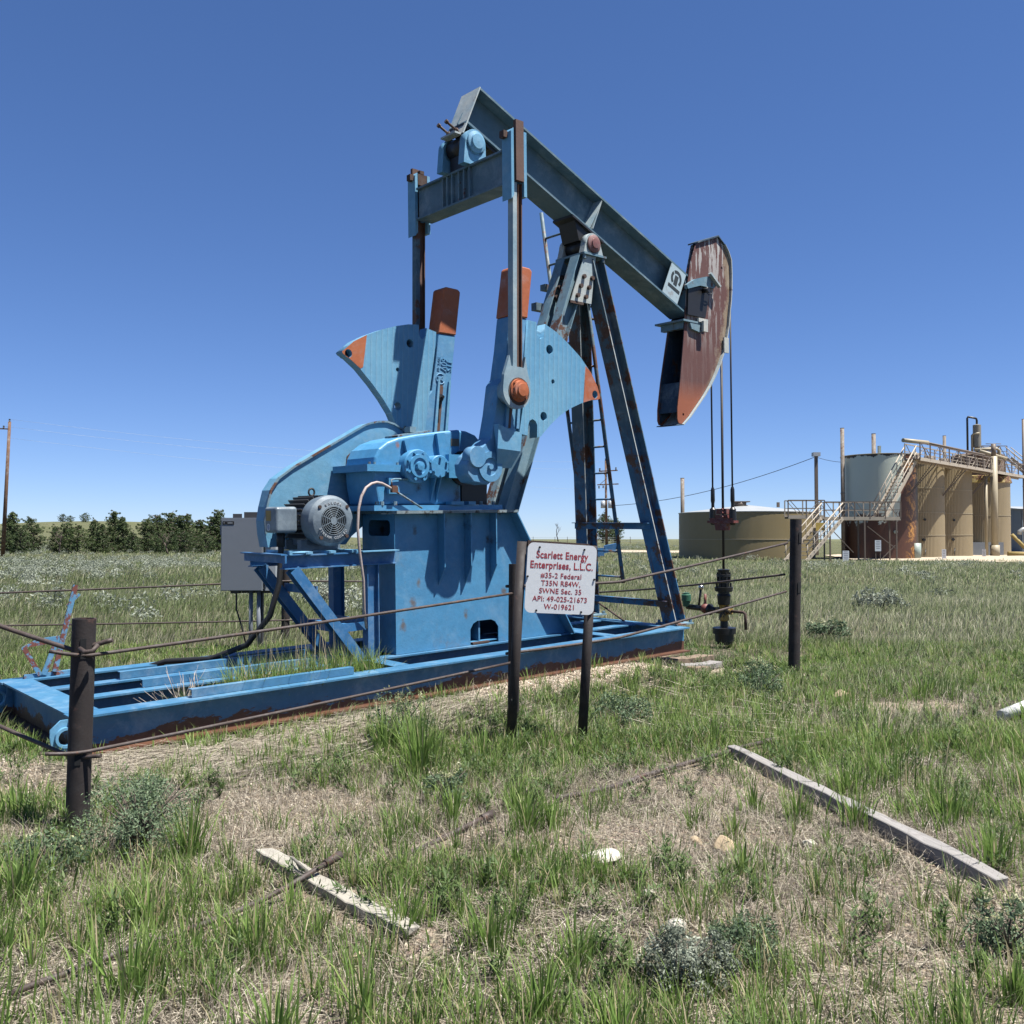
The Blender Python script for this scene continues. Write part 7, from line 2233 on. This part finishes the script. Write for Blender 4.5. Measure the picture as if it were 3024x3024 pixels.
shrub('sagebrush', 4.9, 14.6, 0.35, 0.38, M['bluegreen'], 'pale yellowish bush in the open grass right of the tall post', n=22, per=50, size=0.03, flowers=12)
shrub('sagebrush', -4.35, 22.5, 0.75, 0.62, M['sage'], 'large silvery sagebrush in the grass left of the control cabinet', n=28, per=50, size=0.045, tone=0.7)
# dry bleached bush inside the skid
dz = MB()
db = random.Random(5)
for i in range(26):
    a = db.uniform(0, 6.28); el = db.uniform(0.15, 1.2); L = db.uniform(0.25, 0.55)
    p = Vector((0, 0, 0.02)); d = Vector((math.cos(a) * math.cos(el), math.sin(a) * math.cos(el), math.sin(el)))
    pts = [p]
    for k in range(4):
        d = (d + Vector((db.uniform(-0.25, 0.25), db.uniform(-0.25, 0.25), db.uniform(-0.1, 0.2)))).normalized()
        pts.append(pts[-1] + d * L / 4)
    dz.tube(pts, [0.006, 0.005, 0.004, 0.003, 0.0015], 4)
    for k in range(3):
        q = pts[2 + k % 2 + 0]; d2 = (d + Vector((db.uniform(-0.9, 0.9), db.uniform(-0.9, 0.9), db.uniform(-0.3, 0.6)))).normalized()
        dz.tube([q, q + d2 * 0.08, q + d2 * 0.15 + Vector((0, 0, 0.02))], [0.003, 0.002, 0.001], 3)
p = JM @ Vector((1.05, 0.45, 0.0))
o = dz.build('dry_bush', M['twig']); o.location = (p.x, p.y, p.z)
tag(o, 'leafless bleached bush growing inside the left bay of the skid', 'dry bush')


# --- trees
def tree(x, y, h, w_, kind, label, name='pine_tree', group='trees beyond the sagebrush'):
    z = zg(x, y) - 0.05
    e = empty(name, (x, y, z), 0, label, 'tree', group)
    m_ = MB()
    tr = random.Random(int(abs(x * 131 + y * 7)))
    pts, rs = [], []
    lx, ly = tr.uniform(-0.08, 0.08), tr.uniform(-0.05, 0.05)
    for i in range(6):
        f = i / 5
        pts.append((lx * h * f + 0.04 * math.sin(i * 2.1), ly * h * f, h * 0.93 * f)); rs.append(0.035 * h * (1 - f * 0.9) + 0.01)
    m_.tube(pts, rs, 8)
    cen, rad, tn = [], [], []
    nb = int(22 + h * 11)
    tb = tr.uniform(0.25, 0.55)
    for i in range(nb):
        f = (i + tr.uniform(0, 0.9)) / nb
        zz = h * (0.07 + 0.93 * f) if kind != 'round' else h * (0.12 + 0.86 * f)
        a = i * 2.4 + tr.uniform(-0.6, 0.6)
        if kind == 'cone': R_ = w_ * 0.5 * (1 - f) ** 0.8 * tr.uniform(0.6, 1.15) + 0.08 * w_
        elif kind == 'round': R_ = w_ * 0.5 * math.sqrt(max(0.05, 1 - (2 * f - 0.9) ** 2)) * tr.uniform(0.45, 1.12)
        else: R_ = w_ * 0.5 * (0.35 + 0.65 * math.sin(math.pi * min(1, f * 0.85 + 0.12))) * tr.uniform(0.35, 1.15)
        base_z = zz - R_ * 0.25
        b0 = Vector((lx * h * f, ly * h * f, max(0.05, base_z)))
        tip = Vector((lx * h * f + R_ * math.cos(a), ly * h * f + R_ * math.sin(a), zz + tr.uniform(-0.05, 0.08) * h))
        m_.tube([b0, b0.lerp(tip, 0.6) + Vector((0, 0, 0.03 * h)), tip], [0.012 * h, 0.008 * h, 0.003 * h], 4, cap=False)
        k = 1 + (R_ > 0.25 * w_) + (R_ > 0.4 * w_)
        for j in range(k):
            q = b0.lerp(tip, 1.0 - 0.33 * j)
            cen.append((q.x + tr.uniform(-0.06, 0.06) * w_, q.y + tr.uniform(-0.06, 0.06) * w_, q.z)); rad.append(tr.uniform(0.05, 0.10) * (w_ * 0.5 + h * 0.5) * (0.45 + 0.6 * (1 - f))); tn.append(tb + tr.uniform(-0.15, 0.3))
    m_.build('trunk', M['bark'], e)
    for i in range(int(60 + 10 * h)):
        f = tr.uniform(0.03, 0.97)
        if kind == 'cone': R_ = w_ * 0.5 * (1 - f) ** 0.7
        elif kind == 'round': R_ = w_ * 0.5 * math.sqrt(max(0.03, 1 - (2 * f - 0.85) ** 2))
        else: R_ = w_ * 0.5 * (1 - f ** 2.2) ** 0.8 * (0.75 + 0.25 * math.sin(f * 9 + x))
        a = tr.uniform(0, 6.28); q = R_ * math.sqrt(tr.uniform(0, 1)) * 0.92
        cen.append((lx * h * f + q * math.cos(a), ly * h * f + q * math.sin(a), h * f)); rad.append(tr.uniform(0.05, 0.10) * h * 0.9); tn.append(tb + tr.uniform(-0.2, 0.3))
    per = 34
    v, s, l, at = clump_quads(cen, rad, per, 0.012 * h + 0.03, 0.75, np.clip(np.array(tn), 0, 1))
    np_obj('crown', np_mesh('crown', v, s, l, M['pineb'] if kind == 'round' and 'bright' in label else M['pine'], at), e)
    return e


def px(x, y): return (x * 3024 / 1932 - 1512) / 2757 * y


T = [(24, 92, 4.0, 2.2, 'mix', 'dark pine beside the left power pole'), (14, 90, 2.2, 1.6, 'round', 'low grey green bush under the left power pole'), (38, 89, 2.3, 1.8, 'round', 'low grey tree just right of the dark pine by the pole'), (64, 93, 3.5, 2.4, 'round', 'dark spreading pine standing alone with visible trunk'),
     (107, 94, 2.7, 2.2, 'mix', 'dark juniper left of the bright green tree'), (126, 93, 3.1, 2.5, 'mix', 'taller dark juniper just behind the bright green tree'), (146, 90, 2.7, 2.7, 'round', 'bright green bushy tree in front of the dark junipers'),
     (176, 96, 3.4, 1.9, 'cone', 'narrow dark conifer right of the bright green tree'), (196, 95, 2.9, 2.3, 'cone', 'short dark conifer in the middle of the row'), (214, 99, 4.2, 2.4, 'mix', 'tallest ragged conifer with gaps of sky'),
     (234, 97, 3.6, 2.4, 'cone', 'ragged dark conifer right of the tallest one'), (250, 93, 2.2, 2.0, 'cone', 'small conifer before the gap in the row'),
     (275, 96, 3.5, 2.7, 'mix', 'dark bushy conifer right of the gap in the row'), (295, 98, 3.9, 2.8, 'mix', 'dense dark tree in the right clump, second from its left edge'), (318, 99, 4.2, 3.0, 'mix', 'highest dense tree of the right clump'),
     (339, 97, 3.8, 3.0, 'mix', 'dense dark tree right of the highest one'), (359, 97, 3.9, 2.9, 'cone', 'dense green conifer nearing the control cabinet'), (380, 99, 3.4, 2.7, 'mix', 'ragged conifer left of the control cabinet'), (400, 101, 3.7, 2.8, 'mix', 'pine rising behind the left edge of the control cabinet'),
     (414, 100, 4.4, 2.4, 'mix', 'thin pine above the control cabinet'), (446, 103, 3.4, 3.4, 'mix', 'dark tree hidden behind the control cabinet'), (350, 92, 2.2, 2.6, 'round', 'low dark bush under the right clump of trees'), (306, 92, 2.3, 2.6, 'round', 'low dark bush at the left of the right clump'), (386, 93, 2.0, 2.6, 'round', 'low dark bush left of the control cabinet foot')]
for xx, yy, h, w_, kd, lb in T:
    tree(px(xx, yy), yy, h * 1.02, w_, kd, lb)
tree(px(1137, 165), 165, 5.2, 5.0, 'round', 'round tree behind the far power pole', group='trees on the crest')
tree(px(1160, 168), 168, 4.3, 3.2, 'round', 'smaller tree right of the far power pole', group='trees on the crest')
tree(px(1116, 168), 168, 3.2, 2.2, 'round', 'small tree left of the far power pole', group='trees on the crest')
for i, (xx, h) in enumerate(((118, 3.0), (132, 2.4), (160, 3.4), (366, 2.2), (352, 2.4))):
    tree(px(xx, 235), 235, h * 0.7, h * 0.9, 'round', ('tiny tree at the crest of the left hill, left of the others', 'tiny pointed tree on the crest of the left hill', 'small tree group on the hill above the bright green tree', 'tiny tree on the low ridge between the clumps, right one', 'tiny tree on the low ridge between the clumps, left one')[i], group='tiny trees on the hill')


def dead(x, y, h, label, m, seed, lean=0.0):
    m_ = MB(); tr = random.Random(seed)
    def br_(p, d, L, r, dep):
        pts = [p]; q = p
        for k in range(3):
            d = (d + Vector((tr.uniform(-0.3, 0.3), tr.uniform(-0.2, 0.2), tr.uniform(-0.1, 0.2)))).normalized()
            q = q + d * L / 3; pts.append(q)
        m_.tube(pts, [r, r * 0.8, r * 0.65, r * 0.5], 5)
        if dep > 0:
            for j in range(3):
                a = tr.uniform(0, 6.28)
                br_(pts[tr.choice([2, 3])], (d + Vector((math.cos(a) * 0.9, math.sin(a) * 0.5, tr.uniform(-0.2, 0.5)))).normalized(), L * 0.62, r * 0.5, dep - 1)
    br_(Vector((0, 0, 0)), Vector((lean, 0, 1)), h * 0.45, h * 0.035, 3)
    o = m_.build('dead_tree', m); o.location = (x, y, zg(x, y))
    return tag(o, label, 'dead tree')


dead(px(1053, 200), 200, 4.2, 'leafless dead tree on the horizon right of the pedestal', M['deadw'], 4)
dead(px(113, 88), 88, 2.6, 'grey leafless juniper at the front of the left trees', M['bark'], 9)
dead(px(318, 88), 88, 2.6, 'grey dead snag leaning in front of the right clump of trees', M['bark'], 13, -0.3)

# --- gravel
def pebbles(n, fx_, size):
    x, y = fx_(n)
    n = len(x)
    base = np.array([(1, 0, 0), (-1, 0, 0), (0, 1, 0), (0, -1, 0), (0, 0, 1), (0, 0, -1)], float)
    s = size * rng.uniform(0.5, 1.5, (n, 1, 1)) * rng.uniform(0.6, 1.3, (n, 1, 3)) * np.array([1, 1, 0.6])
    a = rng.uniform(0, 6.28, n); ca, sa = np.cos(a), np.sin(a)
    V = base[None] * s + rng.normal(0, 0.12, (n, 6, 3)) * size
    Vx = V[..., 0] * ca[:, None] - V[..., 1] * sa[:, None]; Vy = V[..., 0] * sa[:, None] + V[..., 1] * ca[:, None]
    V = np.stack([Vx + x[:, None], Vy + y[:, None], V[..., 2] + (hgt(x, y) + size * 0.15)[:, None]], 2)
    f = np.array([0, 2, 4, 2, 1, 4, 1, 3, 4, 3, 0, 4, 2, 0, 5, 1, 2, 5, 3, 1, 5, 0, 3, 5])
    loops = ((np.arange(n) * 6)[:, None] + f[None]).ravel()
    return V.reshape(-1, 3).astype(np.float32), np.full(8 * n, 3), loops, dict(rnd=np.repeat(rng.uniform(0, 1, n), 6))


def g1(n):
    u = rng.uniform(2.9, 7.6, n); v = -0.12 - np.abs(rng.normal(0, 0.33, n))
    return JO.x + u * Un[0] + v * Vn[0], JO.y + u * Un[1] + v * Vn[1]
def g2(n):
    return rng.normal(-3.35, 0.5, n), rng.normal(6.15, 0.35, n)
def g3(n):
    x, y = wedge(n, 2.3, 9.0); k = (bare(x, y) > 0.35) & skid_mask(x, y) | (rng.uniform(0, 1, n) < 0.22) & skid_mask(x, y)
    return x[k], y[k]
def g4(n): return rng.normal(-1.4, 0.35, n), rng.normal(5.6, 0.35, n)
def g2m(n):
    x, y = g2(n); k = skid_mask(x, y); return x[k], y[k]
M['gravel'] = leaf_mat('gravel_stones', [(0.0, (0.20, 0.15, 0.11)), (0.5, (0.44, 0.35, 0.25)), (1.0, (0.70, 0.62, 0.51))], rough=0.9, trans=0.0)
tag(veg_obj('gravel', [pebbles(9000, g1, 0.012), pebbles(3500, g2m, 0.011), pebbles(42000, g3, 0.0055), pebbles(5000, g3, 0.011), pebbles(2500, g4, 0.008)], M['gravel']), kind='stuff')

# ================================================================== far-apart pieces of a part become parts of their own
def split_far(o):
    me = o.data
    nv = len(me.vertices)
    if nv == 0 or nv > 60000: return
    par = list(range(nv))
    def find(a):
        while par[a] != a:
            par[a] = par[par[a]]; a = par[a]
        return a
    for e in me.edges:
        a, b_ = find(e.vertices[0]), find(e.vertices[1])
        if a != b_: par[a] = b_
    roots = sorted({find(i) for i in range(nv)})
    if len(roots) < 2 or len(roots) > 400: return
    ridx = {r_: i for i, r_ in enumerate(roots)}
    isl = np.array([ridx[find(i)] for i in range(nv)])
    co = np.array([o.matrix_world @ v.co for v in me.vertices])
    K = len(roots)
    lo = np.full((K, 3), 1e9); hi = np.full((K, 3), -1e9)
    np.minimum.at(lo, isl, co); np.maximum.at(hi, isl, co)
    size = (hi - lo).max(1)
    gap = np.maximum(0, np.maximum(lo[:, None] - hi[None], lo[None] - hi[:, None]))
    near = np.sqrt((gap ** 2).sum(2)) <= np.maximum(0.02, 0.5 * np.maximum(size[:, None], size[None]))
    lab = -np.ones(K, int); c = 0
    for i in range(K):
        if lab[i] >= 0: continue
        st = [i]; lab[i] = c
        while st:
            a = st.pop()
            for b_ in np.nonzero(near[a])[0]:
                if lab[b_] < 0: lab[b_] = c; st.append(b_)
        c += 1
    if c < 2 or c > 40: return
    for k in range(1, c):
        m2 = me.copy()
        bm = bmesh.new(); bm.from_mesh(m2); bm.verts.ensure_lookup_table()
        bmesh.ops.delete(bm, geom=[v for v in bm.verts if lab[isl[v.index]] != k], context='VERTS')
        bm.to_mesh(m2); bm.free()
        q = o.copy(); q.data = m2
        for key in list(q.keys()):
            if key in ('label',): del q[key]
        COL.objects.link(q); q.parent = o.parent; q.matrix_local = o.matrix_local
    bm = bmesh.new(); bm.from_mesh(me); bm.verts.ensure_lookup_table()
    bmesh.ops.delete(bm, geom=[v for v in bm.verts if lab[isl[v.index]] != 0], context='VERTS')
    bm.to_mesh(me); bm.free()


bpy.context.view_layer.update()
NOSPLIT = {'lettering', 'cast_lettering', 'foliage', 'flowers', 'crown', 'trunk', 'stems', 'printed_lines', 'emblem'}
for o in list(COL.objects):
    if o.type == 'MESH' and o.parent is not None and not o.children and o.name.split('.')[0] not in NOSPLIT:
        split_far(o)
